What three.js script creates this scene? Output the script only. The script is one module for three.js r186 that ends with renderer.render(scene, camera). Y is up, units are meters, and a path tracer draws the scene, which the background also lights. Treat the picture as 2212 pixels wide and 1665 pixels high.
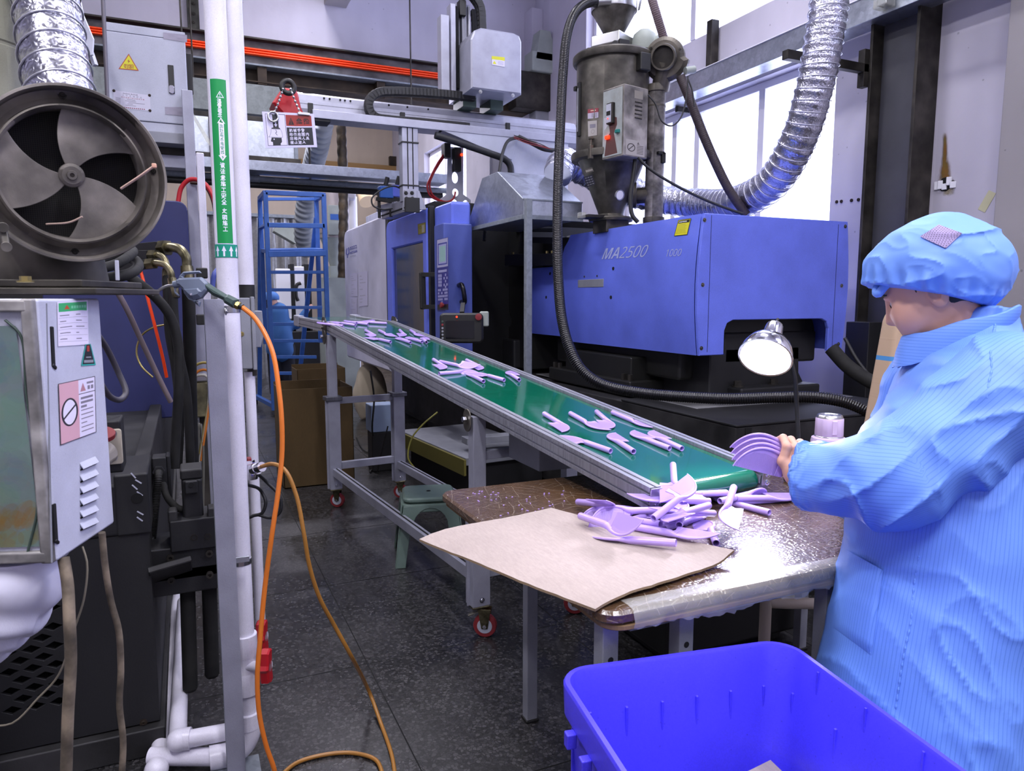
import*as THREE from 'three';
import{RoundedBoxGeometry}from 'three/addons/geometries/RoundedBoxGeometry.js';
import{mergeGeometries,toCreasedNormals,mergeVertices}from 'three/addons/utils/BufferGeometryUtils.js';
import{RectAreaLightUniformsLib}from 'three/addons/lights/RectAreaLightUniformsLib.js';

// ---------------------------------------------------------------- camera, sky, large lights, exposure
const scene=new THREE.Scene();
const FOC=1560,CX=1106,CY=832.5,EYE=1.5,YAW=24.3*Math.PI / 180,PITCH=6.85*Math.PI / 180;
const camera=new THREE.PerspectiveCamera(2*Math.atan(CY / FOC)*180 / Math.PI,2212 / 1665,0.05,80);
camera.rotation.order='YXZ';
camera.rotation.set(-PITCH,-YAW,0);
camera.position.set(0,EYE,0);
camera.focus=2.9;camera.userData.fStop=11;
const renderer=new THREE.WebGLRenderer({antialias:true});
renderer.toneMapping=THREE.LinearToneMapping;
renderer.toneMappingExposure=1.95;
renderer.shadowMap.enabled=true;
RectAreaLightUniformsLib.init();
scene.background=new THREE.Color().setRGB(2.5,2.55,3.2);// overcast daylight, seen only through the windows
const LAMP_COL=new THREE.Color().setRGB(0.93,0.91,1.0);
const TUBES=[// ceiling fluorescent battens, all above the frame: x, z, length along z, strength
[1.6,-1.2,1.5,34],[-1.5,-1.0,1.5,50],[2.9,-3.6,1.5,22],[0.6,-4.4,1.5,34],[1.6,-7.2,1.5,34],[-1.9,-5.4,1.5,44],
[0.6,1.2,1.5,62],[-1.6,1.6,1.5,50],[3.2,0.9,1.5,40],[0.8,-11.5,1.5,40],[2.6,-12.8,1.5,34],[-1.8,-12.0,1.5,34],
];

// ---------------------------------------------------------------- helpers
const V=(x,y,z)=>new THREE.Vector3(x,y,z),{PI,sin,cos,abs,min,max,floor,sqrt,pow,hypot}=Math;
const cF=V(sin(YAW)*cos(PITCH),-sin(PITCH),-cos(YAW)*cos(PITCH)),cR=V(cos(YAW),0,sin(YAW)),cU=cR.clone().cross(cF);
// a measured image point and the plane it is known to lie on give its place in the room (metres)
const ray=(x,y)=>cF.clone().addScaledVector(cR,(x - CX)/ FOC).addScaledVector(cU,-(y - CY)/ FOC);
const oX=(x,y,v)=>{const d=ray(x,y);return d.multiplyScalar(v / d.x).add(V(0,EYE,0));};
const oY=(x,y,v)=>{const d=ray(x,y);return d.multiplyScalar((v - EYE)/ d.y).add(V(0,EYE,0));};
const oZ=(x,y,v)=>{const d=ray(x,y);return d.multiplyScalar(v / d.z).add(V(0,EYE,0));};
const oD=(x,y,t)=>ray(x,y).multiplyScalar(t).add(V(0,EYE,0));
const oP=(x,y,p,n)=>{const d=ray(x,y),c=V(0,EYE,0);return d.multiplyScalar(p.clone().sub(c).dot(n)/ d.dot(n)).add(c);};

function rng(s){return()=>{s=(s + 0x6d2b79f5)|0;let t=Math.imul(s ^(s>>>15),1|s);t=(t + Math.imul(t ^(t>>>7),61|t))^ t;return((t ^(t>>>14))>>>0)/ 4294967296;};}
const hash=(x,y,z=0,s=0)=>{let h=Math.imul(x,374761393)^ Math.imul(y,668265263)^ Math.imul(z,2147483647 - 1274126177)^ Math.imul(s,1013904223);h=Math.imul(h ^(h>>>13),1274126177);h=Math.imul(h ^(h>>>15),2246822519);return((h ^(h>>>16))>>>0)/ 4294967296;};
const sm=(t)=>t*t*(3 - 2*t),lerp=(a,b,t)=>a +(b - a)*t,clamp=(x,a=0,b=1)=>min(b,max(a,x)),sstep=(a,b,x)=>sm(clamp((x - a)/(b - a)));
function noise2(x,y,p=0,s=0){// value noise, tiling with period p
const xi=floor(x),yi=floor(y),u=sm(x - xi),v=sm(y - yi),w=(k)=>(p?((k % p)+ p)% p:k);
return lerp(lerp(hash(w(xi),w(yi),0,s),hash(w(xi + 1),w(yi),0,s),u),lerp(hash(w(xi),w(yi + 1),0,s),hash(w(xi + 1),w(yi + 1),0,s),u),v);
}
function fbm(x,y,p,o=4,s=0){let a=0.5,t=0,n=0;for(let i=0;i<o;i++){t +=a*noise2(x,y,p,s + i*7);n +=a;x*=2;y*=2;p*=2;a*=0.5;}return t / n;}
function noise3(x,y,z,s=0){
const xi=floor(x),yi=floor(y),zi=floor(z),u=sm(x - xi),v=sm(y - yi),w=sm(z - zi),h=(a,b,c)=>hash(xi + a,yi + b,zi + c,s);
return lerp(lerp(lerp(h(0,0,0),h(1,0,0),u),lerp(h(0,1,0),h(1,1,0),u),v),lerp(lerp(h(0,0,1),h(1,0,1),u),lerp(h(0,1,1),h(1,1,1),u),v),w);
}

const mT=(x,y,z)=>{const m=new THREE.Matrix4();return m.makeTranslation(x,y,z);};
const GG=(pos,idx)=>{const q=new THREE.BufferGeometry();q.setAttribute('position',new THREE.Float32BufferAttribute(pos,3));q.setIndex(idx);q.computeVertexNormals();return q;};
// geometries (all world coordinates, non-indexed so that they merge)
const fin=(g)=>{const q=g.index?g.toNonIndexed():g;for(const k of Object.keys(q.attributes))if(!['position','normal','uv'].includes(k))q.deleteAttribute(k);if(!q.attributes.uv)q.setAttribute('uv',new THREE.BufferAttribute(new Float32Array(q.attributes.position.count*2),2));q.userData=g.userData;return q;};
const mg=(...l)=>{l=l.flat().filter(Boolean).map(fin);const g=l.length>1?mergeGeometries(l):l[0];g.userData={uv:l.every((q)=>q.userData.uv)};return g;};
const at=(g,x,y,z,ry=0,rx=0,rz=0)=>{g.applyMatrix4(new THREE.Matrix4().compose(V(x,y,z),new THREE.Quaternion().setFromEuler(new THREE.Euler(rx,ry,rz,'YXZ')),V(1,1,1)));return g;};
const box=(w,h,d,x=0,y=0,z=0,r=0.004,ry=0)=>at(r?new RoundedBoxGeometry(w,h,d,2,min(r,w / 2.01,h / 2.01,d / 2.01)):new THREE.BoxGeometry(w,h,d),x,y,z,ry);
const bb=(x0,x1,y0,y1,z0,z1,r=0.004)=>box(abs(x1 - x0),abs(y1 - y0),abs(z1 - z0),(x0 + x1)/ 2,(y0 + y1)/ 2,(z0 + z1)/ 2,r);
function frame(dir,up=V(0,1,0)){const z=dir.clone().normalize();if(abs(z.dot(up))>0.999)up=V(1,0,0);const x=up.clone().cross(z).normalize(),y=z.clone().cross(x);return[x,y,z];}
const mat4=(x,y,z,p)=>new THREE.Matrix4().makeBasis(x,y,z).setPosition(p);
function bar(a,b,w,h=w,up,r=0.002){const d=b.clone().sub(a),[x,y,z]=frame(d,up);return(r?new RoundedBoxGeometry(w,h,d.length(),1,min(r,w / 2.01,h / 2.01)):new THREE.BoxGeometry(w,h,d.length())).applyMatrix4(mat4(x,y,z,a.clone().add(b).multiplyScalar(0.5)));}
function rod(a,b,r,n=16,r2=r){const d=b.clone().sub(a),[x,y,z]=frame(d);return new THREE.CylinderGeometry(r2,r,d.length(),n).rotateX(PI / 2).applyMatrix4(mat4(x,y,z,a.clone().add(b).multiplyScalar(0.5)));}
function lathe(prof,n=32,pos=V(0,0,0),dir=V(0,1,0),crease=0.6){
const g=toCreasedNormals(new THREE.LatheGeometry(prof.map(([r,y])=>new THREE.Vector2(max(r,1e-5),y)),n),crease),[x,y,z]=frame(dir,abs(dir.y)>0.9?V(0,0,1):V(0,1,0));
return g.applyMatrix4(mat4(y,z,x,pos));// local +y runs along dir
}
const disc=(c,dir,r,t,n=24)=>lathe([[0,-t / 2],[r*0.96,-t / 2],[r,-t / 2 + r*0.03],[r,t / 2 - r*0.03],[r*0.96,t / 2],[0,t / 2]],n,c,dir);
const screw=(c,dir,r=0.006)=>mg(lathe([[r,0],[r,r*0.5],[r*0.8,r*0.8],[r*0.4,r*0.8],[r*0.38,r*0.3],[0,r*0.3]],10,c,dir),lathe([[r*1.5,0],[r*1.5,r*0.2],[0,r*0.2]],12,c,dir));
const hexnut=(c,dir,r,t)=>lathe([[0,-t / 2],[r,-t / 2],[r,t / 2],[0,t / 2]],6,c,dir,0.1);
function sweep(pts,rad,{n=60,m=12,closed=false,wob=null,caps=true,tension=0.5}={}){// rad: number or (t, arc length, angle) => radius
const c=new THREE.CatmullRomCurve3(pts,closed,'centripetal',tension),L=c.getLength();c.arcLengthDivisions=max(200,n*2);c.updateArcLengths();
const P=[],T=[];for(let i=0;i<=n;i++){P.push(c.getPointAt(i / n));T.push(c.getTangentAt(i / n));}
let nx=frame(T[0])[0];const pos=[],uv=[],idx=[];
for(let i=0;i<=n;i++){
nx=nx.clone().addScaledVector(T[i],-nx.dot(T[i])).normalize();const ny=T[i].clone().cross(nx),s=L*i / n;
for(let j=0;j<=m;j++){const a=(j % m)/ m*2*PI,r=typeof rad==='function'?rad(i / n,s,a):rad,q=P[i].clone().addScaledVector(nx,cos(a)*r).addScaledVector(ny,sin(a)*r);if(wob)q.add(wob(q));pos.push(q.x,q.y,q.z);uv.push(s,j / m*2*PI*(typeof rad==='function'?rad(0.5,L / 2,0):rad));}
}
for(let i=0;i<n;i++)for(let j=0;j<m;j++){const a=i*(m + 1)+ j,b=a + m + 1;idx.push(a,a + 1,b,b,a + 1,b + 1);}
const g=new THREE.BufferGeometry();g.setAttribute('position',new THREE.Float32BufferAttribute(pos,3));g.setAttribute('uv',new THREE.Float32BufferAttribute(uv,2));g.setIndex(idx);g.computeVertexNormals();
const N=g.attributes.normal;for(let i=0;i<=n;i++){const a=i*(m + 1),b=a + m;const v=V(N.getX(a)+ N.getX(b),N.getY(a)+ N.getY(b),N.getZ(a)+ N.getZ(b)).normalize();N.setXYZ(a,v.x,v.y,v.z);N.setXYZ(b,v.x,v.y,v.z);}
g.userData.uv=true;
if(!caps||closed)return g;
const cap=(k)=>{const r=(j)=>V(pos[(k*(m + 1)+ j)*3],pos[(k*(m + 1)+ j)*3 + 1],pos[(k*(m + 1)+ j)*3 + 2]);const t=T[k].clone().multiplyScalar(k?1:-1),o=[];for(let j=0;j<m;j++){const l=k?[P[k],r(j),r(j + 1)]:[P[k],r(j + 1),r(j)];o.push(...l.flatMap((q)=>q.toArray()));}const cg=new THREE.BufferGeometry();cg.setAttribute('position',new THREE.Float32BufferAttribute(o,3));cg.setAttribute('normal',new THREE.Float32BufferAttribute(o.map((_,i)=>t.getComponent(i % 3)),3));cg.setAttribute('uv',new THREE.Float32BufferAttribute(new Float32Array(o.length / 3*2),2));cg.userData.uv=true;return cg;};
return mg(g,cap(0),cap(n));
}
const shape=(pts)=>{const s=new THREE.Shape();pts.forEach(([x,y],i)=>(i?s.lineTo(x,y):s.moveTo(x,y)));return s;};
function rrect(w,h,r,x=0,y=0){const p=[];for(const[sx,sy,a]of[[1,1,0],[-1,1,PI / 2],[-1,-1,PI],[1,-1,1.5*PI]])for(let i=0;i<=5;i++)p.push([x + sx*(w / 2 - r)+ r*cos(a + i*PI / 10),y + sy*(h / 2 - r)+ r*sin(a + i*PI / 10)]);return p;}
function prism(pts,depth,{holes=[],bevel=0.002,m}={}){// outline in the local xy plane, thickness along +z from 0
const s=Array.isArray(pts)?shape(pts):pts;holes.forEach((h)=>s.holes.push(new THREE.Path(h.map(([x,y])=>new THREE.Vector2(x,y)))));
const g=new THREE.ExtrudeGeometry(s,{depth:depth - 2*bevel,bevelEnabled:bevel>0,bevelThickness:bevel,bevelSize:bevel,bevelOffset:-bevel,bevelSegments:1,curveSegments:12});g.translate(0,0,bevel);
return m?g.applyMatrix4(m):g;
}
const circ=(r,n=20,x=0,y=0)=>Array.from({length:n},(_,i)=>[x + r*cos(i / n*2*PI),y + r*sin(i / n*2*PI)]);
function slab(c,t,up){// a flat panel through measured corners, thickness t behind them
const n=c[1].clone().sub(c[0]).cross(c[c.length - 1].clone().sub(c[0])).normalize(),x=c[1].clone().sub(c[0]).normalize(),y=n.clone().cross(x);
return prism(c.map((p)=>{const d=p.clone().sub(c[0]);return[d.dot(x),d.dot(y)];}),t,{bevel:min(0.003,t / 4),m:mat4(x,y,n,c[0].clone().addScaledVector(n,-t))});
}
function boxUV(g){
const p=g.attributes.position,n=g.attributes.normal,u=g.attributes.uv;
for(let i=0;i<p.count;i +=3){
const ax=abs(n.getX(i)+ n.getX(i + 1)+ n.getX(i + 2)),ay=abs(n.getY(i)+ n.getY(i + 1)+ n.getY(i + 2)),az=abs(n.getZ(i)+ n.getZ(i + 1)+ n.getZ(i + 2));
for(let k=i;k<i + 3;k++){const x=p.getX(k),y=p.getY(k),z=p.getZ(k);if(ax>=ay&&ax>=az)u.setXY(k,z,y);else if(ay>=az)u.setXY(k,x,z);else u.setXY(k,x,y);}
}
}

// objects
const used={};
const numbered=(n)=>{const k=used[n]=(used[n]??-1)+ 1;return k?n + '_' + String(k).padStart(3,'0'):n;};
function tag(o,label,category,group,kind){if(label)o.userData.label=label;if(category)o.userData.category=category;if(group)o.userData.group=group;if(kind)o.userData.kind=kind;return o;}
function thing(name,label,category,group){const o=new THREE.Group();o.name=numbered(name);scene.add(o);return tag(o,label,category,group);}
function part(parent,name,geo,material,label){
const g=fin(Array.isArray(geo)?mg(geo):geo);if(!g.userData.uv){boxUV(g);g.userData.uv=true;}
const m=new THREE.Mesh(g,material);m.name=name;m.castShadow=m.receiveShadow=true;if(label)m.userData.label=label;parent.add(m);return m;
}
const stuffPart=(...a)=>{const m=part(...a);m.userData.kind='stuff';return m;};
function solo(name,label,category,geo,material,group,kind){const m=part(scene,numbered(name),geo,material);return tag(m,label,category,group,kind);}
const setting=(name,geo,material,parent=scene)=>{const m=part(parent,name,geo,material);if(parent===scene)m.userData.kind='structure';return m;};
function copy(o,label,group){const c=o.clone();c.name=numbered(o.userData.base??o.name.replace(/_\d{3}$/,''));scene.add(c);if(label)c.userData.label=label;if(group)c.userData.group=group;return c;}

// textures
function tex(w,h,f,{rep=1,srgb=true,near=false}={}){// f(u, v, x, y) => grey or [r, g, b] in 0..1
const d=new Uint8Array(w*h*4);
for(let y=0,i=0;y<h;y++)for(let x=0;x<w;x++,i +=4){const c=f(x / w,y / h,x,y);for(let k=0;k<3;k++)d[i + k]=clamp(Array.isArray(c)?c[k]:c)*255;d[i + 3]=255;}
const t=new THREE.DataTexture(d,w,h);t.wrapS=t.wrapT=THREE.RepeatWrapping;t.magFilter=THREE.LinearFilter;t.minFilter=THREE.LinearMipmapLinearFilter;t.generateMipmaps=true;if(srgb)t.colorSpace=THREE.SRGBColorSpace;t.repeat.set(1 / rep,1 / rep);t.needsUpdate=true;return t;
}
function paint(w,h,f){const c=document.createElement('canvas');c.width=w;c.height=h;const g=c.getContext('2d');f(g,w,h);const t=new THREE.CanvasTexture(c);t.colorSpace=THREE.SRGBColorSpace;t.anisotropy=4;return t;}
const rept=(t,m)=>{const c=t.clone();c.repeat.set(1 / m,1 / m);c.needsUpdate=true;return c;};
const std=(color,roughness,metalness=0,o={})=>new THREE.MeshStandardMaterial({color,roughness,metalness,...o});
const phys=(color,roughness,metalness=0,o={})=>new THREE.MeshPhysicalMaterial({color,roughness,metalness,...o});
function sticker(parent,name,t,c,right,up,w,h,o={}){// printed film lying on a surface, 0.4 mm proud
const n=right.clone().cross(up).normalize(),g=new THREE.PlaneGeometry(w,h).applyMatrix4(mat4(right.clone().normalize(),up.clone().normalize(),n,c.clone().addScaledVector(n,o.lift??0.0012)));g.userData.uv=true;
return part(parent,name,g,o.mat??std('#fff',o.rough??0.5,0,{map:t}),o.label);
}
const stickerQ=(parent,name,t,c,o={})=>{// the same from its four measured corners: top left, top right, bottom right, bottom left
const n=c[2].clone().sub(c[3]).cross(c[0].clone().sub(c[3])).normalize(),q=c.map((p)=>p.clone().addScaledVector(n,o.lift??0.0012)),g=new THREE.BufferGeometry();
g.setAttribute('position',new THREE.Float32BufferAttribute([3,2,1,3,1,0].flatMap((i)=>q[i].toArray()),3));g.setAttribute('uv',new THREE.Float32BufferAttribute([0,0,1,0,1,1,0,0,1,1,0,1],2));g.computeVertexNormals();g.userData.uv=true;
return part(parent,name,g,o.mat??std('#fff',o.rough??0.5,0,{map:t}),o.label);
};

// ---------------------------------------------------------------- procedural surfaces
const R0=rng(11);
const tWear=tex(512,512,(u,v,x,y)=>{const n=fbm(u*6,v*6,6,5,1),s=hash(x,y,1)>0.9993?0.8:1;return clamp((0.88 + 0.2*(n - 0.5)*0.8 + 0.05*(hash(x,y)- 0.5))*s + 0.06);});
const tGrime=tex(512,512,(u,v)=>{const n=fbm(u*4,v*4,4,6,5),m=fbm(u*9 + 3,v*9,9,4,9),k=clamp(0.72 +(n - 0.5)*1.0 +(m - 0.5)*0.4,0.35,1);return[k,k*0.985,k*0.95];});
const tRust=tex(256,256,(u,v)=>{const n=fbm(u*6,v*6,6,5,15),k=sstep(0.42,0.6,n);return[lerp(1,0.45,k),lerp(0.98,0.36,k),lerp(0.95,0.28,k)];});
const bFine=tex(256,256,(u,v,x,y)=>0.5 + 0.3*(fbm(u*32,v*32,32,3,2)- 0.5)+ 0.2*(hash(x,y)- 0.5),{srgb:false});
const bSoft=tex(256,256,(u,v)=>fbm(u*6,v*6,6,4,3),{srgb:false});
const voro=(u,v,n,s=0)=>{const x=u*n,y=v*n,xi=floor(x),yi=floor(y);let d1=9,d2=9,id=0;for(let j=-1;j<2;j++)for(let i=-1;i<2;i++){const cx=((xi + i)% n + n)% n,cy=((yi + j)% n + n)% n,px=xi + i + hash(cx,cy,1,s),py=yi + j + hash(cx,cy,2,s),d=hypot(px - x,py - y);if(d<d1){d2=d1;d1=d;id=hash(cx,cy,3,s);}else if(d<d2)d2=d;}return[d1,d2,id];};
const tZinc=tex(512,512,(u,v)=>{const[,,id]=voro(u,v,26,4),[,,i2]=voro(u,v,60,6),n=fbm(u*4,v*4,4,4,8),k=0.74 + 0.07*id + 0.05*i2 + 0.12*(n - 0.5);return[k*0.98,k,k*1.02];});
const rZinc=tex(512,512,(u,v)=>{const[,,id]=voro(u,v,26,4);return 0.5 + 0.12*id + 0.15*(fbm(u*5,v*5,5,4,8)- 0.5);},{srgb:false});
const tAlu=tex(256,512,(u,v,x,y)=>0.82 + 0.14*(noise2(u*90,v*3,0,3)- 0.5)+ 0.05*(fbm(u*4,v*4,4,3)- 0.5));
const tFloor=tex(1024,1024,(u,v,x,y)=>{
const[d1,d2,id]=voro(u,v,95,2),[e1,e2,jd]=voro(u,v,190,7),n=fbm(u*5,v*5,5,5,12);
let k=0.27 + 0.10*(n - 0.5)+ 0.06*(hash(x,y)- 0.5);
if(e2 - e1>0.2&&jd>0.35)k=lerp(k,0.36 + 0.32*jd*hash(floor(jd*999),1),0.65);
if(d2 - d1>0.16&&id>0.3)k=lerp(k,0.33 + 0.36*hash(floor(id*9999),3),0.8);
return[k*1.0,k*0.99,k*0.97];
},{rep:1.3});
const rFloor=tex(512,512,(u,v)=>0.42 + 0.5*(fbm(u*6,v*6,6,5,21)- 0.35),{srgb:false,rep:1.7});
const tCard=tex(512,512,(u,v,x,y)=>{const n=fbm(u*5,v*5,5,4,4),f=noise2(u*300,v*60,0,2),k=0.86 + 0.1*(n - 0.5)+ 0.05*(f - 0.5)+ 0.04*(hash(x,y)- 0.5);return[k,k*0.98,k*0.95];});
const bFoil=tex(512,512,(u,v)=>{const[a,b]=voro(u,v,22,3),[c,d]=voro(u,v,50,5);return clamp(0.5 + 0.8*(a - 0.45)*(hash(floor(b*5),1)>0.5?1:-1)*0.5 + 0.35*(d - c)+ 0.3*(fbm(u*12,v*12,12,4,3)- 0.5));},{srgb:false,rep:0.75});
const tWallStain=tex(1024,1024,(u,v,x,y)=>{const n=fbm(u*5,v*5,5,6,31),m=fbm(u*14,v*3,0,3,35),sx=floor(u*90),sy=floor(v*90),s=hash(sx,sy,9)>0.994&&hypot(u*90 - sx - 0.5,v*90 - sy - 0.5)<0.1 + 0.12*hash(sx,sy,3)?0.72:1,k=(0.9 + 0.13*(n - 0.5)+ 0.06*(m - 0.5))*lerp(1,s,0.6);return[k,k*0.99,k*0.975];},{rep:3.2});
const tStripe=tex(256,256,(u,v,x,y)=>{const a=abs(((u*12)% 1)- 0.5)<0.09?1:0,w=0.03*(hash(x,y)- 0.5),k=a?0.88:1;return[(0.98 + w)*(a?0.83:1),(0.98 + w)*k,(0.99 + w)*(a?0.93:1)];},{rep:0.084});
const tWrap=tex(1024,1024,(u,v)=>{// brown board under wrinkled film, scratched: dry scuffs and creases
const n=fbm(u*5,v*5,5,5,41);let k=0.7 + 0.35*(n - 0.5),s=0;
for(let i=0;i<3;i++){const a=[0.3,1.25,-0.7][i],p=(u*cos(a)+ v*sin(a))*22 + 1.3*fbm(u*6,v*6,6,3,50 + i),q=-u*sin(a)+ v*cos(a),r=abs((p % 1 + 1)% 1 - 0.5);if(r<0.05&&noise2(q*9,floor(p)*3.7,0,60 + i)>0.6)s=max(s,1 - r / 0.05);}
const c=[0.55*k,0.44*k,0.34*k];return c.map((q)=>lerp(q,0.74,s*0.8));
},{rep:0.7});
const bWrap=tex(1024,1024,(u,v)=>{const[a,b]=voro(u,v,18,23),[c,d]=voro(u,v,46,27);return 0.35*(b - a)+ 0.3*(d - c)+ 0.5*fbm(u*14,v*22,0,4,29);},{srgb:false,rep:0.55});
const rWrap=tex(512,512,(u,v)=>0.2 + 0.42*fbm(u*18,v*18,18,4,71),{srgb:false,rep:0.6});

const M={
capCloth:phys('#73a0f2',0.5,0,{sheen:0.5,sheenRoughness:0.5,bumpMap:rept(bFine,0.02),bumpScale:0.0003}),
wall:std('#d8d6e6',0.9,0,{map:tWallStain,bumpMap:rept(bSoft,0.6),bumpScale:0.002}),wallFar:std('#d8cab8',0.92,0,{map:tWallStain}),ceiling:std('#cfccd2',0.95,0,{map:tWallStain}),
concrete:std('#b9b5b3',0.95,0,{map:tGrime}),
floor:phys('#97969a',0.6,0,{map:tFloor,roughnessMap:rFloor,vertexColors:true}),
pvc:phys('#e9e6f2',0.32,0,{map:rept(tWear,0.8)}),upvcFrame:std('#eceaf2',0.5),
zinc:std('#dfe2e8',0.62,0.85,{map:tZinc,roughnessMap:rZinc}),zincDull:std('#b4b8bd',0.75,0.6,{map:tZinc}),
alu:std('#c4c5d0',0.42,0.55,{map:rept(tAlu,0.5)}),aluDark:std('#8e8f98',0.45,0.85,{map:rept(tAlu,0.5)}),aluPaint:std('#a9aab8',0.42,0.35,{map:rept(tWear,0.5)}),
steel:std('#b8b8b8',0.3,1),steelDull:std('#8a8883',0.5,0.9,{map:rept(tGrime,0.5)}),chrome:std('#e8e8ee',0.12,1),brass:std('#a99a62',0.35,1),zincYellow:std('#a8a283',0.38,0.95,{map:rept(tGrime,0.2)}),
dark:std('#212123',0.55,0.1,{map:rept(tWear,0.9),bumpMap:rept(bFine,0.12),bumpScale:0.0006}),darkDusty:std('#343437',0.6,0.05,{map:rept(tGrime,0.9),bumpMap:rept(bFine,0.12),bumpScale:0.0006}),black:std('#171715',0.5),blackGloss:phys('#121214',0.22),rubber:std('#18181a',0.55),rubberMatte:std('#1d1d1c',0.8,0,{map:rept(tGrime,0.3)}),iron:std('#4a4744',0.6,0.5,{map:rept(tGrime,0.7)}),brownSteel:std('#4b3d30',0.75,0.2,{map:rept(tGrime,0.9)}),
hole:std('#08080a',0.9),blue:phys('#6a7cec',0.42,0,{map:rept(tWear,1.1),bumpMap:rept(bFine,0.1),bumpScale:0.0003,clearcoat:0.25,clearcoatRoughness:0.4}),blueDark:phys('#4c5aa4',0.45,0,{map:rept(tWear,1.1)}),navy:std('#272c5e',0.6,0,{map:rept(tWear,0.8)}),
cream:phys('#d7d5e4',0.42,0,{map:rept(tWear,1.4)}),greyPaint:std('#b3b6c4',0.5,0,{map:rept(tWear,0.9)}),greyBox:std('#8e9098',0.55,0,{map:rept(tWear,0.6),bumpMap:rept(bFine,0.06),bumpScale:0.0006}),greyLight:std('#c6c8d6',0.5,0,{map:rept(tWear,0.5)}),greenGrey:std('#a9b1a8',0.6,0,{map:rept(tWear,0.9)}),
dirtySteel:std('#86837d',0.5,0.6,{map:rept(tGrime,0.7),bumpMap:rept(bFine,0.1),bumpScale:0.0005}),fanSteel:std('#a29d98',0.5,0.25,{map:rept(tGrime,0.45),bumpMap:rept(bFine,0.05),bumpScale:0.0004}),drum:std('#77736b',0.5,0.5,{map:rept(tGrime,0.6)}),
belt:phys('#076048',0.12,0,{bumpMap:rept(bSoft,0.5),bumpScale:0.0006,clearcoat:0.6,clearcoatRoughness:0.06}),
comb:phys('#bb9fe8',0.33,0,{clearcoat:0.25,clearcoatRoughness:0.25,sheen:0.15}),
card:std('#bdb1ad',0.88,0,{map:tCard}),cardDark:std('#63502f',0.9,0,{map:tCard}),cardCore:std('#a58f72',0.95,0,{map:tCard}),
wrap:phys('#d3c6b6',0.45,0,{map:tWrap,bumpMap:bWrap,bumpScale:0.004,roughnessMap:rWrap,clearcoat:0.7,clearcoatRoughness:0.22}),
ply:std('#8d7350',0.85,0,{map:rept(tCard,0.4)}),
foil:std('#c2c2d0',0.28,1,{bumpMap:bFoil,bumpScale:0.004}),foilWire:std('#cfcfd8',0.35,0.9),
orange:phys('#d9762a',0.3),orangeDull:phys('#9a6a2c',0.35),orangeBright:phys('#ff4a0e',0.35),red:std('#a8141f',0.4),redDark:std('#7d2227',0.55),ladder:std('#3a68b4',0.45,0,{map:rept(tWear,0.4)}),
crate:phys('#5046f2',0.35,0,{map:rept(tWear,1.2),bumpMap:rept(bFine,0.08),bumpScale:0.0003}),white:std('#ececf0',0.6),whiteCloth:std('#dddcea',0.9,0,{bumpMap:rept(bFine,0.05),bumpScale:0.0006}),stool:phys('#687c72',0.42,0,{map:rept(tWear,0.5)}),
mud:std('#85796a',0.85,0,{map:rept(tGrime,0.2)}),paper:std('#eeecf4',0.8),yellow:std('#d3d012',0.55),greenDark:std('#3f5148',0.45,0,{map:rept(tWear,0.3)}),gunBlue:phys('#6c7688',0.4),gunGreen:phys('#41534f',0.42),
glass:phys('#f4f6ff',0.02,0,{transmission:1,thickness:0,ior:1.45}),clear:phys('#f2f2ea',0.25,0,{transmission:0.8,thickness:0,ior:1.4}),
skin:phys('#d9a68e',0.5,0,{sheen:0.2}),hair:std('#1c1613',0.6),coat:phys('#6f9cf0',0.52,0,{map:tStripe,sheen:0.5,sheenRoughness:0.5,bumpMap:rept(bFine,0.03),bumpScale:0.0002}),
};

// ---------------------------------------------------------------- the setting
const XW=4.4,ZB=-9.0,ZF=-16.2,XL=-5.5,ZN=4.2,HC=6.3;
{
const g=new THREE.PlaneGeometry(XW - XL + 2,ZN - ZF + 1,120,200).rotateX(-PI / 2);g.translate((XW + XL)/ 2,0,(ZN + ZF)/ 2);
const p=g.attributes.position,c=new Float32Array(p.count*3);
for(let i=0;i<p.count;i++){const n=fbm(p.getX(i)*1.3 + 30,p.getZ(i)*1.3 + 50,0,5,77),m=fbm(p.getX(i)*4 + 30,p.getZ(i)*4 + 50,0,3,79),k=clamp(0.7 + 0.55*(n - 0.5)+ 0.25*(m - 0.5),0.3,1.1);c[i*3]=k;c[i*3 + 1]=k;c[i*3 + 2]=k*1.02;}
const q=g.toNonIndexed();// vertex stains: old oil and dust, in blotches
const cc=new Float32Array(q.attributes.position.count*3),ix=g.index.array;for(let i=0;i<ix.length;i++)for(let k=0;k<3;k++)cc[i*3 + k]=c[ix[i]*3 + k];
boxUV(q);q.setAttribute('color',new THREE.BufferAttribute(cc,3));
const m=new THREE.Mesh(q,M.floor);m.name='floor';m.userData.kind='structure';m.receiveShadow=true;scene.add(m);
}
{const fl=scene.children[scene.children.length - 1],k=oY(700,1453,0);for(let i=-3;i<10;i++)part(fl,'divider_strip',bb(XL,XW,-0.001,0.0006,k.z - i*0.9 + 0.9 - 0.002,k.z - i*0.9 + 0.9 + 0.002,0),M.hole);for(let i=-4;i<5;i++)part(fl,'divider_strip',bb(0.62 + i*0.9 - 0.002,0.62 + i*0.9 + 0.002,-0.001,0.0006,ZF,ZN,0),M.hole);}
setting('floor_slab',bb(XL - 1,XW + 1,-0.25,-0.004,ZF - 0.5,ZN + 0.5,0),M.concrete).name='floor_1';
setting('ceiling',bb(XL - 0.3,XW + 0.5,HC,HC + 0.25,ZF - 0.3,ZN + 0.3,0),M.ceiling);
setting('wall_left',bb(XL - 0.25,XL,0,HC,ZF,ZN,0),M.wall);
setting('wall_near',bb(XL,XW,0,HC,ZN,ZN + 0.25,0),M.wall);
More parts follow.
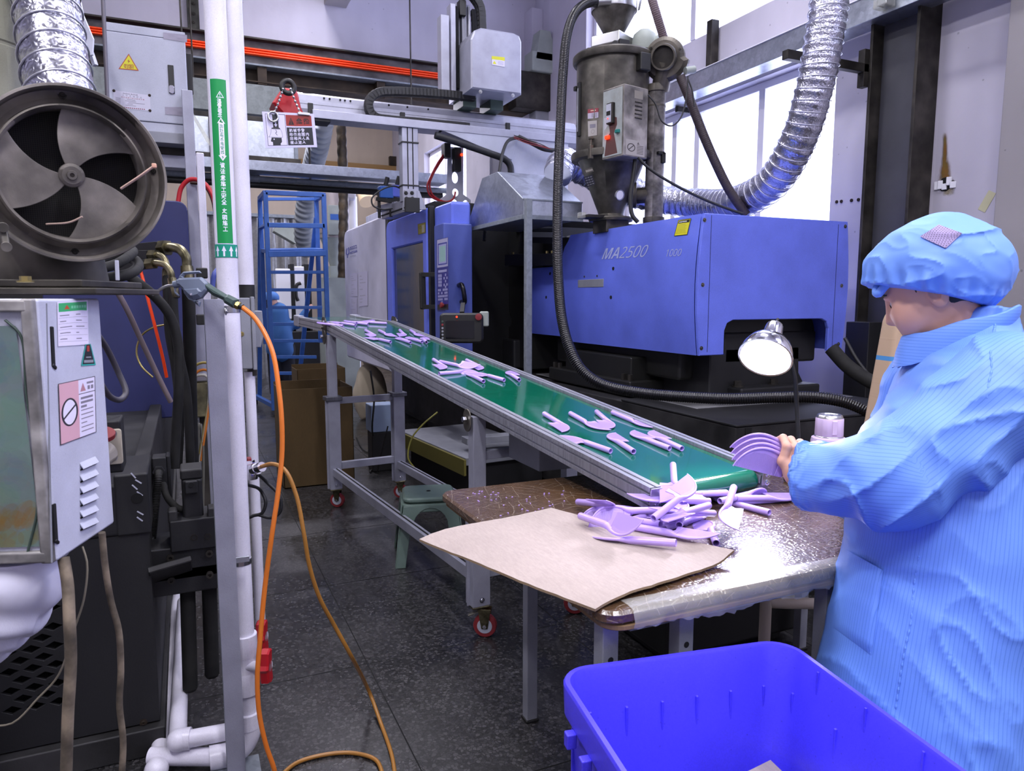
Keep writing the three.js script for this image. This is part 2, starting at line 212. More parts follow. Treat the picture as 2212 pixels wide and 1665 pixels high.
setting('wall_far',bb(XL,XW + 0.4,0,HC,ZF - 0.25,ZF,0),M.wallFar);
setting('wall_back',bb(XL,XW,4.02,HC,ZB - 0.25,ZB,0),M.wall);// hangs above the open passage to the next bay
// window wall: solid pieces around three rows of openings
const UP0=oX(1487,94,XW).y,LO1=oX(1720,139,XW).y,WZ1=oX(1800,300,XW).z,UZ0=oX(1266,100,XW).z,LZ0=-6.9;
const wz=[];// [z0, z1, y0, y1] openings
wz.push([LZ0,WZ1,1.25,LO1],[UZ0,-2.9,UP0,5.9],[-13.9,-11.6,2.75,4.3],[-13.2,-9.7,1.0,2.35],[-1.6,3.0,UP0,5.9]);
{
const zs=[...new Set([ZF,ZN,...wz.flatMap((w)=>[w[0],w[1]])])].sort((a,b)=>a - b),parts=[];
for(let i=0;i + 1<zs.length;i++){
const z0=zs[i],z1=zs[i + 1],op=wz.filter((w)=>w[0]<=z0&&w[1]>=z1).sort((a,b)=>a[2]- b[2]);let y=0;
for(const o of op){parts.push(bb(XW,XW + 0.3,y,o[2],z0,z1,0));y=o[3];}parts.push(bb(XW,XW + 0.3,y,HC,z0,z1,0));
}
setting('wall_right',mg(parts),M.wall);
}
let wn=0;
function windowUnit(w,mull,xo=0.1,hor=[]){
const[z0,z1,y0,y1]=w,g=new THREE.Group();g.name='window_' +(++wn);g.userData.kind='structure';scene.add(g);const x=XW + xo,t=0.06;
part(g,'window_frame',[bb(x,x + t,y0,y0 + t,z0,z1),bb(x,x + t,y1 - t,y1,z0,z1),bb(x,x + t,y0,y1,z0,z0 + t),bb(x,x + t,y0,y1,z1 - t,z1)],M.upvcFrame);
const zz=[z0 + t,...mull,z1 - t];
for(const m of mull)part(g,'mullion',bb(x - 0.01,x + t + 0.01,y0 + t,y1 - t,m - 0.035,m + 0.035),M.upvcFrame);
for(const h of hor)part(g,'transom',bb(x - 0.005,x + t,h - 0.03,h + 0.03,z0 + t,z1 - t),M.upvcFrame);
for(let i=0;i + 1<zz.length;i++)part(g,'pane',bb(x + 0.025,x + 0.031,y0 + t,y1 - t,zz[i]+(i?0.03:0),zz[i + 1]-(i + 2<zz.length?0.03:0),0),M.glass);
}
windowUnit(wz[0],[oX(1626,250,XW).z,oX(1488,300,XW).z,oX(1440,300,XW).z]);
windowUnit(wz[1],[oX(1480,40,XW).z,-4.4],0.1);windowUnit(wz[2],[-12.9]);windowUnit(wz[3],[-12.1,-10.8]);windowUnit(wz[4],[-0.2,1.4]);
setting('trim_1',bb(XW - 0.02,XW + 0.1,LO1 + 0.12,LO1 + 0.2,LZ0,WZ1),M.wall);// drip band above the lower row
setting('trim_2',bb(XW - 0.16,XW,0,5.2,oX(1090,150,XW - 0.1).z + 0.1,oX(1158,150,XW - 0.1).z,0.01),M.wall);// pilaster in the corner
setting('trim_3',bb(1.66,1.92,4.9,HC,ZB,ZN,0.01),M.ceiling);// ceiling beam
setting('trim_4',bb(XW - 0.14,XW + 0.02,0,HC,-2.72,-2.2,0.01),std('#a5a2a6',0.9,0,{map:tWallStain}));// grey pier at the right edge of the view

// steel column
{
const t=thing('steel_column','dark grey steel column against the white window wall','column'),a=oX(1886,300,XW - 0.12),b=oX(1990,300,XW - 0.12);
part(t,'web',bb(XW - 0.1,XW - 0.08,0,5.9,a.z + 0.02,b.z - 0.02),std('#4b4b50',0.6,0.2,{map:rept(tWear,0.8)}));
part(t,'flange',bb(XW - 0.2,XW,0,5.9,a.z,a.z + 0.022),M.iron);part(t,'flange',bb(XW - 0.2,XW,0,5.9,b.z - 0.022,b.z),M.iron);
part(t,'foot_cover',bb(XW - 0.32,XW - 0.2,0,oX(1845,695,XW - 0.32).y,oX(1822,800,XW - 0.32).z,oX(1872,800,XW - 0.32).z,0.006),M.dark);
part(t,'base_plate',bb(XW - 0.3,XW,0,0.02,a.z - 0.06,b.z + 0.06),M.iron);
const br=thing('support_bracket','dark steel arm reaching from the column to the foil duct','bracket');
const q=oZ(1710,112,a.z + 0.03);part(br,'arm',bb(q.x,XW - 0.02,q.y - 0.028,q.y + 0.028,a.z - 0.05,a.z),M.iron);part(br,'mounting_plate',bb(XW - 0.24,XW - 0.19,q.y - 0.12,q.y + 0.12,a.z - 0.052,a.z),M.iron);
}
// cable tray on the window wall
{
const t=thing('cable_trunking','long galvanised trunking fixed along the wall above the lower windows','trunking'),yA=oX(1720,61,4.12).y,yB=oX(1720,108,4.12).y;
part(t,'trough',bb(4.12,4.3,yB,yA,-8.4,-1.4),M.zinc);part(t,'lip',bb(4.11,4.31,yA,yA + 0.008,-8.4,-1.4),M.white);
for(const z of[-7.2,-5.75,-4.2,-2.6])part(t,'wall_bracket',bb(4.28,4.42,yB - 0.05,yB,z - 0.02,z + 0.02),M.iron);
const pz=oX(1540,60,4.34).z;part(t,'hanger_post',bb(4.3,4.38,yA,oX(1540,45,4.34).y,pz - 0.035,pz + 0.035),M.iron);
const w=thing('wrapped_strut','short upright strut wrapped in clear film, hanging over the trunking','strut'),z=oX(1905,20,4.06).z;
part(w,'channel',[bb(4.05,4.11,3.32,4.6,z - 0.035,z - 0.025),bb(4.05,4.06,3.32,4.6,z - 0.035,z + 0.035)],M.zinc);
part(w,'film_wrap',bb(4.035,4.12,3.3,4.6,z - 0.05,z + 0.05,0.01),M.clear);part(w,'bolt',screw(V(4.05,3.5,z + 0.01),V(-1,0,0),0.012),M.steel);
}
// rusty burn, hole and tape on the pier wall right of the column
{
const c=oX(2040,370,XW),T=paint(256,512,(g,w,h)=>{
g.clearRect(0,0,w,h);const r=rng(5);
for(let i=0;i<900;i++){const t=r(),x=w / 2 +(r()+ r()+ r()- 1.5)*(20 + 70*t*t)*0.5,y=40 + 300*t;g.fillStyle=`rgba(${95 + r() * 50},${68 + r() * 40},${20 + r() * 20},${0.02 + 0.07 * t * t})`;g.beginPath();g.ellipse(x,y,4 + 8*r(),10 + 26*r(),0,0,7);g.fill();}
for(let i=0;i<120;i++){g.fillStyle=`rgba(${25 + r() * 30},${15 + r() * 20},5,0.35)`;g.beginPath();g.arc(w / 2 + 15 +(r()+ r()- 1)*60,345 +(r()+ r()- 1)*26,4 + 7*r(),0,7);g.fill();}
for(let i=0;i<60;i++){g.fillStyle=`rgba(150,130,60,0.07)`;g.beginPath();g.arc(w / 2 + 25 +(r()- 0.5)*60,370 + r()*45,6 + 8*r(),0,7);g.fill();}
});
const t=thing('scorch_mark','brown scorch streak with a broken hole in the white wall beside the dark column','scorch mark');
stickerQ(t,'scorch',T,[oX(2000,285,XW),oX(2085,275,XW),oX(2085,450,XW),oX(2000,455,XW)],{mat:std('#fff',0.95,0,{map:T,alphaMap:null,transparent:true})});
const h=oX(2042,398,XW),r=rng(3);
part(t,'broken_hole',disc(V(XW - 0.002,h.y,h.z),V(-1,0,0),0.045,0.004,9),M.hole);
for(let i=0;i<5;i++)part(t,'plaster_flake',box(0.012,0.03 + 0.03*r(),0.02 + 0.02*r(),XW - 0.008,h.y +(r()- 0.5)*0.05,h.z +(i - 2)*0.028,0.003,r()),M.white);
const tp=oX(2132,435,XW);solo('masking_tape','short yellowed strip of masking tape slanting on the white wall','tape',at(box(0.002,0.12,0.05,0,0,0,0),XW - 0.001,tp.y,tp.z,0,0.5),std('#c9c6a0',0.8));
const rs=thing('wall_plug_row','row of old rusty fixing holes in the white strip between window and column','wall plugs');
for(const x of[1808,1818,1840,1855]){const p=oX(x,436 -(x - 1808)*0.1,XW);part(rs,'plug',disc(V(XW - 0.002,p.y,p.z),V(-1,0,0),0.012,0.01,9),M.brownSteel);}
}
// runway beam with busbars across the room
{
const z=ZB + 0.18,y=(px,py)=>oZ(px,py,z).y,t=thing('crane_runway_beam','grey runway beam across the back wall carrying an orange conductor bar','beam'),x0=-4.5,x1=4.2;
const yt=y(540,82),yo1=y(540,103),yo0=y(540,119),yb=y(540,140);
part(t,'web',bb(x0,x1,yb,yt,z - 0.06,z - 0.03),std('#87858d',0.7,0.2,{map:rept(tGrime,1.2)}));part(t,'top_flange',bb(x0,x1,yt - 0.02,yt,z - 0.13,z + 0.06),M.iron);part(t,'bottom_flange',bb(x0,x1,yb - 0.02,yb,z - 0.14,z + 0.08),M.zincDull);
for(let i=0;i<3;i++){const h=(yo1 - yo0)/ 3;part(t,'conductor_bar',bb(x0,x1,yo0 + i*h + 0.004,yo0 +(i + 1)*h - 0.004,z - 0.03,z + 0.03,0.008),M.orangeBright,'orange insulated conductor bar');}
const t2=thing('girder','dark brown steel girder under the runway beam','girder'),g1=yb - 0.02,g0=y(540,176);
part(t2,'web',bb(x0,x1,g0,g1,z - 0.1,z - 0.08),M.brownSteel);part(t2,'flange',bb(x0,x1,g0 - 0.015,g0,z - 0.16,z + 0.06),M.brownSteel);
for(const px of[565,300,820]){const p=oZ(px,150,z);part(t2,'stiffener',bb(p.x - 0.05,p.x + 0.05,g0 - 0.03,g1,z - 0.08,z + 0.05),M.brownSteel);}
const p=oZ(418,30,z),h=thing('roof_hanger','dark flat steel hanger running up the back wall above the runway beam','hanger');
part(h,'strip',bb(p.x - 0.06,p.x + 0.06,yt,6.2,z - 0.15,z - 0.12),std('#4c4d48',0.8,0.1,{map:rept(tGrime,0.6)}));for(const py of[8,30,48])part(h,'bolt',screw(oZ(418,py,z - 0.12),V(0,0,1),0.015),M.iron);
const f=oZ(637,188,ZB - 0.6);const l=thing('bay_lamp','small bright lamp glowing beyond the robot beam under the girder','lamp');
part(l,'housing',box(0.3,0.05,0.2,f.x,f.y + 0.06,f.z),M.greyPaint);part(l,'hanger',rod(V(f.x,f.y + 0.06,f.z),V(f.x,6.2,f.z),0.01,8),M.iron);part(l,'diffuser',box(0.22,0.09,0.16,f.x,f.y,f.z,0.02),std('#fff',0.4,0,{emissive:'#f4f0ff',emissiveIntensity:3}));
const pl=new THREE.PointLight('#eeeaff',4,0,2);pl.position.set(f.x,f.y - 0.1,f.z + 0.1);pl.castShadow=true;scene.add(pl);
const k=oX(1158,170,XW - 0.25),mo=thing('gearbox_unit','grey drive unit bolted at the end of the runway in the corner','drive unit');
const q=oZ(1158,150,-8.6);part(mo,'motor',bb(q.x - 0.1,q.x + 0.2,q.y - 0.05,q.y + 0.2,-8.75,-8.5,0.02),M.greenGrey);part(mo,'wheel_frame',bb(q.x - 0.3,q.x + 0.35,q.y - 0.5,q.y - 0.05,-8.8,-8.55,0.01),M.iron);part(mo,'pillar',bb(q.x,q.x + 0.25,q.y - 1.5,q.y - 0.5,-8.8,-8.6),M.greyBox);part(mo,'cover',prism([[0,0],[0.3,0],[0.2,0.35],[0.06,0.35]],0.2,{m:mT(q.x - 0.05,q.y + 0.1,-8.7)}),M.greenGrey);
}
// ceiling battens (above the frame): a glowing tube pair and a light of the same size just below each
TUBES.forEach(([x,z,L,I],i)=>{
const t=thing('ceiling_light','white fluorescent batten hanging high over the hall','ceiling light','fluorescent battens above the hall'),y=z<-9.5?5.7:5.3;
part(t,'body',bb(x - 0.12,x + 0.12,y + 0.02,y + 0.08,z - L / 2,z + L / 2,0.01),M.white);
for(const s of[-0.06,0.06])part(t,'tube',rod(V(x + s,y,z - L / 2 + 0.03),V(x + s,y,z + L / 2 - 0.03),0.014,12),std('#fff',0.4,0,{emissive:'#e9e6ff',emissiveIntensity:6}));
for(const s of[-0.4,0.4])part(t,'hanger',rod(V(x,y + 0.08,z + s*L),V(x,HC,z + s*L),0.006,8),M.steel);
const l=new THREE.RectAreaLight(LAMP_COL,I,0.24,L);l.position.set(x,y - 0.03,z);l.lookAt(x,y - 1,z);l.castShadow=true;scene.add(l);
});

// ---------------------------------------------------------------- stroke lettering for the printed signs: each sign character as polylines on a 10 x 10 grid
const HZ={
工:'11 91|51 58 48|08 98',文:'40 52|12 92|72 45 08|23 57 98',水:'50 59 38|13 43 16 08|80 62|54 75 98',示:'21 81|03 93|53 59 38|26 08|76 98',人:'50 44 08|54 68 98',入:'30 51 57|52 35 08|53 76 98',手:'70 21|02 92 |15 95|51 59 38',止:'51 58|54 94|14 18|08 98',内:'50 53|12 19|12 92 99 78|53 36|53 86',
电:'12 17|12 82 87 17|14 84|50 59 99 97',全:'50 04|50 94|25 75|27 77|56 59|09 99',安:'50 51|01 03|01 91 93|43 26 69 89|74 46 09|05 95',明:'01 08 38 31 01|05 35|51 57 39|51 91 99 78|53 93|56 96',此:'10 19|12 32|41 48 09|60 68 98 95|64 93',处:'20 03|11 42 26 09|13 39 99|70 77|73 95',有:'11 91|40 07|24 29|24 84 89 68|26 86|28 88',管:'10 02|11 31|60 52|61 91|05 03 93 95|25 75 75|25 29|26 75|27 77 79 29',线:'20 03 33 06 37|08 37|42 91|44 94|60 66 98 96|87 49|80 91',请:'10 21|03 23 28 37|41 91|62 60|43 93|34 99|65 64|45 49|45 85 89|47 87|48 86',注:'10 21|03 14|18 35|60 71|42 92|45 95|62 68|38 98',意:'50 51|21 81|32 33|72 63|03 93|24 74 76 26 24|25 75|17 09|37 39 79|58 57|87 98',施:'20 21|02 42|22 15 08|14 44 48 37|60 52|62 92|54 96 95|64 48 98 97|72 67',
温:'10 21|03 14|09 25|41 81 84 41 44 84|42 82|46 49|46 96 99|62 69|79 76|39 99',馨:'11 41|20 22|03 43|12 32|55 50|50 80 82|52 92|43 94|05 95|50 57|30 04|27 77 79 29 27|28 78',提:'02 32|20 28 17|06 34|51 91 94 54 51|53 93|46 96|66 68 98|45 39 99',危:'40 03|41 71 63|03 93|13 09|35 35 75 77 57|35 38 98 96',机:'03 43|20 29|24 07|24 46|51 56 38|51 81 88 98 96',械:'03 33|20 29|24 06|24 36|42 92|46 96|54 48|65 68|71 78 99|95 78|80 91',臂:'10 04|10 50 52 12|24 44 45|60 61|52 92|63 83|54 94|73 75|26 29|26 76 79|27 77|28 78',动:'11 41|03 53|23 07 47|45 58|53 93 98 78|70 49',作:'30 04|23 29|60 43|52 92|63 69|65 85|67 87',范:'03 93|30 32|60 62|15 16|07 18|09 24|44 84 87 67|44 49 99',围:'00 09 99 90 00|22 72|24 74|26 76 77|51 58|49 59',非:'30 39|02 32|05 35|08 38|60 69|62 92|65 95|68 98',相:'03 43|20 29|24 07|24 46|51 59 99 91 51|54 94|57 97',关:'20 31|70 61|13 93|05 95|53 44 09|56 98',员:'21 71 73 23 21|15 18|15 85 88|54 57 09|67 99',禁:'12 42|20 25|22 05|22 44|52 92|70 75|72 55|72 95|26 76|08 98|57 59|29 18|79 98',进:'10 21|03 23 27 09|27 49 99|42 92|45 95|51 48|71 78',
高:'50 51|02 92|33 73 74 34 33|06 96|06 09|96 99|37 67 68 38 37',压:'01 91|02 09|14 94|54 58|28 98|75 86',险:'01 09|01 30 33 05|60 33|60 93|54 74|45 46|66 67|95 86|38 98',专:'12 82|50 35 85 57|04 94|68 78',业:'40 48|60 68|13 25|93 75|09 99',操:'03 33|20 29|06 35|50 80 82 50|43 63 65 43|73 93 95 73|47 97|66 69|67 49|68 99',
};
function hanzi(g,s,x,y,size,lw,gap=2,vertical=false){
g.save();g.strokeStyle=g.fillStyle;g.lineWidth=lw;g.lineCap='square';g.lineJoin='miter';
[...s].forEach((c,i)=>{if(!HZ[c])return;const ox=vertical?x:x + i*(size + gap),oy=vertical?y + i*(size + gap):y;for(const st of HZ[c].split('|')){g.beginPath();st.trim().split(' ').forEach((p,k)=>{const px=ox +(+p[0]/ 9)*size,py=oy +(+p[1]/ 9)*size;k?g.lineTo(px,py):g.moveTo(px,py);});g.stroke();}});g.restore();
}

// ---------------------------------------------------------------- the blue injection moulding machine
const GX=2.65,GX1=3.77,GZ=-3.29,GT=1.972,GB=1.178;
{
const t=thing('injection_machine','large injection moulding machine with blue injection guard, blue safety door and pale clamp cover','machine');
// base
const bx0=2.5,bt=0.87,bz=-2.8;
part(t,'base',[bb(bx0,3.95,0.1,bt - 0.012,-9.4,bz,0.01),bb(bx0 + 0.1,3.85,0,0.1,-9.3,bz - 0.1,0)],M.darkDusty);
part(t,'base_top',bb(bx0 - 0.004,3.96,bt - 0.012,bt,-3.85,bz + 0.006,0.004),M.dark);
part(t,'base_channel',[bb(2.56,2.6,0.1,bt - 0.02,bz - 0.005,bz + 0.004,0)],M.hole);
part(t,'deck_plate',bb(bx0 + 0.16,3.9,bt,bt + 0.006,-5.4,-3.3,0.002),phys('#b9bcc4',0.3,0.35,{map:rept(tGrime,1.1),clearcoat:0.5}));
// injection guard: barrel-sided sheet metal shell
const side=(s)=>[0,0.12,0.3,0.5,0.7,0.9,1].map((k)=>{const b=0.045*sin(PI*(0.12 + 0.8*k));return[s<0?GX + 0.02 - b:GX1 - 0.02 + b,lerp(GB +(s<0?0.0:0),GT,k)];});
const nX0=oZ(1565,720,GZ).x,nX1=oZ(1789,720,GZ).x,nY=oZ(1660,690,GZ).y,rr=0.06;
const end=[...side(-1),...side(1).reverse(),[nX1,GB],[nX1,nY - rr],[nX1 - rr*0.3,nY - rr*0.3],[nX1 - rr,nY],[nX0 + rr,nY],[nX0 + rr*0.3,nY - rr*0.3],[nX0,nY - rr],[nX0,GB]].reverse();
const guard=part(t,'injection_guard',prism(end,0.025,{bevel:0.004,m:mT(0,0,GZ - 0.025)}),M.blue);
const zL=oX(1218,520,GX).z,zc=GZ - 0.1,sp=side(-1),sheet=(x0,z0,z1,prof,t2=0.02)=>{const gs=[];for(let i=0;i + 1<prof.length;i++)gs.push(slab([V(prof[i][0],prof[i][1],z0),V(prof[i][0],prof[i][1],z1),V(prof[i + 1][0],prof[i + 1][1],z1),V(prof[i + 1][0],prof[i + 1][1],z0)],t2));return gs;};
const smoothSide=(prof,z0,z1,flip,topBack)=>{// curved side sheet with a smooth normal
const n=18,pos=[],idx=[],pp=[];for(let i=0;i<=n;i++){const k=i / n;const b=prof(k);pp.push(b);}
pp.forEach(([x,y])=>{pos.push(x,y,z0,x,y,z1 +(topBack?topBack(y):0));});for(let i=0;i<n;i++){const a=i*2;flip?idx.push(a,a + 2,a + 1,a + 1,a + 2,a + 3):idx.push(a,a + 1,a + 2,a + 1,a + 3,a + 2);}
const g=GG(pos,idx);return g;
};
const P1=(k)=>[GX + 0.02 - 0.045*sin(PI*(0.12 + 0.8*k)),lerp(GB,GT,k)],P2=(k)=>[GX1 - 0.02 + 0.045*sin(PI*(0.12 + 0.8*k)),lerp(GB,GT,k)];
const chamf=(y)=>-0.0 + 0.09*sstep(GT - 0.12,GT,y)+ 0.05*pow(max(0,1 -(y - GB)/ 0.7),2);
part(t,'guard_side',[smoothSide(P1,GZ - 0.027,zL,false,chamf),smoothSide((k)=>{const q=P1(k);return[q[0]+ 0.02,q[1]];},GZ - 0.027,zL,true,chamf)],M.blue);
part(t,'guard_side',[smoothSide(P2,GZ - 0.027,zL,true,chamf)],M.blue);
part(t,'guard_top',[bb(2.69,3.73,GT - 0.012,GT,zL + 0.09,GZ - 0.026,0.002)],M.blue);
// second, lower cover behind the hose
const zM=zL + 0.05,zE=oX(1137,650,GX + 0.03).z,y2=oX(1180,577,GX + 0.03).y;
const P3=(k)=>[GX + 0.05 - 0.045*sin(PI*(0.12 + 0.8*k)),lerp(GB + 0.03,y2,k)];
part(t,'rear_guard',[smoothSide(P3,zM,zE,false),bb(GX + 0.05,GX + 0.5,y2 - 0.02,y2,zE,zM)],M.blue);
part(t,'guard_end_seam',[bb(nX0 - 0.0,nX0 + 0.004,GB,GB + 0.01,GZ - 0.02,GZ + 0.002,0),bb(2.705,2.708,GB + 0.02,GT - 0.01,GZ - 0.001,GZ + 0.0012,0),bb(3.68,3.683,GB + 0.02,GT - 0.02,GZ - 0.001,GZ + 0.0012,0)],M.navy);
for(const[px,py]of[[1522,475],[1518,615],[1515,752],[1826,489],[1818,617],[1811,743]])part(guard,'screw',screw(oZ(px,py,GZ),V(0,0,1),0.008),M.steelDull);
const holeAt=(px,py,r,x)=>{const p=oX(px,py,x);return disc(V(P1((p.y - GB)/(GT - GB))[0],p.y,p.z),V(-1,0,0),r,0.006);};
for(const[px,py]of[[1325,580],[1321,642]])part(t,'fixing_hole',holeAt(px,py,0.012,GX - 0.02),M.hole);
for(const[px,py]of[[1184,591],[1181,642]]){const p=oX(px,py,GX + 0.01);part(t,'fixing_hole',disc(V(P3((p.y - GB - 0.03)/(y2 - GB - 0.03))[0],p.y,p.z),V(-1,0,0),0.012,0.006),M.hole);}
{const a=oX(1249,613,GX - 0.024),b=oX(1304,609,GX - 0.024);part(t,'slot_window',bb(GX - 0.028,GX - 0.01,a.y - 0.028,a.y + 0.028,a.z,b.z,0.004),M.greyBox);for(const k of[0.25,0.75])part(t,'slot_screw',screw(V(GX - 0.024,a.y + 0.05,lerp(a.z,b.z,k)),V(-1,0,0),0.005),M.steelDull);}
// lettering on the guard
const T1=paint(1024,200,(g,w,h)=>{g.fillStyle='#a3acd8';g.font='italic bold 170px sans-serif';g.transform(1,0,-0.12,1,30,0);g.fillText('MA',4,165);const m=g.measureText('MA').width;g.font='italic 168px sans-serif';g.fillText('2500',m + 8,165);});
const side4=(a,b,c,d)=>[a,b,c,d].map(([x,y])=>{const p=oX(x,y,GX - 0.02);p.x=P1((p.y - GB)/(GT - GB))[0];return p;});
const print=(T)=>({mat:std('#fff',0.5,0,{map:T,transparent:true}),lift:0.002});
stickerQ(t,'model_lettering',T1,side4([1296,529],[1462,513],[1458,558],[1294,567]),print(T1));
const T2=paint(512,200,(g)=>{g.fillStyle='#a3acd8';g.font='italic 165px sans-serif';g.fillText('1000',20,165);});
stickerQ(t,'size_lettering',T2,side4([1434,533],[1484,530],[1482,556],[1433,559]),print(T2));
const T3=paint(256,320,(g,w,h)=>{g.fillStyle='#d6cf14';g.fillRect(0,0,w,h);g.strokeStyle='#222';g.lineWidth=10;g.strokeRect(5,5,w - 10,h - 10);g.fillStyle='#15151a';g.fillRect(18,18,w - 36,56);g.fillStyle='#fff';g.font='bold 34px sans-serif';g.fillText('CAUTION',30,58);g.fillStyle='#7a7a20';for(let i=0;i<7;i++)g.fillRect(26,100 + i*28,150 + hash(i,3)*50,6);});
const cl=stickerQ(t,'caution_plate',T3,side4([1458,475],[1486,471],[1481,507],[1452,510]),{label:'yellow caution plate',lift:0.003});
// injection unit seen through the notch and under the guard
part(t,'injection_unit',[bb(2.82,3.62,1.22,1.85,-4.9,-3.45,0.02),bb(2.75,3.7,1.0,1.2,-5.2,-3.6,0.02)],M.black);
const mz=-3.42;for(const px of[1610,1730]){const c=oZ(px,760,mz);part(t,'motor_housing',[lathe([[0.17,0],[0.17,0.22],[0.15,0.24],[0,0.24]],28,V(c.x,1.28,mz - 0.28),V(0,0,1)),bb(c.x - 0.15,c.x + 0.15,1.1,1.3,mz - 0.25,mz - 0.02,0.02)],M.dark);}
// pedestal
const q0=oZ(1538,800,mz).x,q1=oZ(1742,800,mz).x;
part(t,'pedestal',[prism([[q0,bt],[q1,bt],[q1,bt + 0.1],[q1 - 0.04,bt + 0.16],[q1 - 0.05,1.2],[q0,1.2]],0.7,{m:mT(0,0,mz - 0.72),bevel:0.008})],M.dark);
for(const k of[0.24,0.62]){const x=lerp(q0,q1,k);part(t,'bolt',[hexnut(V(x,bt + 0.12,mz + 0.02),V(0,1,0),0.024,0.03),lathe([[0.034,0],[0.034,0.006],[0,0.006]],16,V(x,bt + 0.1,mz + 0.02))],M.iron);}
part(t,'pedestal_foot',bb(q0 + 0.14,q1 + 0.02,bt,bt + 0.1,mz - 0.1,mz + 0.1,0.015),M.dark);
// slide carriage and manifold on the deck
const c0=oX(1200,790,GX),c1=oX(1378,790,GX);
part(t,'carriage',[bb(GX - 0.02,3.6,bt + 0.08,1.12,c0.z + 0.2,c1.z - 0.05,0.01),bb(GX - 0.06,3.7,bt,bt + 0.1,c0.z,c1.z,0.012)],M.black);
for(const z of[c0.z + 0.05,c1.z - 0.12])for(const dx of[0,0.08])part(t,'bolt',hexnut(V(GX - 0.03,bt + 0.12,z + dx),V(0,1,0),0.018,0.04),M.iron);
part(t,'valve_block',[bb(3.0,3.6,bt,1.06,-4.1,-3.95,0.01),bb(3.3,3.7,bt + 0.12,1.1,-4.4,-4.05,0.01)],M.dark);
const r=rng(8);for(let i=0;i<9;i++){const x=lerp(3.05,3.62,i / 8),z=-5.0 + r()*0.2;part(t,'oil_hose',sweep([V(x,0.9,z),V(x + 0.02,1.06,z + 0.03),V(x + 0.1,1.12,z + 0.12),V(x + 0.2,1.02,z + 0.3)],0.011,{n:18,m:7}),i % 3?M.zincYellow:M.rubber);}
{const a=oY(1488,820,1.02);part(t,'oil_hose',sweep([V(3.2,1.12,-4.0),V(3.0,1.08,-3.8),V(2.9,0.98,-3.75),V(2.88,0.88,-3.75)],0.009,{n:18,m:7}),M.orangeDull);}
// fixed platen: big dark casting with bores and bolts
const pz0=oX(1018,600,2.62).z,pz1=oX(1132,600,2.62).z,pt=oX(1075,487,2.62).y;
const hp=(px,py)=>{const p=oX(px,py,2.62);return[-(p.z),p.y];};
part(t,'fixed_platen',[prism([[-pz1,0.9],[-pz0 + 0.05,0.9],[-pz0 + 0.05,pt],[-pz1 - 0.04,pt],[-pz1,pt - 0.05]],1.3,{holes:[circ(0.055,20,...hp(1099,690)),circ(0.05,20,...hp(1097,560))],bevel:0.01,m:mat4(V(0,0,-1),V(0,1,0),V(1,0,0),V(2.62,0,0))})],M.black);part(t,'barrel_cover',bb(2.8,3.6,1.2,2.0,zE - 0.1,zM - 0.1,0.02),M.black);
part(t,'platen_core',bb(2.8,3.9,0.95,pt - 0.06,pz0 + 0.05,pz1 - 0.1,0),M.hole);
part(t,'platen_rib',[bb(2.56,2.64,0.9,1.15,pz0 + 0.1,pz1 - 0.08,0.02)],M.dark);part(t,'platen_rib',[bb(2.55,2.65,pt - 0.16,pt + 0.01,pz0 + 0.3,pz0 + 0.42,0.02)],M.dark);
{const a=oX(1098,562,2.5),b=oX(1205,560,2.6);part(t,'core_slide',[bar(a,b,0.07,0.09),bar(a.clone().add(V(0.02,0,0)),a.clone().add(V(0.12,0.0,0.02)),0.11,0.1)],M.dark);for(const k of[0.1,0.8,0.9])part(t,'bolt',hexnut(a.clone().lerp(b,k).add(V(0,0.055,0)),V(0,1,0),0.012,0.02),M.brass);}
{const a=oX(1112,497,2.6),b=oX(1200,497,2.7);part(t,'tie_bar_slot',bar(a,b,0.03,0.03),M.hole);part(t,'tie_bar_cover',[bar(a.clone().add(V(0.05,-0.08,0)),b.clone().add(V(0.05,-0.08,0)),0.02,0.05)],M.dark);}
// clamp end: pale cover, blue door, blue control column
const DX=1.9,zz=(px,py=600,x=DX)=>oX(px,py,x).z,ch=2.35,dh=2.25;
const wz0=zz(745),wz1=zz(866);
const covS=(z0,z1,y0,h,r0,r1)=>{const p=[[-z1,y0],[-z0,y0]];for(let i=0;i<=6;i++)p.push([-z0 - r0 + r0*cos(i*PI / 12),h - r0 + r0*sin(i*PI / 12)]);for(let i=0;i<=6;i++)p.push([-z1 + r1 - r1*sin(i*PI / 12),h - r1 + r1*cos(i*PI / 12)]);return p;};
const zx=(x)=>mat4(V(0,0,-1),V(0,1,0),V(1,0,0),V(x,0,0));
part(t,'clamp_cover',prism(covS(wz0,zz(838),0.75,ch,0.14,0.03),1.8,{m:zx(DX),bevel:0.02}),M.cream);
part(t,'cover_seal',bb(DX - 0.012,DX + 0.03,0.8,ch - 0.02,zz(837),zz(843),0.004),M.black);part(t,'door_opening',prism(covS(zz(838),zz(930),0.8,dh + 0.06,0.02,0.02),1.4,{m:zx(DX + 0.05),bevel:0}),M.hole);
const d0=zz(842),d1=zz(930),win=[[848,538],[915,522],[918,730],[851,730]].map(([x,y])=>{const p=oX(x,y,DX - 0.02);return[-p.z,p.y];});
const wy1=(win[0][1]+ win[1][1])/ 2,wy0=1.0,wz_0=-win[0][0],wz_1=-win[1][0];
const door=part(t,'safety_door',prism(covS(d0,d1,0.85,dh,0.1,0.02),0.05,{m:zx(DX - 0.03),bevel:0.012,holes:[[[-wz_1,wy0],[-wz_0,wy0],[-wz_0,wy1],[-wz_1,wy1]]]}),M.blue);
part(door,'door_pane',bb(DX - 0.005,DX + 0.005,wy0,wy1,wz_0,wz_1,0),phys('#2c2823',0.12,0,{clearcoat:0.6,clearcoatRoughness:0.1,bumpMap:rept(bSoft,0.9),bumpScale:0.0012}));
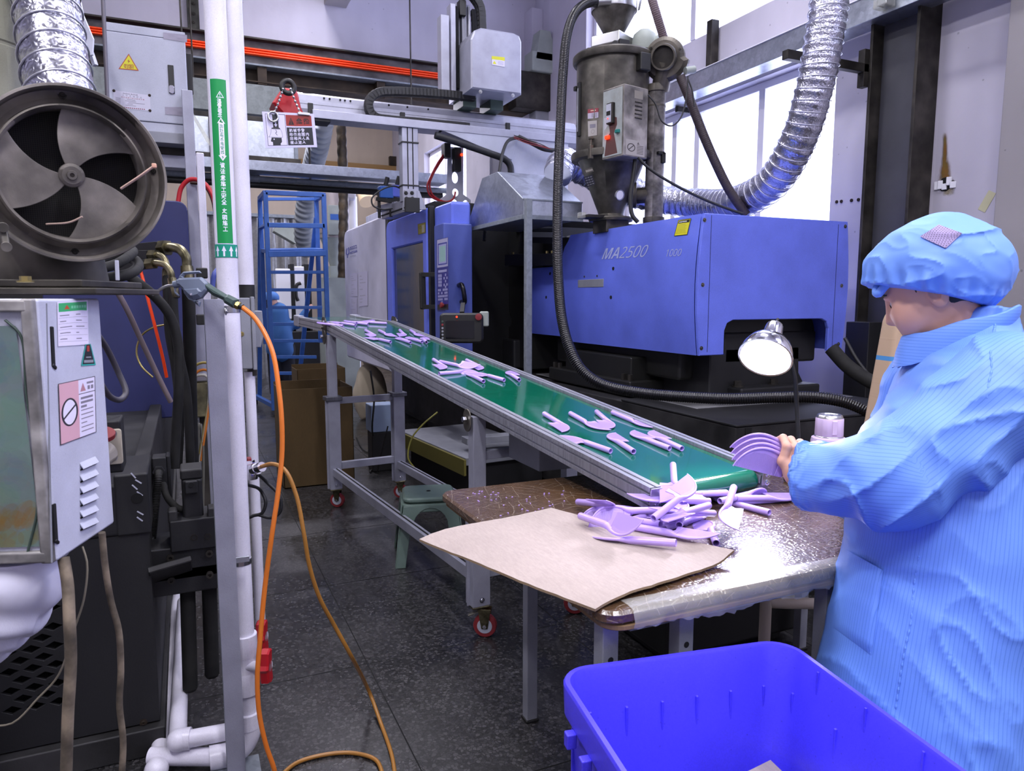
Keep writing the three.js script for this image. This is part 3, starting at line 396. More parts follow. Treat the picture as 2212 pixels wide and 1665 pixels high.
{const a=oX(912,588,DX - 0.1),b=oX(914,668,DX - 0.1),o=V(0.09,0,0.12);part(door,'door_handle',[bar(a,b,0.035,0.05,V(1,0,0),0.01),bar(a.clone().add(V(0,-0.02,0)),a.clone().add(o).add(V(0,-0.02,0)),0.035,0.035),bar(b.clone().add(V(0,0.02,0)),b.clone().add(o).add(V(0,0.02,0)),0.035,0.035)],M.black);}
part(t,'door_seal',[bb(DX - 0.02,DX + 0.02,0.85,dh + 0.01,d1 + 0.005,d1 + 0.06,0.004)],M.black);
const b0=d1 + 0.06,b1=zz(972);
part(t,'front_housing',prism(covS(b0,b1,0.8,dh,0.02,0.03),oZ(1018,600,zz(972)).x - DX - 0.02,{m:zx(DX + 0.02),bevel:0.015}),M.blue);
const cx1=oZ(1018,600,b1).x,k0=zz(941,600,DX - 0.05),kt=oX(960,481,DX - 0.05).y;
const col=part(t,'control_column',bb(DX - 0.06,cx1,0.75,kt,k0,b1 + 0.03,0.012),M.blueDark);
const T5=paint(256,1024,(g,w,h)=>{
g.fillStyle='#27287c';g.fillRect(0,0,w,h);g.fillStyle='#a8a6c4';g.fillRect(10,6,w - 20,395);g.fillStyle='#3a3d92';g.fillRect(26,60,w - 52,310);g.fillStyle='#9b9dc4';g.fillRect(44,80,w - 88,270);g.fillStyle='#8fb4b0';g.fillRect(64,105,w - 124,220);
g.fillStyle='#9a9ac2';g.fillRect(30,440,190,34);for(let r=0;r<4;r++)for(let c=0;c<3;c++)g.fillRect(30 + c*28,500 + r*46,23,38);for(const[x,y]of[[180,500],[150,545],[210,545],[180,590],[150,640],[210,640],[180,670]])g.fillRect(x,y,26,34);
for(let r=0;r<5;r++)for(let c=0;c<6;c++)if(hash(r,c,4)>0.2)g.fillRect(24 + c*36,710 + r*45,29,32);g.fillStyle='#17171a';g.fillRect(10,935,w - 20,80);
});
const cf=(a)=>a.map(([x,y])=>oX(x,y,DX - 0.061));
stickerQ(col,'keypad',T5,cf([[944,518],[969,512],[970,670],[945,671]]),{lift:0.003,rough:0.35});
{const p=oX(959,659,DX - 0.06);part(col,'stop_button',lathe([[0.014,0],[0.014,0.012],[0.022,0.014],[0.022,0.026],[0.018,0.03],[0,0.03]],18,p,V(-1,0,0)),M.redDark,'red mushroom push button');}
{const z=b1 + 0.03,a=oZ(991,616,z),b=oZ(997,652,z),o=V(0,0,0.07);part(col,'handle',sweep([a,a.clone().add(o),b.clone().add(o),b],0.018,{n:24,m:10,tension:0.2}),M.blackGloss);}
const T6=paint(128,160,(g,w,h)=>{g.fillStyle='#a99a2c';g.fillRect(0,0,w,h);g.fillStyle='#c9c2a8';g.fillRect(64,30,44,110);g.strokeStyle='#6d6420';g.lineWidth=6;g.strokeRect(3,3,w - 6,h - 6);g.beginPath();g.arc(40,60,18,0,7);g.stroke();});
stickerQ(door,'hazard_label',T6,[[903,484],[920,480],[920,503],[904,507]].map(([x,y])=>oX(x,y,DX - 0.03)),{lift:0.003,label:'small yellow hazard label'});
// pale cover print and taped papers
const T7=paint(256,256,(g)=>{g.fillStyle='#4546a4';g.lineWidth=16;g.strokeStyle='#4546a4';g.beginPath();g.moveTo(42,40);g.quadraticCurveTo(0,130,45,150);g.quadraticCurveTo(90,130,70,30);g.stroke();g.fillRect(30,170,30,16);for(let i=0;i<4;i++){g.fillRect(100 + i*38,30 - i*2,26,12);g.fillRect(100 + i*38,50,8,30);g.fillRect(118 + i*38,50,8,30);}g.font='bold 52px sans-serif';g.fillText('hAITIAN',90,140,160);g.fillStyle='#a7a7bd';g.font='30px sans-serif';g.fillText('PLASTICS',96,195,150);});
const wf=(a)=>a.map(([x,y])=>oX(x,y,DX));
stickerQ(t,'maker_print',T7,wf([[746,532],[772,525],[774,560],[747,566]]),print(T7));
for(const q of[[[757,592],[773,588],[773,640],[758,640]],[[775,588],[795,585],[795,660],[776,662]],[[757,642],[772,642],[772,680],[757,680]]]){const T=paint(64,128,(g,w,h)=>{g.fillStyle='#cfcbe0';g.fillRect(0,0,w,h);g.fillStyle='#b9b6c6';for(let i=0;i<9;i++)g.fillRect(8,14 + i*12,46*hash(i,2),4);});const s=stickerQ(t,'taped_sheet',T,wf(q),{lift:0.003});}
// robot controller box on top of the clamp cover
const rb=thing('robot_controller','small grey control box standing on top of the pale clamp cover','control box');
const e0=oX(790,470,2.3),e1=oX(845,470,2.3);part(rb,'case',bb(2.3,2.75,ch,oX(790,468,2.3).y,e0.z,e1.z,0.01),M.greyLight);
const lb=oX(830,478,2.3);part(rb,'label',bb(2.296,2.3,lb.y - 0.03,lb.y + 0.03,lb.z - 0.05,lb.z + 0.05,0),M.yellow);
// handheld pendant hanging in front of the column
const pd=thing('teach_pendant','black handheld pendant with red stop button hanging beside the blue control column','pendant');
const pc=oD(998,708,4.85),px=cR.clone(),pn=cF.clone().setY(0).normalize().negate();
const pm=(x,y,z)=>mat4(px,V(0,1,0),pn,pc.clone().addScaledVector(px,x).add(V(0,y,0)).addScaledVector(pn,z));
part(pd,'case',prism(rrect(0.29,0.2,0.03),0.06,{m:pm(0,0,0),bevel:0.012}),M.black);part(pd,'screen',prism(rrect(0.19,0.12,0.006),0.003,{m:pm(-0.01,-0.01,0.059),bevel:0.001}),phys('#0c0d10',0.1));
part(pd,'stop_button',lathe([[0.022,0],[0.022,0.02],[0,0.024]],16,pc.clone().addScaledVector(px,0.115).add(V(0,0.075,0)).addScaledVector(pn,0.06),pn),M.redDark);
for(let i=0;i<6;i++)part(pd,'key',disc(pc.clone().addScaledVector(px,-0.125).add(V(0,0.045 - i*0.022,0)).addScaledVector(pn,0.062),pn,0.007,0.005,12),i==0?M.greenDark:i==1?M.redDark:M.greyBox);
part(pd,'status_lamp',disc(pc.clone().addScaledVector(px,-0.03).add(V(0,0.075,0)).addScaledVector(pn,0.062),pn,0.006,0.004,12),std('#ff2010',0.4,0,{emissive:'#ff2a10',emissiveIntensity:3}));
part(pd,'grip_pad',prism(rrect(0.06,0.1,0.01),0.04,{m:pm(0.15,0.06,-0.01),bevel:0.006}),M.greenGrey);part(pd,'hook',bar(pc.clone().add(V(0,0.1,0)),pc.clone().add(V(0,0.16,0)).addScaledVector(pn,-0.12),0.03,0.02),M.black);
}
// heat hood over the barrel, its post and foil ducts
{
const z0=-4.55,L=(px,py)=>oZ(px,py,z0),xl=L(1131,430).x,xr=2.6,yb=L(1127,468).y,ym=L(1131,430).y,yt=oZ(1104,373,z0 - 0.45).y,zb=-5.6;
const t=thing('extraction_hood','bare galvanised sheet hood over the barrel of the blue machine','hood');
const m=mat4(V(0,0,-1),V(0,1,0),V(1,0,0),V(xl,0,0)),o=[[-z0,yb],[-zb,yb],[-zb,ym - 0.05],[-(z0 - 0.75),yt],[-(z0 - 0.45),yt],[-z0,ym]].reverse();
part(t,'shell',prism(o,xr - xl,{m,bevel:0.004}),M.zinc);
part(t,'rim',[bar(V(xl - 0.004,yb,z0 + 0.004),V(xr,yb,z0 + 0.004),0.02,0.03),bar(V(xl - 0.004,yb,z0),V(xl - 0.004,yb,zb),0.02,0.03),bar(V(xl - 0.006,ym,z0 + 0.003),V(xr,ym,z0 + 0.003),0.008,0.012)],M.zincDull);
for(const dy of[0.12,0.03])part(t,'rivet',screw(V(xl + 0.03,lerp(yb,ym,dy*6),z0 + 0.003),V(0,0,1),0.006),M.steel);
const pst=thing('hood_post','thin galvanised square post carrying the front corner of the extraction hood','post'),px0=xl + 0.02;
part(pst,'tube',bb(px0 - 0.022,px0 + 0.022,0.88,ym,z0 - 0.02 + 0.03,z0 + 0.054,0.004),M.zincDull);part(pst,'foot',bb(px0 - 0.07,px0 + 0.07,0.876,0.884,z0 - 0.04,z0 + 0.1),M.zincDull);
}
function foilDuct(name,label,pts,r,seed){
const c=new THREE.CatmullRomCurve3(pts,false,'centripetal'),L=c.getLength(),n=floor(L / 0.009),pitch=0.062,t=thing(name,label,'duct');
part(t,'foil_sleeve',sweep(pts,(k,s,a)=>{const q=noise3(s*26,cos(a)*4 + 9,sin(a)*4 + 9,seed)- 0.5,w=noise3(s*60,cos(a)*9 + 9,sin(a)*9 + 9,seed + 3)- 0.5;return r*(1 - 0.10*pow(abs(cos(PI*s / pitch)),1)*0 - 0.07*(1 - pow(abs(2*((s / pitch)% 1)- 1),3))+ 0.045*q + 0.018*w);},{n,m:40}),M.foil);
const nt=floor(L / pitch),hp=[];c.arcLengthDivisions=400;// the spiral wire under the foil
const fr=c.computeFrenetFrames(nt*14,false);for(let i=0;i<=nt*14;i++){const u=i /(nt*14),a=i / 14*2*PI,p=c.getPointAt(u);hp.push(p.addScaledVector(fr.normals[i],cos(a)*r*1.0).addScaledVector(fr.binormals[i],sin(a)*r*1.0));}
part(t,'spiral_wire',sweep(hp,0.0028,{n:nt*28,m:5,caps:false}),M.foilWire);return t;
}
foilDuct('foil_duct','silver foil flexible duct sweeping down past the window behind the grey dryer',[oD(1800,-60,4.2),oD(1784,60,4.22),oD(1762,180,4.27),oD(1725,300,4.4),oD(1668,395,4.65),oD(1590,438,5.0),oD(1500,440,5.5),oD(1425,430,5.65),oD(1335,405,5.6),oD(1262,370,5.55),oD(1218,352,5.45),oD(1205,378,5.35)],0.112,4);

// ---------------------------------------------------------------- belt conveyor
const BH=0.95,BU=ray(203,440).normalize(),BW=BU.clone().cross(V(0,1,0)).normalize(),BN=BW.clone().cross(BU).normalize();
const BL=oY(1389,1046,BH),BR=oY(1657,1006,BH),BWID=BR.clone().sub(BL).dot(BW),BLEN=3.52;
const BO=BL.clone();// left rail, near end, top
const bp=(s,w,h=0)=>BO.clone().addScaledVector(BU,s).addScaledVector(BW,w).addScaledVector(BN,h);// along, across, above
const bm=(s,w,h)=>mat4(BW,BN,BU.clone().negate(),bp(s,w,h));
const U2=V(BU.x,0,BU.z).normalize().multiplyScalar(0.9997).add(V(0,0.026,0)).normalize(),N2=BW.clone().cross(U2).normalize(),BO2=bp(BLEN,0,0);
const bp2=(s,w,h=0)=>BO2.clone().addScaledVector(U2,s).addScaledVector(BW,w).addScaledVector(N2,h),bm2=(s,w,h)=>mat4(BW,N2,U2.clone().negate(),bp2(s,w,h));
const HEAD=0.78,BELT_D=-0.012;// belt surface just under the rail tops
{
const t=thing('conveyor','long green belt conveyor on a grey aluminium frame with castors, sloping down to the table','conveyor');
// rails: slotted profile
const prof=(w,h)=>{const o=[],sl=0.008,dp=0.007;o.push([-w / 2,-h / 2],[w / 2,-h / 2]);for(const y of[-h / 4,h / 4])o.push([w / 2,y - sl / 2],[w / 2 - dp,y - sl / 2],[w / 2 - dp,y + sl / 2],[w / 2,y + sl / 2]);o.push([w / 2,h / 2],[sl / 2,h / 2],[sl / 2,h / 2 - dp],[-sl / 2,h / 2 - dp],[-sl / 2,h / 2],[-w / 2,h / 2]);for(const y of[h / 4,-h / 4])o.push([-w / 2,y + sl / 2],[-w / 2 + dp,y + sl / 2],[-w / 2 + dp,y - sl / 2],[-w / 2,y - sl / 2]);return o;};
const RW=0.044,RH=0.07;
for(const w of[RW / 2,BWID - RW / 2]){
const rail=part(t,'rail',prism(prof(RW,RH),BLEN + 0.03,{bevel:0.0008,m:bm(BLEN + 0.0,w,-RH / 2)}),M.alu);
part(rail,'end_cap',prism(rrect(RW,RH*0.75,0.003),0.004,{m:bm(-0.035,w,-RH*0.4),bevel:0.001}),M.steel);
part(rail,'bolt',screw(bp(-0.039,w + 0.004,-0.045),BU.clone().negate(),0.007),M.chrome);if(w>0.2)part(rail,'bolt',screw(bp(-0.039,w + 0.004,-0.02),BU.clone().negate(),0.007),M.chrome);
part(t,'head_rail',prism(prof(RW,0.07),HEAD,{bevel:0.0008,m:bm2(HEAD,w,-0.04)}),M.alu);
part(t,'head_plate',prism(rrect(0.05,0.09,0.01),0.16,{m:bm2(HEAD + 0.16,w,-0.04)}),M.aluPaint);
const out=BW.clone().multiplyScalar(w<0.2?-1:1),e=w<0.2?-0.003:BWID + 0.003;
part(t,'hinge_plate',prism(rrect(0.11,0.16,0.03),0.006,{m:mat4(BU,V(0,1,0),BU.clone().cross(V(0,1,0)),bp(BLEN - 0.0,e,-0.05).addScaledVector(out,0.002))}),M.steelDull);
for(const q of[0,0.05])part(t,'hinge_bolt',hexnut(bp(BLEN + q - 0.02,e,0.0 - q*0.9).addScaledVector(out,0.01),out,0.012,0.014),M.chrome);
}
// belt loop: flat top, round nose, return run
const bw0=RW + 0.003,bw1=BWID - RW - 0.003,rr=0.036,loop=[];
loop.push([BLEN + 0.02,BELT_D]);for(let s=BLEN;s>0.06;s -=0.12)loop.push([s,BELT_D + 0.0003*sin(s*40)]);
const nose=-0.01;for(let i=0;i<=10;i++){const a=PI / 2 + i*PI / 10;loop.push([nose + 0.02 + cos(a)*rr,BELT_D - rr + sin(a)*rr]);}loop.push([BLEN,BELT_D - 2*rr]);
const g=(()=>{const pos=[],idx=[];loop.forEach(([s,h])=>{for(const w of[bw0,bw1])pos.push(...bp(s,w,h).toArray());});for(let i=0;i + 1<loop.length;i++){const a=i*2;idx.push(a,a + 2,a + 1,a + 1,a + 2,a + 3);}const q=new THREE.BufferGeometry();q.setAttribute('position',new THREE.Float32BufferAttribute(pos,3));q.setIndex(idx);q.computeVertexNormals();return q;})();
const belt=part(t,'belt',g,M.belt,'glossy dark green belt');
const hb=part(t,'head_belt',[prism(rrect(bw1 - bw0,0.06,0.004),HEAD + 0.12,{m:bm2(HEAD + 0.12,BWID / 2,BELT_D - 0.032),bevel:0.004})],M.belt);
part(t,'roller',rod(bp(0.012,bw0 + 0.002,BELT_D - rr),bp(0.012,bw1 - 0.002,BELT_D - rr),rr - 0.006,24),M.steelDull);
part(t,'drive_box',bb(0,0,0,0,0,0,0).copy(box(0.26,0.16,0.3,...bp(0.9,BWID / 2,-0.16).toArray())),M.greyBox);
// stand: four posts, ties and castors
const L=(s,w,h)=>bp(s,w,h),posts=[];
const sN=1.13,sF=3.42;
for(const[s,w]of[[sN,0.015],[sN,BWID - 0.015],[sF,0.015],[sF,BWID - 0.015]])posts.push(L(s,w,-0.06));
posts.forEach((p,i)=>{
const yb=0.145,ys=i<2?0.62:0.80;
const post=part(t,'post',[bar(V(p.x,yb,p.z),V(p.x,ys,p.z),0.085,0.075,BU),bar(V(p.x,yb,p.z).addScaledVector(BW,-0.044),V(p.x,ys,p.z).addScaledVector(BW,-0.044),0.022,0.006,BU)],M.aluPaint);
part(post,'inner_post',bar(V(p.x,ys - 0.02,p.z),V(p.x,p.y - 0.02,p.z),0.062,0.05,BU),M.aluPaint);
part(post,'collar',box(0.115,0.03,0.105,p.x,ys,p.z,0.004,YAW*0 + 0.09),M.aluDark);
const o=BW.clone().multiplyScalar(i % 2?0.05:-0.05);
part(post,'clamp_plate',prism([...rrect(0.07,0.1,0.034)],0.006,{m:mat4(BU.clone().setY(0).normalize(),V(0,1,0),BU.clone().setY(0).normalize().cross(V(0,1,0)),V(p.x,p.y - 0.035,p.z).add(o))}),M.steelDull);
part(post,'clamp_bolt',hexnut(V(p.x,p.y - 0.03,p.z).addScaledVector(o,1.25),o.clone().normalize(),0.013,0.016),M.chrome);
part(post,'foot_bolt',screw(V(p.x,0.18,p.z).addScaledVector(BU,-0.04),BU.clone().negate(),0.008),M.chrome);
const c=V(p.x,0,p.z).addScaledVector(BW,0.02).addScaledVector(BU,i<2?-0.03:0.02),ax=BW.clone().multiplyScalar(-0.55).addScaledVector(BU,i % 2?-0.9:-0.75).setY(0).normalize(),fw=ax.clone().cross(V(0,1,0));
const ca=part(t,'castor',[bb(-0.04,0.04,0.135,0.145,-0.04,0.04).applyMatrix4(mT(p.x,0,p.z)),...[-1,1].map((k)=>prism([[-0.028,0.135],[-0.014,0.045],[0.014,0.045],[0.03,0.135]],0.003,{bevel:0.0005,m:mat4(fw,V(0,1,0),fw.clone().cross(V(0,1,0)),c.clone().addScaledVector(ax,k*0.022))}))],M.zincYellow);
part(ca,'wheel',lathe([[0,-0.016],[0.034,-0.016],[0.05,-0.015],[0.053,-0.008],[0.053,0.008],[0.05,0.015],[0.034,0.016],[0,0.016]],28,c.clone().setY(0.053),ax),M.redDark);part(ca,'hub',disc(c.clone().setY(0.053),ax,0.034,0.036),M.greyPaint);part(ca,'axle',hexnut(c.clone().setY(0.053),ax,0.009,0.052),M.chrome);
if(i<2)part(ca,'brake_pedal',bar(c.clone().setY(0.12).addScaledVector(fw,0.02),c.clone().setY(0.095).addScaledVector(fw,0.075),0.03,0.006),M.steelDull);
});
const tie=(a,b,y,w=0.04,h=0.05)=>part(t,'tie',[bar(V(posts[a].x,y,posts[a].z),V(posts[b].x,y,posts[b].z),w,h,V(0,1,0))],M.aluPaint);
tie(0,2,0.27,0.045,0.055);tie(1,3,0.27,0.045,0.055);tie(0,1,0.29);tie(2,3,0.31);tie(2,3,0.78,0.03,0.045);tie(0,1,0.82,0.03,0.04);
for(const[a,b]of[[0,2],[1,3]])part(t,'tie_groove',bar(V(posts[a].x,0.298,posts[a].z).lerp(V(posts[b].x,0.298,posts[b].z),0.02),V(posts[a].x,0.298,posts[a].z).lerp(V(posts[b].x,0.298,posts[b].z),0.98),0.009,0.004,V(0,1,0),0),M.hole);
}
// ---------------------------------------------------------------- table, cardboard
const TH=0.85;
{
const t=thing('work_table','table with a film-wrapped brown top and grey steel legs under the pile of combs','table');
const A=oY(978,1072,TH),B=oY(1330,1316,TH),C=oY(1800,1236,TH),x0=(A.x + B.x)/ 2 - 0.03,x1=2.45,zn=(B.z + C.z)/ 2,zf=-2.29;
const o=[];const rc=0.05;for(const[cx,cz,a]of[[x1 - rc,zn - rc,0],[x0 + rc,zn - rc,PI / 2],[x0 + rc,zf + rc,PI],[x1 - rc,zf + rc,1.5*PI]])for(let i=0;i<=6;i++){const q=a + i*PI / 12;o.push([cx + rc*cos(q),-(cz + rc*sin(q))]);}o.reverse();
part(t,'tabletop',[prism(o,0.03,{m:mat4(V(1,0,0),V(0,0,-1),V(0,1,0),V(0,TH - 0.03,0)),bevel:0.007})],M.wrap,'brown board wrapped in scratched clear film');
part(t,'board_edge',prism(o.map(([x,y])=>[x +(x<1.5?0.012:-0.012),y]),0.012,{m:mat4(V(1,0,0),V(0,0,-1),V(0,1,0),V(0,TH - 0.043,0))}),M.ply);
const r=rng(12),film=[];{const n=150,rows=[[-0.05,0.0015,0.002],[-0.02,0.002,0.003],[0.001,0.0,0.003],[0.005,-0.013,0.004],[0.008,-0.028,0.008],[0.004,-0.042,0.014]],pos=[],idx=[];for(let i=0;i<=n;i++)rows.forEach(([dz,dy,am],j)=>{const x=lerp(x0 + 0.07,x1 - 0.07,i / n),w=fbm(i*0.35,j*0.9 + 3,0,3,61)- 0.5,w2=fbm(i*0.5 + 9,j,0,3,63)- 0.5;pos.push(x,TH + dy + am*(w2 +(j<2?0.5:0))-(j===5?0.03*max(0,fbm(i*0.14,2,0,3,65)- 0.45):0),zn + dz + am*1.6*w);});for(let i=0;i<n;i++)for(let j=0;j<5;j++){const a=i*6 + j,b=a + 6;idx.push(a,a + 1,b,b,a + 1,b + 1);}const g=GG(pos,idx);film.push(g);}
stuffPart(t,'film_edge',film,M.clear);
for(const[a,b]of[[V(x0 + 0.12,TH - 0.07,zn - 0.1),V(x1 - 0.1,TH - 0.07,zn - 0.1)],[V(x0 + 0.12,TH - 0.07,zf + 0.1),V(x1 - 0.1,TH - 0.07,zf + 0.1)],[V(x0 + 0.12,TH - 0.07,zf + 0.1),V(x0 + 0.12,TH - 0.07,zn - 0.1)],[V(x1 - 0.1,TH - 0.07,zf + 0.1),V(x1 - 0.1,TH - 0.07,zn - 0.1)]])part(t,'apron',bar(a,b,0.03,0.05,V(0,1,0)),M.greyBox);
for(const[x,z]of[[oZ(1250,1350,zn - 0.06).x + 0.075,zn - 0.07],[oZ(1472,1350,zn - 0.06).x,zn - 0.06],[oZ(1782,1330,zn - 0.05).x,zn - 0.05],[x0 + 0.3,zf + 0.1],[x1 - 0.1,zf + 0.1]]){
const leg=part(t,'leg',[box(0.04,TH - 0.045,0.04,x,(TH - 0.045)/ 2 + 0.004,z,0.003)],M.greyBox);part(leg,'foot',box(0.05,0.012,0.05,x,0.006,z,0.004),M.black);
for(const y of[TH - 0.13,TH - 0.17,TH - 0.21])part(leg,'bolt_hole',disc(V(x,y,z + 0.02),V(0,0,1),0.007,0.002,12),M.hole);
}
// chips of purple swarf on the film
for(let i=0;i<60;i++){const p=oY(990 + r()*300,1060 + r()*60,TH + 0.002);if(p.z>zf + 0.05&&p.x>x0 + 0.05&&p.z<zn)film.length,(t.userData.sw??=[]).push(box(0.004 + 0.004*r(),0.002,0.003,p.x,p.y,p.z,0,r()*6));}
const sw=t.userData.sw;delete t.userData.sw;if(sw?.length){const s=solo('plastic_swarf','tiny pale lilac plastic chips scattered on the far left of the tabletop','plastic chips',sw,M.comb,null,'stuff');}
}
{
const T=TH + 0.012,c=[[905,1158],[1192,1097],[1586,1206],[1285,1309]].map(([x,y])=>oY(x,y,T)),n=22,top=[],pos=[],idx=[],th=0.006;
const lift=(u,v)=>0.012*pow(1 - u,2)*0.6 + 0.05*pow(max(0,v - 0.55),2)*(1 - u)*0 + 0.02*pow(max(0,u - 0.8)/ 0.2,2)*pow(v,2)- 0.015*pow(max(0,0.25 - u)/ 0.25,2)+ 0.004*(noise2(u*3 + 5,v*3 + 5,0,3)- 0.5);
const P=(u,v)=>c[0].clone().lerp(c[1],u).lerp(c[3].clone().lerp(c[2],u),v).add(V(0,lift(u,v),0)).add(V((noise2(u*30,v*30,0,8)- 0.5)*0.004,0,(noise2(u*30 + 9,v*30,0,8)- 0.5)*0.004));
for(const s of[0,1])for(let j=0;j<=n;j++)for(let i=0;i<=n;i++){const p=P(i / n,j / n);pos.push(p.x,p.y - s*th,p.z);}
const k=(n + 1)*(n + 1),id=(i,j,s)=>s*k + j*(n + 1)+ i;
for(let j=0;j<n;j++)for(let i=0;i<n;i++){idx.push(id(i,j,0),id(i,j + 1,0),id(i + 1,j,0),id(i + 1,j,0),id(i,j + 1,0),id(i + 1,j + 1,0));idx.push(id(i,j,1),id(i + 1,j,1),id(i,j + 1,1),id(i + 1,j,1),id(i + 1,j + 1,1),id(i,j + 1,1));}
const g=GG(pos,idx);
const eidx=[];for(let i=0;i<n;i++)for(const[a,b]of[[id(i,0,0),id(i + 1,0,0)],[id(i + 1,n,0),id(i,n,0)],[id(0,i + 1,0),id(0,i,0)],[id(n,i,0),id(n,i + 1,0)]])eidx.push(a,b,a + k,b,b + k,a + k);
const e=new THREE.BufferGeometry();e.setAttribute('position',new THREE.Float32BufferAttribute(pos,3));e.setIndex(eidx);const e2=e.toNonIndexed();e2.computeVertexNormals();
const t=thing('cardboard_sheet','flat pale cardboard sheet lying over the near left corner of the table','cardboard');
part(t,'sheet',g,M.card);part(t,'cut_edge',e2,M.cardCore,'darker corrugated cut edge');
}
// ---------------------------------------------------------------- combs
function makeComb(){
const o=new THREE.Group();o.name=numbered('comb');scene.add(o);
// local frame: handle along -x, blade along +x, teeth pointing to -y, flat in the xy plane
const R=0.0102;
part(o,'handle',[lathe([[R,0.012],[R,-0.108],[R - 0.0006,-0.11],[R - 0.0022,-0.11],[R - 0.0026,-0.108],[R - 0.0028,-0.02],[0,-0.02]],24,V(0,0,0),V(1,0,0)),
sweep([V(0.008,0,0),V(0.022,0.003,0),V(0.036,0.0095,0),V(0.05,0.014,0)],(k)=>lerp(R,0.0038,sm(k)),{n:16,m:14})],M.comb);
const tip=[V(0.034,0.0085,0),V(0.055,0.0135,0),V(0.08,0.0125,0),V(0.103,0.003,0),V(0.12,-0.013,0),V(0.131,-0.031,0),V(0.136,-0.046,0)];
part(o,'spine',[sweep(tip,(k)=>lerp(0.0048,0.0016,pow(k,0.9)),{n:40,m:10}),prism([[0.01,-0.005],[0.032,0.004],[0.034,-0.044],[0.014,-0.043],[0.02,-0.02]],0.0036,{m:mT(0,0,-0.0018),bevel:0.001})],M.comb);
const c=new THREE.CatmullRomCurve3(tip,false,'centripetal'),pts=c.getSpacedPoints(120),yAt=(x)=>{for(let i=0;i<120;i++)if(pts[i].x<=x&&pts[i + 1].x>x)return pts[i].y;return -0.012;};
const teeth=[];for(let x=0.0355;x<0.1325;x +=0.0022)teeth.push(at(new THREE.BoxGeometry(0.0015,yAt(x)+ 0.044,0.0024),x,(yAt(x)- 0.044)/ 2,0));
stuffPart(o,'teeth',teeth,M.comb);
part(o,'web',prism([[0.034,0.007],...pts.filter((p,i)=>i % 8===0&&p.x>0.034&&p.x<0.122).map((p)=>[p.x,p.y - 0.001]),[0.114,-0.016],[0.098,-0.002],[0.07,0.002],[0.034,-0.006]],0.0018,{m:mT(0,0,-0.0009),bevel:0.0004}),M.comb);
return o;
}
let comb0=null;
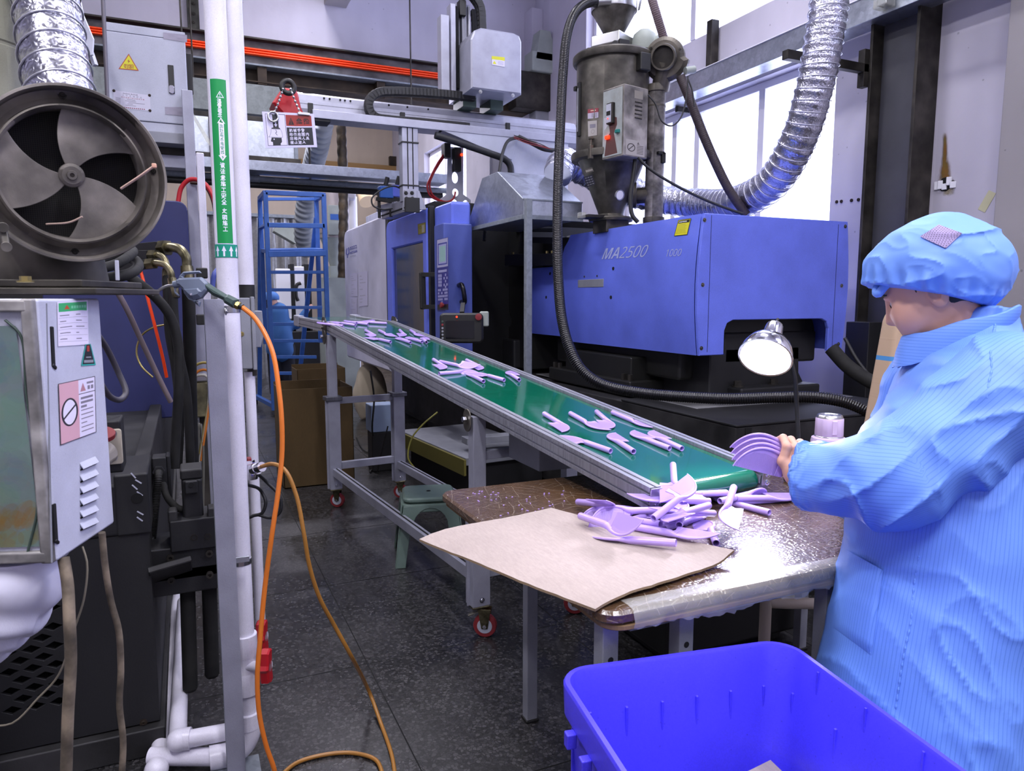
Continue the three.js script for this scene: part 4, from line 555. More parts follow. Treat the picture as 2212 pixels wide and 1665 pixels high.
// a comb from its handle end and blade tip; roll = 0 leaves it flat with the teeth on its right seen from the handle, flip turns it over
function comb(E,Tp,{roll=0,flip=false,up=V(0,1,0),label,group}){
const o=comb0?comb0.clone():(comb0=makeComb());if(o!==comb0){o.name=numbered('comb');scene.add(o);}
const x=Tp.clone().sub(E).normalize(),z0=up.clone().addScaledVector(x,-up.dot(x)).normalize(),z=z0.clone().applyAxisAngle(x,roll +(flip?PI:0)),y=z.clone().cross(x);
o.matrix.copy(mat4(x,y,z,E.clone().lerp(Tp,0.5).addScaledVector(x,-0.010)));o.matrix.decompose(o.position,o.quaternion,o.scale);o.userData.placed=true;return tag(o,label,'comb',group);
}
const onBelt=(px,py,h)=>oP(px,py,bp(0,0,BELT_D + h),BN),onBelt2=(px,py,h)=>oP(px,py,bp2(0,0,BELT_D + h),N2);
{
const near=[[765,185,950,300,0],[910,182,1115,298,1],[1068,175,1195,285,0],[1148,178,1405,285,1],[1140,400,905,318,1],[1270,398,1140,315,0],[1470,382,1265,303,0],[1540,382,1370,303,0]];
const nl=['leftmost comb of the upper row in the nearest belt group','second comb from left in the upper row of the nearest belt group','third comb from left in the upper row of the nearest belt group','rightmost comb of the upper row in the nearest belt group','leftmost of the four combs with open handles toward the table, nearest belt group','second of the four combs with open handles toward the table, nearest belt group','third of the four combs with open handles toward the table, nearest belt group','rightmost of the four combs with open handles toward the table, nearest belt group'];
const RR=0.0105,lay=(x,y,lo=false)=>onBelt(x,y,lo?0.006:RR);
near.forEach(([a,b,c,d,f],i)=>comb(lay(880 + a / 2.633,820 + b / 2.633),lay(880 + c / 2.633,820 + d / 2.633,1),{flip:!!f,up:BN,label:nl[i],group:'combs on the belt, nearest cluster'}));
// middle cluster, source crop scale 3.469 from (700, 420)
const mid=[[812,1232,935,1312,0],[862,1250,1135,1310,1],[880,1340,1140,1322,0],[1065,1240,1210,1312,0],[1180,1392,1072,1340,0],[1330,1385,1150,1335,1],[1450,1380,1370,1330,0]];
const ml=['leftmost comb of the middle belt cluster, blade toward the rail','long thin comb on edge at the back of the middle belt cluster','comb with its open handle at the left front of the middle belt cluster','upper right comb of the middle belt cluster, blade pointing at the table','front comb of the middle belt cluster with open handle between two others','comb of the middle belt cluster with open handle at front right','single comb lying apart to the right of the middle belt cluster'];
mid.forEach(([a,b,c,d,f],i)=>comb(lay(700 + a / 3.469,420 + b / 3.469),lay(700 + c / 3.469,420 + d / 3.469,1),{flip:!!f,roll:i===1||i===2?0.5:0,up:BN,label:ml[i],group:'combs on the belt, middle cluster'}));
const far=[[305,1015,398,1068,0],[398,1012,515,1072,1],[562,1012,618,1068,0],[640,1012,722,1070,1],[475,1100,365,1075,1],[628,1103,545,1078,0],[712,1098,620,1074,0],[760,1100,735,1076,0]];
const fl=['leftmost comb of the back row in the far belt cluster','second comb of the back row in the far belt cluster','third comb of the back row in the far belt cluster','rightmost comb of the back row in the far belt cluster','leftmost of the open-handled combs in the far belt cluster','second of the open-handled combs in the far belt cluster','third of the open-handled combs in the far belt cluster','rightmost of the open-handled combs in the far belt cluster'];
far.forEach(([a,b,c,d,f],i)=>comb(lay(700 + a / 3.469,420 + b / 3.469),lay(700 + c / 3.469,420 + d / 3.469,1),{flip:!!f,up:BN,label:fl[i],group:'combs on the belt, far cluster'}));
const top=[[711,684,681,680,0],[732,686,718,678,1],[765,686,743,678,0],[805,689,757,678,1],[748,676,796,684,1]];
const tl=['leftmost comb at the far head of the belt','second comb from left at the far head of the belt','third comb from left at the far head of the belt','right front comb at the far head of the belt','comb lying behind the right one at the far head of the belt'];
top.forEach((q,i)=>{const E=bp(3.3 + 0.03*i,[0.07,0.165,0.265,0.42,0.2][i],BELT_D + 0.0105),T2=E.clone().addScaledVector(BW,[-0.15,-0.12,-0.13,-0.21,0.2][i]).addScaledVector(BU,[0.19,0.21,0.2,0.13,0.14][i]);comb(E,T2,{flip:!!q[4],up:BN,label:tl[i],group:'combs at the head of the belt'});});
}
// the pile: handle end, blade tip (crop pixels, scale 4.424 from (1220, 980)), heights above the table, roll and flip
{
const P=(x,y)=>[1150 + x / 2.108,900 + y / 2.108],LEN=0.246;
const tipOn=(E,x,y,h)=>{const d=ray(...P(x,y)),o=V(0,EYE,0).sub(E),A=d.dot(d),B=o.dot(d),C=o.dot(o)- LEN*LEN,D=B*B - A*C,f=(s)=>V(0,EYE,0).addScaledVector(d,s);if(D<0)return f(-B / A);const c=[f((-B - sqrt(D))/ A),f((-B + sqrt(D))/ A)].sort((p,q)=>abs(p.y - TH - h)- abs(q.y - TH - h))[0];c.y=max(c.y,TH + 0.006);return c;};
const pile=[// handle end, blade tip (in a 2.108x view from (1150, 900)), height of the handle end and wished height of the tip, roll, flip
[660,575,248,548,.036,.036,.25,0,'front comb of the pile lying on the cardboard with its open handle to the right'],
[215,450,470,540,.036,.05,1.0,1,'comb at the left front of the pile with its blade on edge over the cardboard'],
[588,490,295,450,.046,.03,-.3,0,'comb with open handle ring at the centre front of the pile'],
[440,497,815,560,.026,.012,.12,1,'comb with wide hatched blade at the front of the pile'],
[838,578,790,478,.014,.04,-.2,1,'comb pointing its open handle at the viewer on the right front of the pile'],
[645,425,256,432,.05,.055,-1.05,1,'comb with teeth standing upright at the left of the pile'],
[600,425,200,430,.03,.035,-.8,1,'comb behind the upright teeth at the left end of the pile'],
[205,388,395,402,.02,.03,-.4,0,'leftmost comb of the pile with rounded handle end and dark blade'],
[812,385,462,375,.05,.06,-.1,0,'comb with blade reaching left under the conveyor end'],
[548,465,765,296,.07,.10,.35,1,'topmost big comb lying diagonally across the pile'],
[640,215,652,385,.13,.07,.1,0,'comb leaning up on the belt end with its handle high'],
[668,495,694,372,.045,.09,.2,1,'comb with short upright handle in the middle of the pile'],
[918,318,860,497,.10,.02,-.1,1,'comb leaning handle up with broad blade toward the viewer, right of the pile'],
[560,505,788,462,.02,.045,1.0,0,'comb with upright teeth between the handles at the pile centre'],
[808,402,560,475,.06,.035,.2,1,'comb with rounded handle end slanting up in the pile centre'],
[1082,437,790,400,.012,.02,.0,0,'comb with its handle lying out to the right of the pile'],
[925,370,1220,372,.03,.015,.15,1,'upper of two combs pointing right beside the pile'],
[935,388,1225,405,.014,.006,.0,1,'lower of two combs pointing right beside the pile'],
[886,345,640,360,.04,.05,-.2,1,'comb with straight handle lying against the belt end'],
[850,385,1086,330,.03,.05,-1.1,1,'comb standing on its spine against the right end of the belt'],
[600,510,808,485,.012,.02,.1,1,'comb lowest in the pile with rounded blade to the right'],
[380,490,620,470,.012,.012,.0,0,'comb buried at the bottom of the pile'],
[640,470,380,420,.02,.028,.1,1,'comb half hidden under the left handles of the pile'],
[830,440,590,430,.02,.02,.0,0,'comb half hidden under the centre handles of the pile'],
];
for(const[x,y,u,v,h,h2,roll,f,label]of pile){const E=oY(...P(x,y),TH + h);comb(E,tipOn(E,u,v,h2),{roll,flip:!!f,label,group:'combs piled on the table'});}
}
// ---------------------------------------------------------------- crate, bottle, lamp, stool
{
const H=0.745,c0=oY(1197,1444,H),c1=oY(1697,1376,H),d=c1.clone().sub(c0).setY(0),W=d.length(),ux=d.normalize(),uz=ux.clone().cross(V(0,1,0)),D=0.95,h=0.44;
const t=thing('plastic_crate','big open violet-blue plastic crate in the foreground','crate'),tk=0.006,m=mat4(ux,V(0,1,0),uz,c0.clone().setY(H - h).addScaledVector(ux,W / 2).addScaledVector(uz,D / 2));
// tapered shell from rounded rings
const ring=(w,dd,r,y)=>{const p=[];for(const[sx,sz,a]of[[1,1,0],[-1,1,PI / 2],[-1,-1,PI],[1,-1,1.5*PI]])for(let i=0;i<=7;i++)p.push(V(sx*(w / 2 - r)+ r*cos(a + i*PI / 14),y,sz*(dd / 2 - r)+ r*sin(a + i*PI / 14)));return p;};
const rings=[[0,0.02,0,0],[W - 0.1,D - 0.1,0.05,0],[W - 0.07,D - 0.07,0.055,0.02],[W - 0.03,D - 0.03,0.06,h - 0.075],[W - 0.03,D - 0.03,0.06,h - 0.07],[W - 0.006,D - 0.006,0.065,h - 0.066],[W - 0.002,D - 0.002,0.065,h - 0.006],[W - 0.008,D - 0.008,0.064,h],[W - 0.026,D - 0.026,0.058,h],[W - 0.032,D - 0.032,0.055,h - 0.006],[W - 0.042,D - 0.042,0.055,h - 0.06],[W - 0.046,D - 0.046,0.055,h - 0.066],[W - 0.1,D - 0.1,0.05,0.03],[W - 0.13,D - 0.13,0.045,0.012],[0,0.02,0,0.012]].map((a)=>ring(...a)),n=rings[0].length,pos=[],idx=[];
rings.forEach((r)=>r.forEach((p)=>pos.push(p.x,p.y,p.z)));for(let k=0;k + 1<rings.length;k++)for(let i=0;i<n;i++){const a=k*n + i,b=k*n +(i + 1)% n;idx.push(a,a + n,b,b,a + n,b + n);}
let g=new THREE.BufferGeometry();g.setAttribute('position',new THREE.Float32BufferAttribute(pos,3));g.setIndex(idx);g=toCreasedNormals(g,0.5).applyMatrix4(m);
part(t,'shell',g,M.crate);
for(let i=0;i<6;i++){const x=-W / 2 + 0.07 + i*(W - 0.14)/ 5;for(const s of[-1,1])part(t,'rib',box(0.006,h - 0.1,0.016,0,0,0,0.002).applyMatrix4(mT(x,(h - 0.08)/ 2,s*(D / 2 - 0.022))).applyMatrix4(m),M.crate);}
for(let i=0;i<7;i++){const z=-D / 2 + 0.07 + i*(D - 0.14)/ 6;for(const s of[-1,1])part(t,'rib',box(0.016,h - 0.1,0.006,0,0,0,0.002).applyMatrix4(mT(s*(W / 2 - 0.022),(h - 0.08)/ 2,z)).applyMatrix4(m),M.crate);}
for(let i=1;i<7;i++){const z=-D / 2 + i*D / 7;part(t,'inner_rib',box(0.004,0.05,0.005,0,0,0,0.001).applyMatrix4(mT(W / 2 - 0.019,h - 0.034,z)).applyMatrix4(m),M.crate);}
for(const z of[0.04,-0.04])part(t,'bracket_lug',box(0.02,0.03,0.02,0,0,0,0.003).applyMatrix4(mT(-W / 2 - 0.006,h - 0.08,-D / 2 + 0.16 + z)).applyMatrix4(m),M.crate);
// cardboard liner on the floor of the crate, its peak turned up
const L=(x,y,z)=>V(x,y,z).applyMatrix4(m);const lc=thing('cardboard_liner','scrap of brown cardboard lying inside the violet-blue crate','cardboard');
const ap=oZ(1664,1640,c1.z + 0.05),a1=oZ(1560,1692,c1.z + 0.14),a2=oZ(1716,1690,c1.z + 0.12);part(lc,'sheet',[slab([a1,a2,ap],0.006)],M.card);part(lc,'fold',[slab([L(-0.2,0.016,0.0),L(0.2,0.016,0.0),a2.clone().add(V(0,-0.002,0.004)),a1.clone().add(V(0,-0.002,0.004))],0.006)],M.card);
// low stand under the crate
const s=thing('crate_stand','low grey stand carrying the violet-blue crate','stand');const sh=H - h;part(s,'deck',box(W - 0.12,0.03,D - 0.12,0,0,0).applyMatrix4(mT(0,-0.016,0)).applyMatrix4(m),M.greyBox);
for(const a of[-1,1])for(const b of[-1,1])part(s,'leg',box(0.05,sh - 0.03,0.05,0,0,0).applyMatrix4(mT(a*(W / 2 - 0.1),-0.03 -(sh - 0.03)/ 2,b*(D / 2 - 0.1))).applyMatrix4(m),M.greyBox);
}
{
const p=oD(1788,985,2.7),y0=TH,sc=2.7 / 1560;const x=p.x,z=p.z;
const t=thing('thermos_bottle','pale lilac thermos bottle with silver cap standing behind the elbow of the worker','bottle'),pk=phys('#dcc6ea',0.4),pk2=phys('#e4cdef',0.35),c=V(x,y0,z),top=oD(1790,893,2.7).y;
const h=top - y0;part(t,'body',lathe([[0,0],[0.058,0],[0.062,0.006],[0.063,h*0.55],[0.06,h*0.61],[0.05,h*0.635],[0,h*0.635]],36,c),pk);
part(t,'cup_lid',lathe([[0,h*0.64],[0.048,h*0.64],[0.05,h*0.66],[0.049,h*0.93],[0.047,h*0.945],[0,h*0.945]],36,c),pk2);part(t,'cap',lathe([[0.047,h*0.945],[0.044,h*0.985],[0.04,h],[0.034,h],[0.032,h*0.985],[0,h*0.985]],32,c),M.steel);part(t,'neck_ring',lathe([[0.05,h*0.632],[0.052,h*0.64],[0.05,h*0.65]],32,c),M.steel);
const d=cF.clone().setY(0).normalize().negate(),s=cR.clone(),a=(u,y,o)=>c.clone().addScaledVector(s,u).addScaledVector(d,o).setY(y0 + y);
part(t,'cup_handle',bar(a(-0.002,h*0.69,0.05),a(-0.002,h*0.92,0.05),0.018,0.006,d,0.002),pk2);part(t,'latch',[bar(a(-0.03,h*0.53,0.064),a(0.03,h*0.53,0.064),0.01,0.016,d),bar(a(0,h*0.53,0.068),a(0,h*0.36,0.068),0.03,0.008,d,0.003)],pk2);
const T=paint(128,64,(g,w,hh)=>{g.clearRect(0,0,w,hh);g.fillStyle='#fff';g.font='bold 40px sans-serif';g.fillText('IG',40,46);});
sticker(t,'print',T,a(0,h*0.28,0.0625),s,V(0,1,0),0.05,0.025,{mat:std('#fff',0.4,0,{map:T,transparent:true}),lift:0.002});
}
{
const t=thing('desk_lamp','chrome bowl lamp glowing white on a black gooseneck over the table','lamp'),c=oD(1653,772,2.5);// centre of the mouth
const dir=cF.clone().multiplyScalar(-0.62).addScaledVector(cR,-0.40).add(V(0,-0.72,0)).normalize(),n=dir.clone().negate();// mouth looks along dir
const R=0.09,prof=[[R,0],[R*0.99,0.012],[R*0.95,0.035],[R*0.82,0.062],[R*0.6,0.082],[R*0.4,0.09],[0.034,0.092],[0.034,0.1],[0.031,0.15],[0.029,0.158],[0.02,0.166],[0,0.168]];
part(t,'shade',lathe([...[[R - 0.002,0.001],[R*0.93,0.034],[R*0.8,0.06],[R*0.5,0.082],[0.01,0.088]].reverse(),...prof],44,c,n),M.chrome);part(t,'rim',lathe([[R - 0.003,-0.002],[R + 0.002,-0.002],[R + 0.002,0.005],[R - 0.003,0.005]],44,c,n),M.chrome);
part(t,'bulb',lathe([[0,-0.004],[R*0.55,-0.001],[R*0.9,0.008],[R*0.7,0.03],[0.02,0.05],[0,0.05]],32,c,n),std('#fff',0.4,0,{emissive:'#f2efff',emissiveIntensity:4}));
part(t,'switch_stub',rod(c.clone().addScaledVector(n,0.165),c.clone().addScaledVector(n,0.19).add(V(0.006,0.004,0)),0.005,10),M.black);
const b0=oD(1716,812,2.53),e=oD(1727,965,2.55);e.y=TH;const pts=[c.clone().addScaledVector(n,0.06).addScaledVector(cR,0.06),b0,oD(1721,880,2.55),oD(1724,940,2.55),e];
part(t,'gooseneck',sweep(pts,(k,s)=>0.0075 + 0.0006*sin(s*2*PI / 0.006),{n:160,m:9}),M.black);part(t,'clamp_base',[box(0.06,0.02,0.08,e.x,TH + 0.012,e.z,0.004),box(0.03,0.04,0.03,e.x,TH + 0.03,e.z,0.006)],M.black);
const sp=new THREE.SpotLight('#efeaff',2.4,0,0.64,0.9,2);sp.position.copy(c.clone().addScaledVector(dir,0.02));sp.target.position.copy(oY(1560,1195,TH));sp.castShadow=true;sp.shadow.radius=3.5;scene.add(sp,sp.target);
}
{
// green plastic stool under the conveyor
const p=oY(903,1215,0),top=oY(925,1085,0.45),t=thing('plastic_stool','grey-green plastic stool standing under the conveyor','stool'),H=0.385;const cx=p.x + 0.1,cz=p.z - 0.1,w0=0.15,w1=0.2,m=mat4(V(cos(0.25),0,sin(0.25)),V(0,1,0),V(-sin(0.25),0,cos(0.25)),V(cx,0,cz));
part(t,'seat',[prism(rrect(2*w0,2*w0,0.05),0.03,{m:m.clone().multiply(mat4(V(1,0,0),V(0,0,-1),V(0,1,0),V(0,H - 0.03,0))),bevel:0.01}),prism(rrect(2*w0 + 0.02,2*w0 + 0.02,0.05),0.045,{m:m.clone().multiply(mat4(V(1,0,0),V(0,0,-1),V(0,1,0),V(0,H - 0.08,0))),bevel:0.004})],M.stool);
part(t,'finger_hole',disc(V(cx,H + 0.001,cz),V(0,1,0),0.012,0.003),M.hole);
for(let k=0;k<4;k++){const a=k*PI / 2,f=mat4(V(cos(a),0,sin(a)),V(0,1,0),V(-sin(a),0,cos(a)),V(0,0,0));const o=[[-w1,0],[-w1 + 0.055,0],[-w1 + 0.085,0.2]];for(let i=0;i<=10;i++){const q=PI - i*PI / 10;o.push([0.1*cos(q)*1.0,0.22 + 0.11*sin(q)]);}o.push([w1 - 0.085,0.2],[w1 - 0.055,0],[w1,0],[w0,H - 0.04],[-w0,H - 0.04]);
const tilt=new THREE.Matrix4().makeRotationX(0.12);part(t,'leg_panel',prism(o,0.008,{bevel:0.002,m:m.clone().multiply(f).multiply(mT(0,0.0,w1 - 0.006)).multiply(new THREE.Matrix4().makeRotationX(-0.115))}),M.stool);}
}

// ---------------------------------------------------------------- left: dark machine bed with its hoses
const BZ=-2.55,BXR=-0.14;
{
const t=thing('dark_machine','dark grey machine bed with diamond vent openings at the left foreground','machine'),top=oZ(310,1020,BZ).y;
const hole=[],u0=oZ(4,1400,BZ).x;for(let r=0;r<14;r++)for(let c=-3;c<4;c++){const cx=-0.36 - c*0.062 +(r % 2)*0.031,cy=0.235 + r*0.031;if(cx<-0.405&&cx>-0.6)hole.push([[cx - 0.0265,cy],[cx,cy - 0.0135],[cx + 0.0265,cy],[cx,cy + 0.0135]]);}
part(t,'front_panel',prism([[-1.6,0.1],[BXR,0.1],[BXR,top - 0.2],[-1.6,top - 0.2]],0.012,{holes:hole,bevel:0.001,m:mT(0,0,BZ - 0.012)}),M.dark);
part(t,'vent_backing',bb(-0.75,-0.3,0.18,0.74,BZ - 0.08,BZ - 0.06,0),M.hole);
part(t,'side_panel',bb(BXR - 0.012,BXR,0.1,top - 0.2,-6.6,BZ - 0.012,0),M.dark);part(t,'core',bb(-1.6,-0.77,0.05,top - 0.22,-6.6,BZ - 0.1,0),M.hole);
part(t,'plinth',bb(-1.7,BXR + 0.015,0,0.095,-6.6,BZ + 0.035,0.006),M.darkDusty);
part(t,'bed_beam',[bb(-1.7,BXR + 0.005,top - 0.2,top - 0.03,BZ - 0.35,BZ + 0.006,0.012)],M.dark);part(t,'corner_block',bb(BXR - 0.09,BXR + 0.008,top - 0.2,top,BZ - 0.3,BZ + 0.01,0.008),M.dark);
{const p=oZ(296,1076,BZ + 0.01);part(t,'bore',disc(p,V(0,0,1),0.017,0.006),M.hole);for(const[x,y,a]of[[288,1027,0.6],[299,1040,0.9],[291,1052,0.7],[302,1066,0.8],[303,1108,0.9],[302,1121,0.8]]){const q=oZ(x,y,BZ + 0.0105);part(t,'paint_scrape',at(box(0.004,0.022,0.001,0,0,0,0),q.x,q.y,q.z,0,0,a),M.greyLight,'pale scrape');}}
for(const[x,y]of[[285,1145],[310,1560]])part(t,'bolt',screw(oZ(x,y,BZ),V(0,0,1),0.008),M.brownSteel);
// deck and side rail
const zE=oX(362,862,BXR).z;part(t,'deck',bb(-1.6,BXR - 0.04,top - 0.07,top - 0.05,zE,BZ - 0.02,0),M.darkDusty);part(t,'side_rail',[bb(BXR - 0.055,BXR,top - 0.2,top - 0.02,zE,BZ - 0.02,0.008)],M.darkDusty);
part(t,'way_strip',[bb(-1.6,BXR - 0.06,top - 0.05,top - 0.005,zE - 0.22,zE - 0.02,0.006)],M.steelDull);for(let i=0;i<5;i++)part(t,'way_groove',bb(-1.5,BXR - 0.07,top - 0.006,top - 0.002,zE - 0.19 + i*0.035,zE - 0.18 + i*0.035,0),M.hole);
part(t,'mould_block',[bb(-1.5,-0.42,top,1.55,-6.2,zE - 0.25,0.02),bb(-0.55,-0.35,top,1.4,zE - 0.6,zE - 0.3,0.02)],M.black);
for(let i=0;i<12;i++)part(t,'mould_fin',bb(-0.46,-0.4,1.02 + i*0.04,1.045 + i*0.04,zE - 0.5,zE - 0.24,0.003),M.dark);
const gp=oZ(280,700,zE - 0.1);part(t,'guard_post',bb(gp.x - 0.02,gp.x + 0.022,top - 0.02,1.62,zE - 0.12,zE - 0.08,0.003),M.greyBox);
const pz=-4.35,a=oZ(287,700,pz),b=oZ(404,435,pz);part(t,'blue_panel',prism(rrect(b.x - a.x + 0.4,b.y - 0.85,0.05,(a.x + b.x)/ 2 - 0.2,(b.y + 0.85)/ 2),0.03,{m:mT(0,0,pz - 0.03),bevel:0.006}),M.navy,'navy blue guard panel');
{const p=oZ(399,770,pz),q=oZ(372,800,pz);for(const s of[p])part(t,'panel_screw',screw(s,V(0,0,1),0.007),M.steel);}
// junction box with ribbed conduit on the side
const jz=-2.78,j0=oZ(328,990,jz),j1=oZ(362,1050,jz);part(t,'junction_box',[bb(j0.x,j1.x,j1.y,j0.y,jz - 0.08,jz,0.004),bb(j1.x,j1.x + 0.012,j1.y - 0.05,j0.y,jz - 0.1,jz - 0.02,0.003)],M.dark);part(t,'cable_gland',hexnut(oZ(343,1018,jz + 0.01),V(0,0,1),0.02,0.02),M.dark);
part(t,'conduit',sweep([oZ(343,1018,jz),oZ(342,1030,jz + 0.05),oZ(338,1070,jz + 0.05),oZ(330,1150,jz + 0.03),oZ(326,1190,jz)],(k,s)=>0.0125 + 0.0016*sin(s*2*PI / 0.006),{n:170,m:12}),M.rubberMatte);
part(t,'conduit_bracket',bb(oZ(314,1157,jz).x,oZ(334,1157,jz).x,oZ(314,1164,jz).y,oZ(314,1154,jz).y,jz - 0.02,jz + 0.06,0.003),M.dark);
// hydraulic clamp block, motor and guide rods
const cz=-2.62,q=(x,y,z=cz)=>oZ(x,y,z);const bxs=(n,x0,y0,x1,y1,d,m=M.dark,z=cz,r=0.006)=>{const p=q(x0,y0,z),o=q(x1,y1,z);return part(t,n,bb(p.x,o.x,o.y,p.y,z - d,z,r),m);};
bxs('clamp_block',320,1190,480,1240,0.2);bxs('clamp_block',365,1127,470,1182,0.16,M.dark,cz + 0.01);bxs('clamp_base',320,1236,490,1268,0.2);bxs('motor',391,1036,441,1125,0.12,M.dark,cz - 0.02,0.012);bxs('motor_cap',388,1016,438,1034,0.12,M.darkDusty,cz - 0.02,0.008);bxs('motor_boss',398,1040,428,1066,0.02,M.dark,cz + 0.0,0.006);bxs('foot_lug',362,1105,384,1130,0.06,M.darkDusty,cz);bxs('foot_lug',448,1098,466,1122,0.06,M.darkDusty,cz);
part(t,'shelf_gusset',slab([q(322,1238,cz + 0.1),q(416,1220,cz + 0.1),q(416,1232,cz + 0.0),q(322,1262,cz + 0.0)].reverse(),0.02),M.darkDusty);
for(const[x,y]of[[368,1204],[452,1194],[370,1252],[453,1240],[449,1157],[419,1159]])part(t,'cap_screw',[lathe([[0.012,0],[0.012,0.012],[0.006,0.012],[0.006,0.005],[0,0.005]],16,q(x,y),V(0,0,1))],M.iron);
part(t,'motor_hole',disc(q(413,1047,cz + 0.002),V(0,0,1),0.009,0.004),M.hole);
for(const[x0,x1,y1]of[[405,411,1485],[452,458,1455]])part(t,'guide_rod',[rod(q(x0,1265,cz - 0.06),q(x1,y1,cz - 0.06),0.025,20),lathe([[0.025,0],[0.02,0.01],[0,0.012]],20,q(x1,y1,cz - 0.06),V(0,-1,0))],M.rubberMatte);
part(t,'motor_cable',sweep([q(352,1045,cz - 0.15),q(362,1075,cz - 0.1),q(385,1098,cz - 0.06),q(395,1100,cz - 0.06)],0.012,{n:20,m:8}),M.rubberMatte);
// socket box at the near edge of the deck
const sz=-2.28,s0=oZ(195,912,sz),s1=oZ(267,1020,sz);const sb=part(t,'socket_box',bb(s0.x,s1.x,s1.y,s0.y,sz - 0.12,sz,0.006),M.dark);part(sb,'socket_plate',prism(rrect(0.075,0.1,0.008,oZ(232,965,sz).x,oZ(232,965,sz).y),0.01,{m:mT(0,0,sz),bevel:0.002}),std('#b9b09c',0.6));part(sb,'socket_barrel',lathe([[0.036,0],[0.034,0.02],[0.03,0.07],[0.026,0.1],[0,0.1]],24,oZ(226,975,sz + 0.01),V(-0.45,-0.35,1).normalize()),std('#a9a296',0.6));part(sb,'socket_lid',disc(oZ(218,938,sz + 0.05),V(0.1,0.9,0.35).normalize(),0.035,0.014),M.redDark,'red round lid');for(const[x,y]of[[245,936],[247,988]])part(sb,'screw',screw(oZ(x,y,sz + 0.01),V(0,0,1),0.006),M.steel);
}
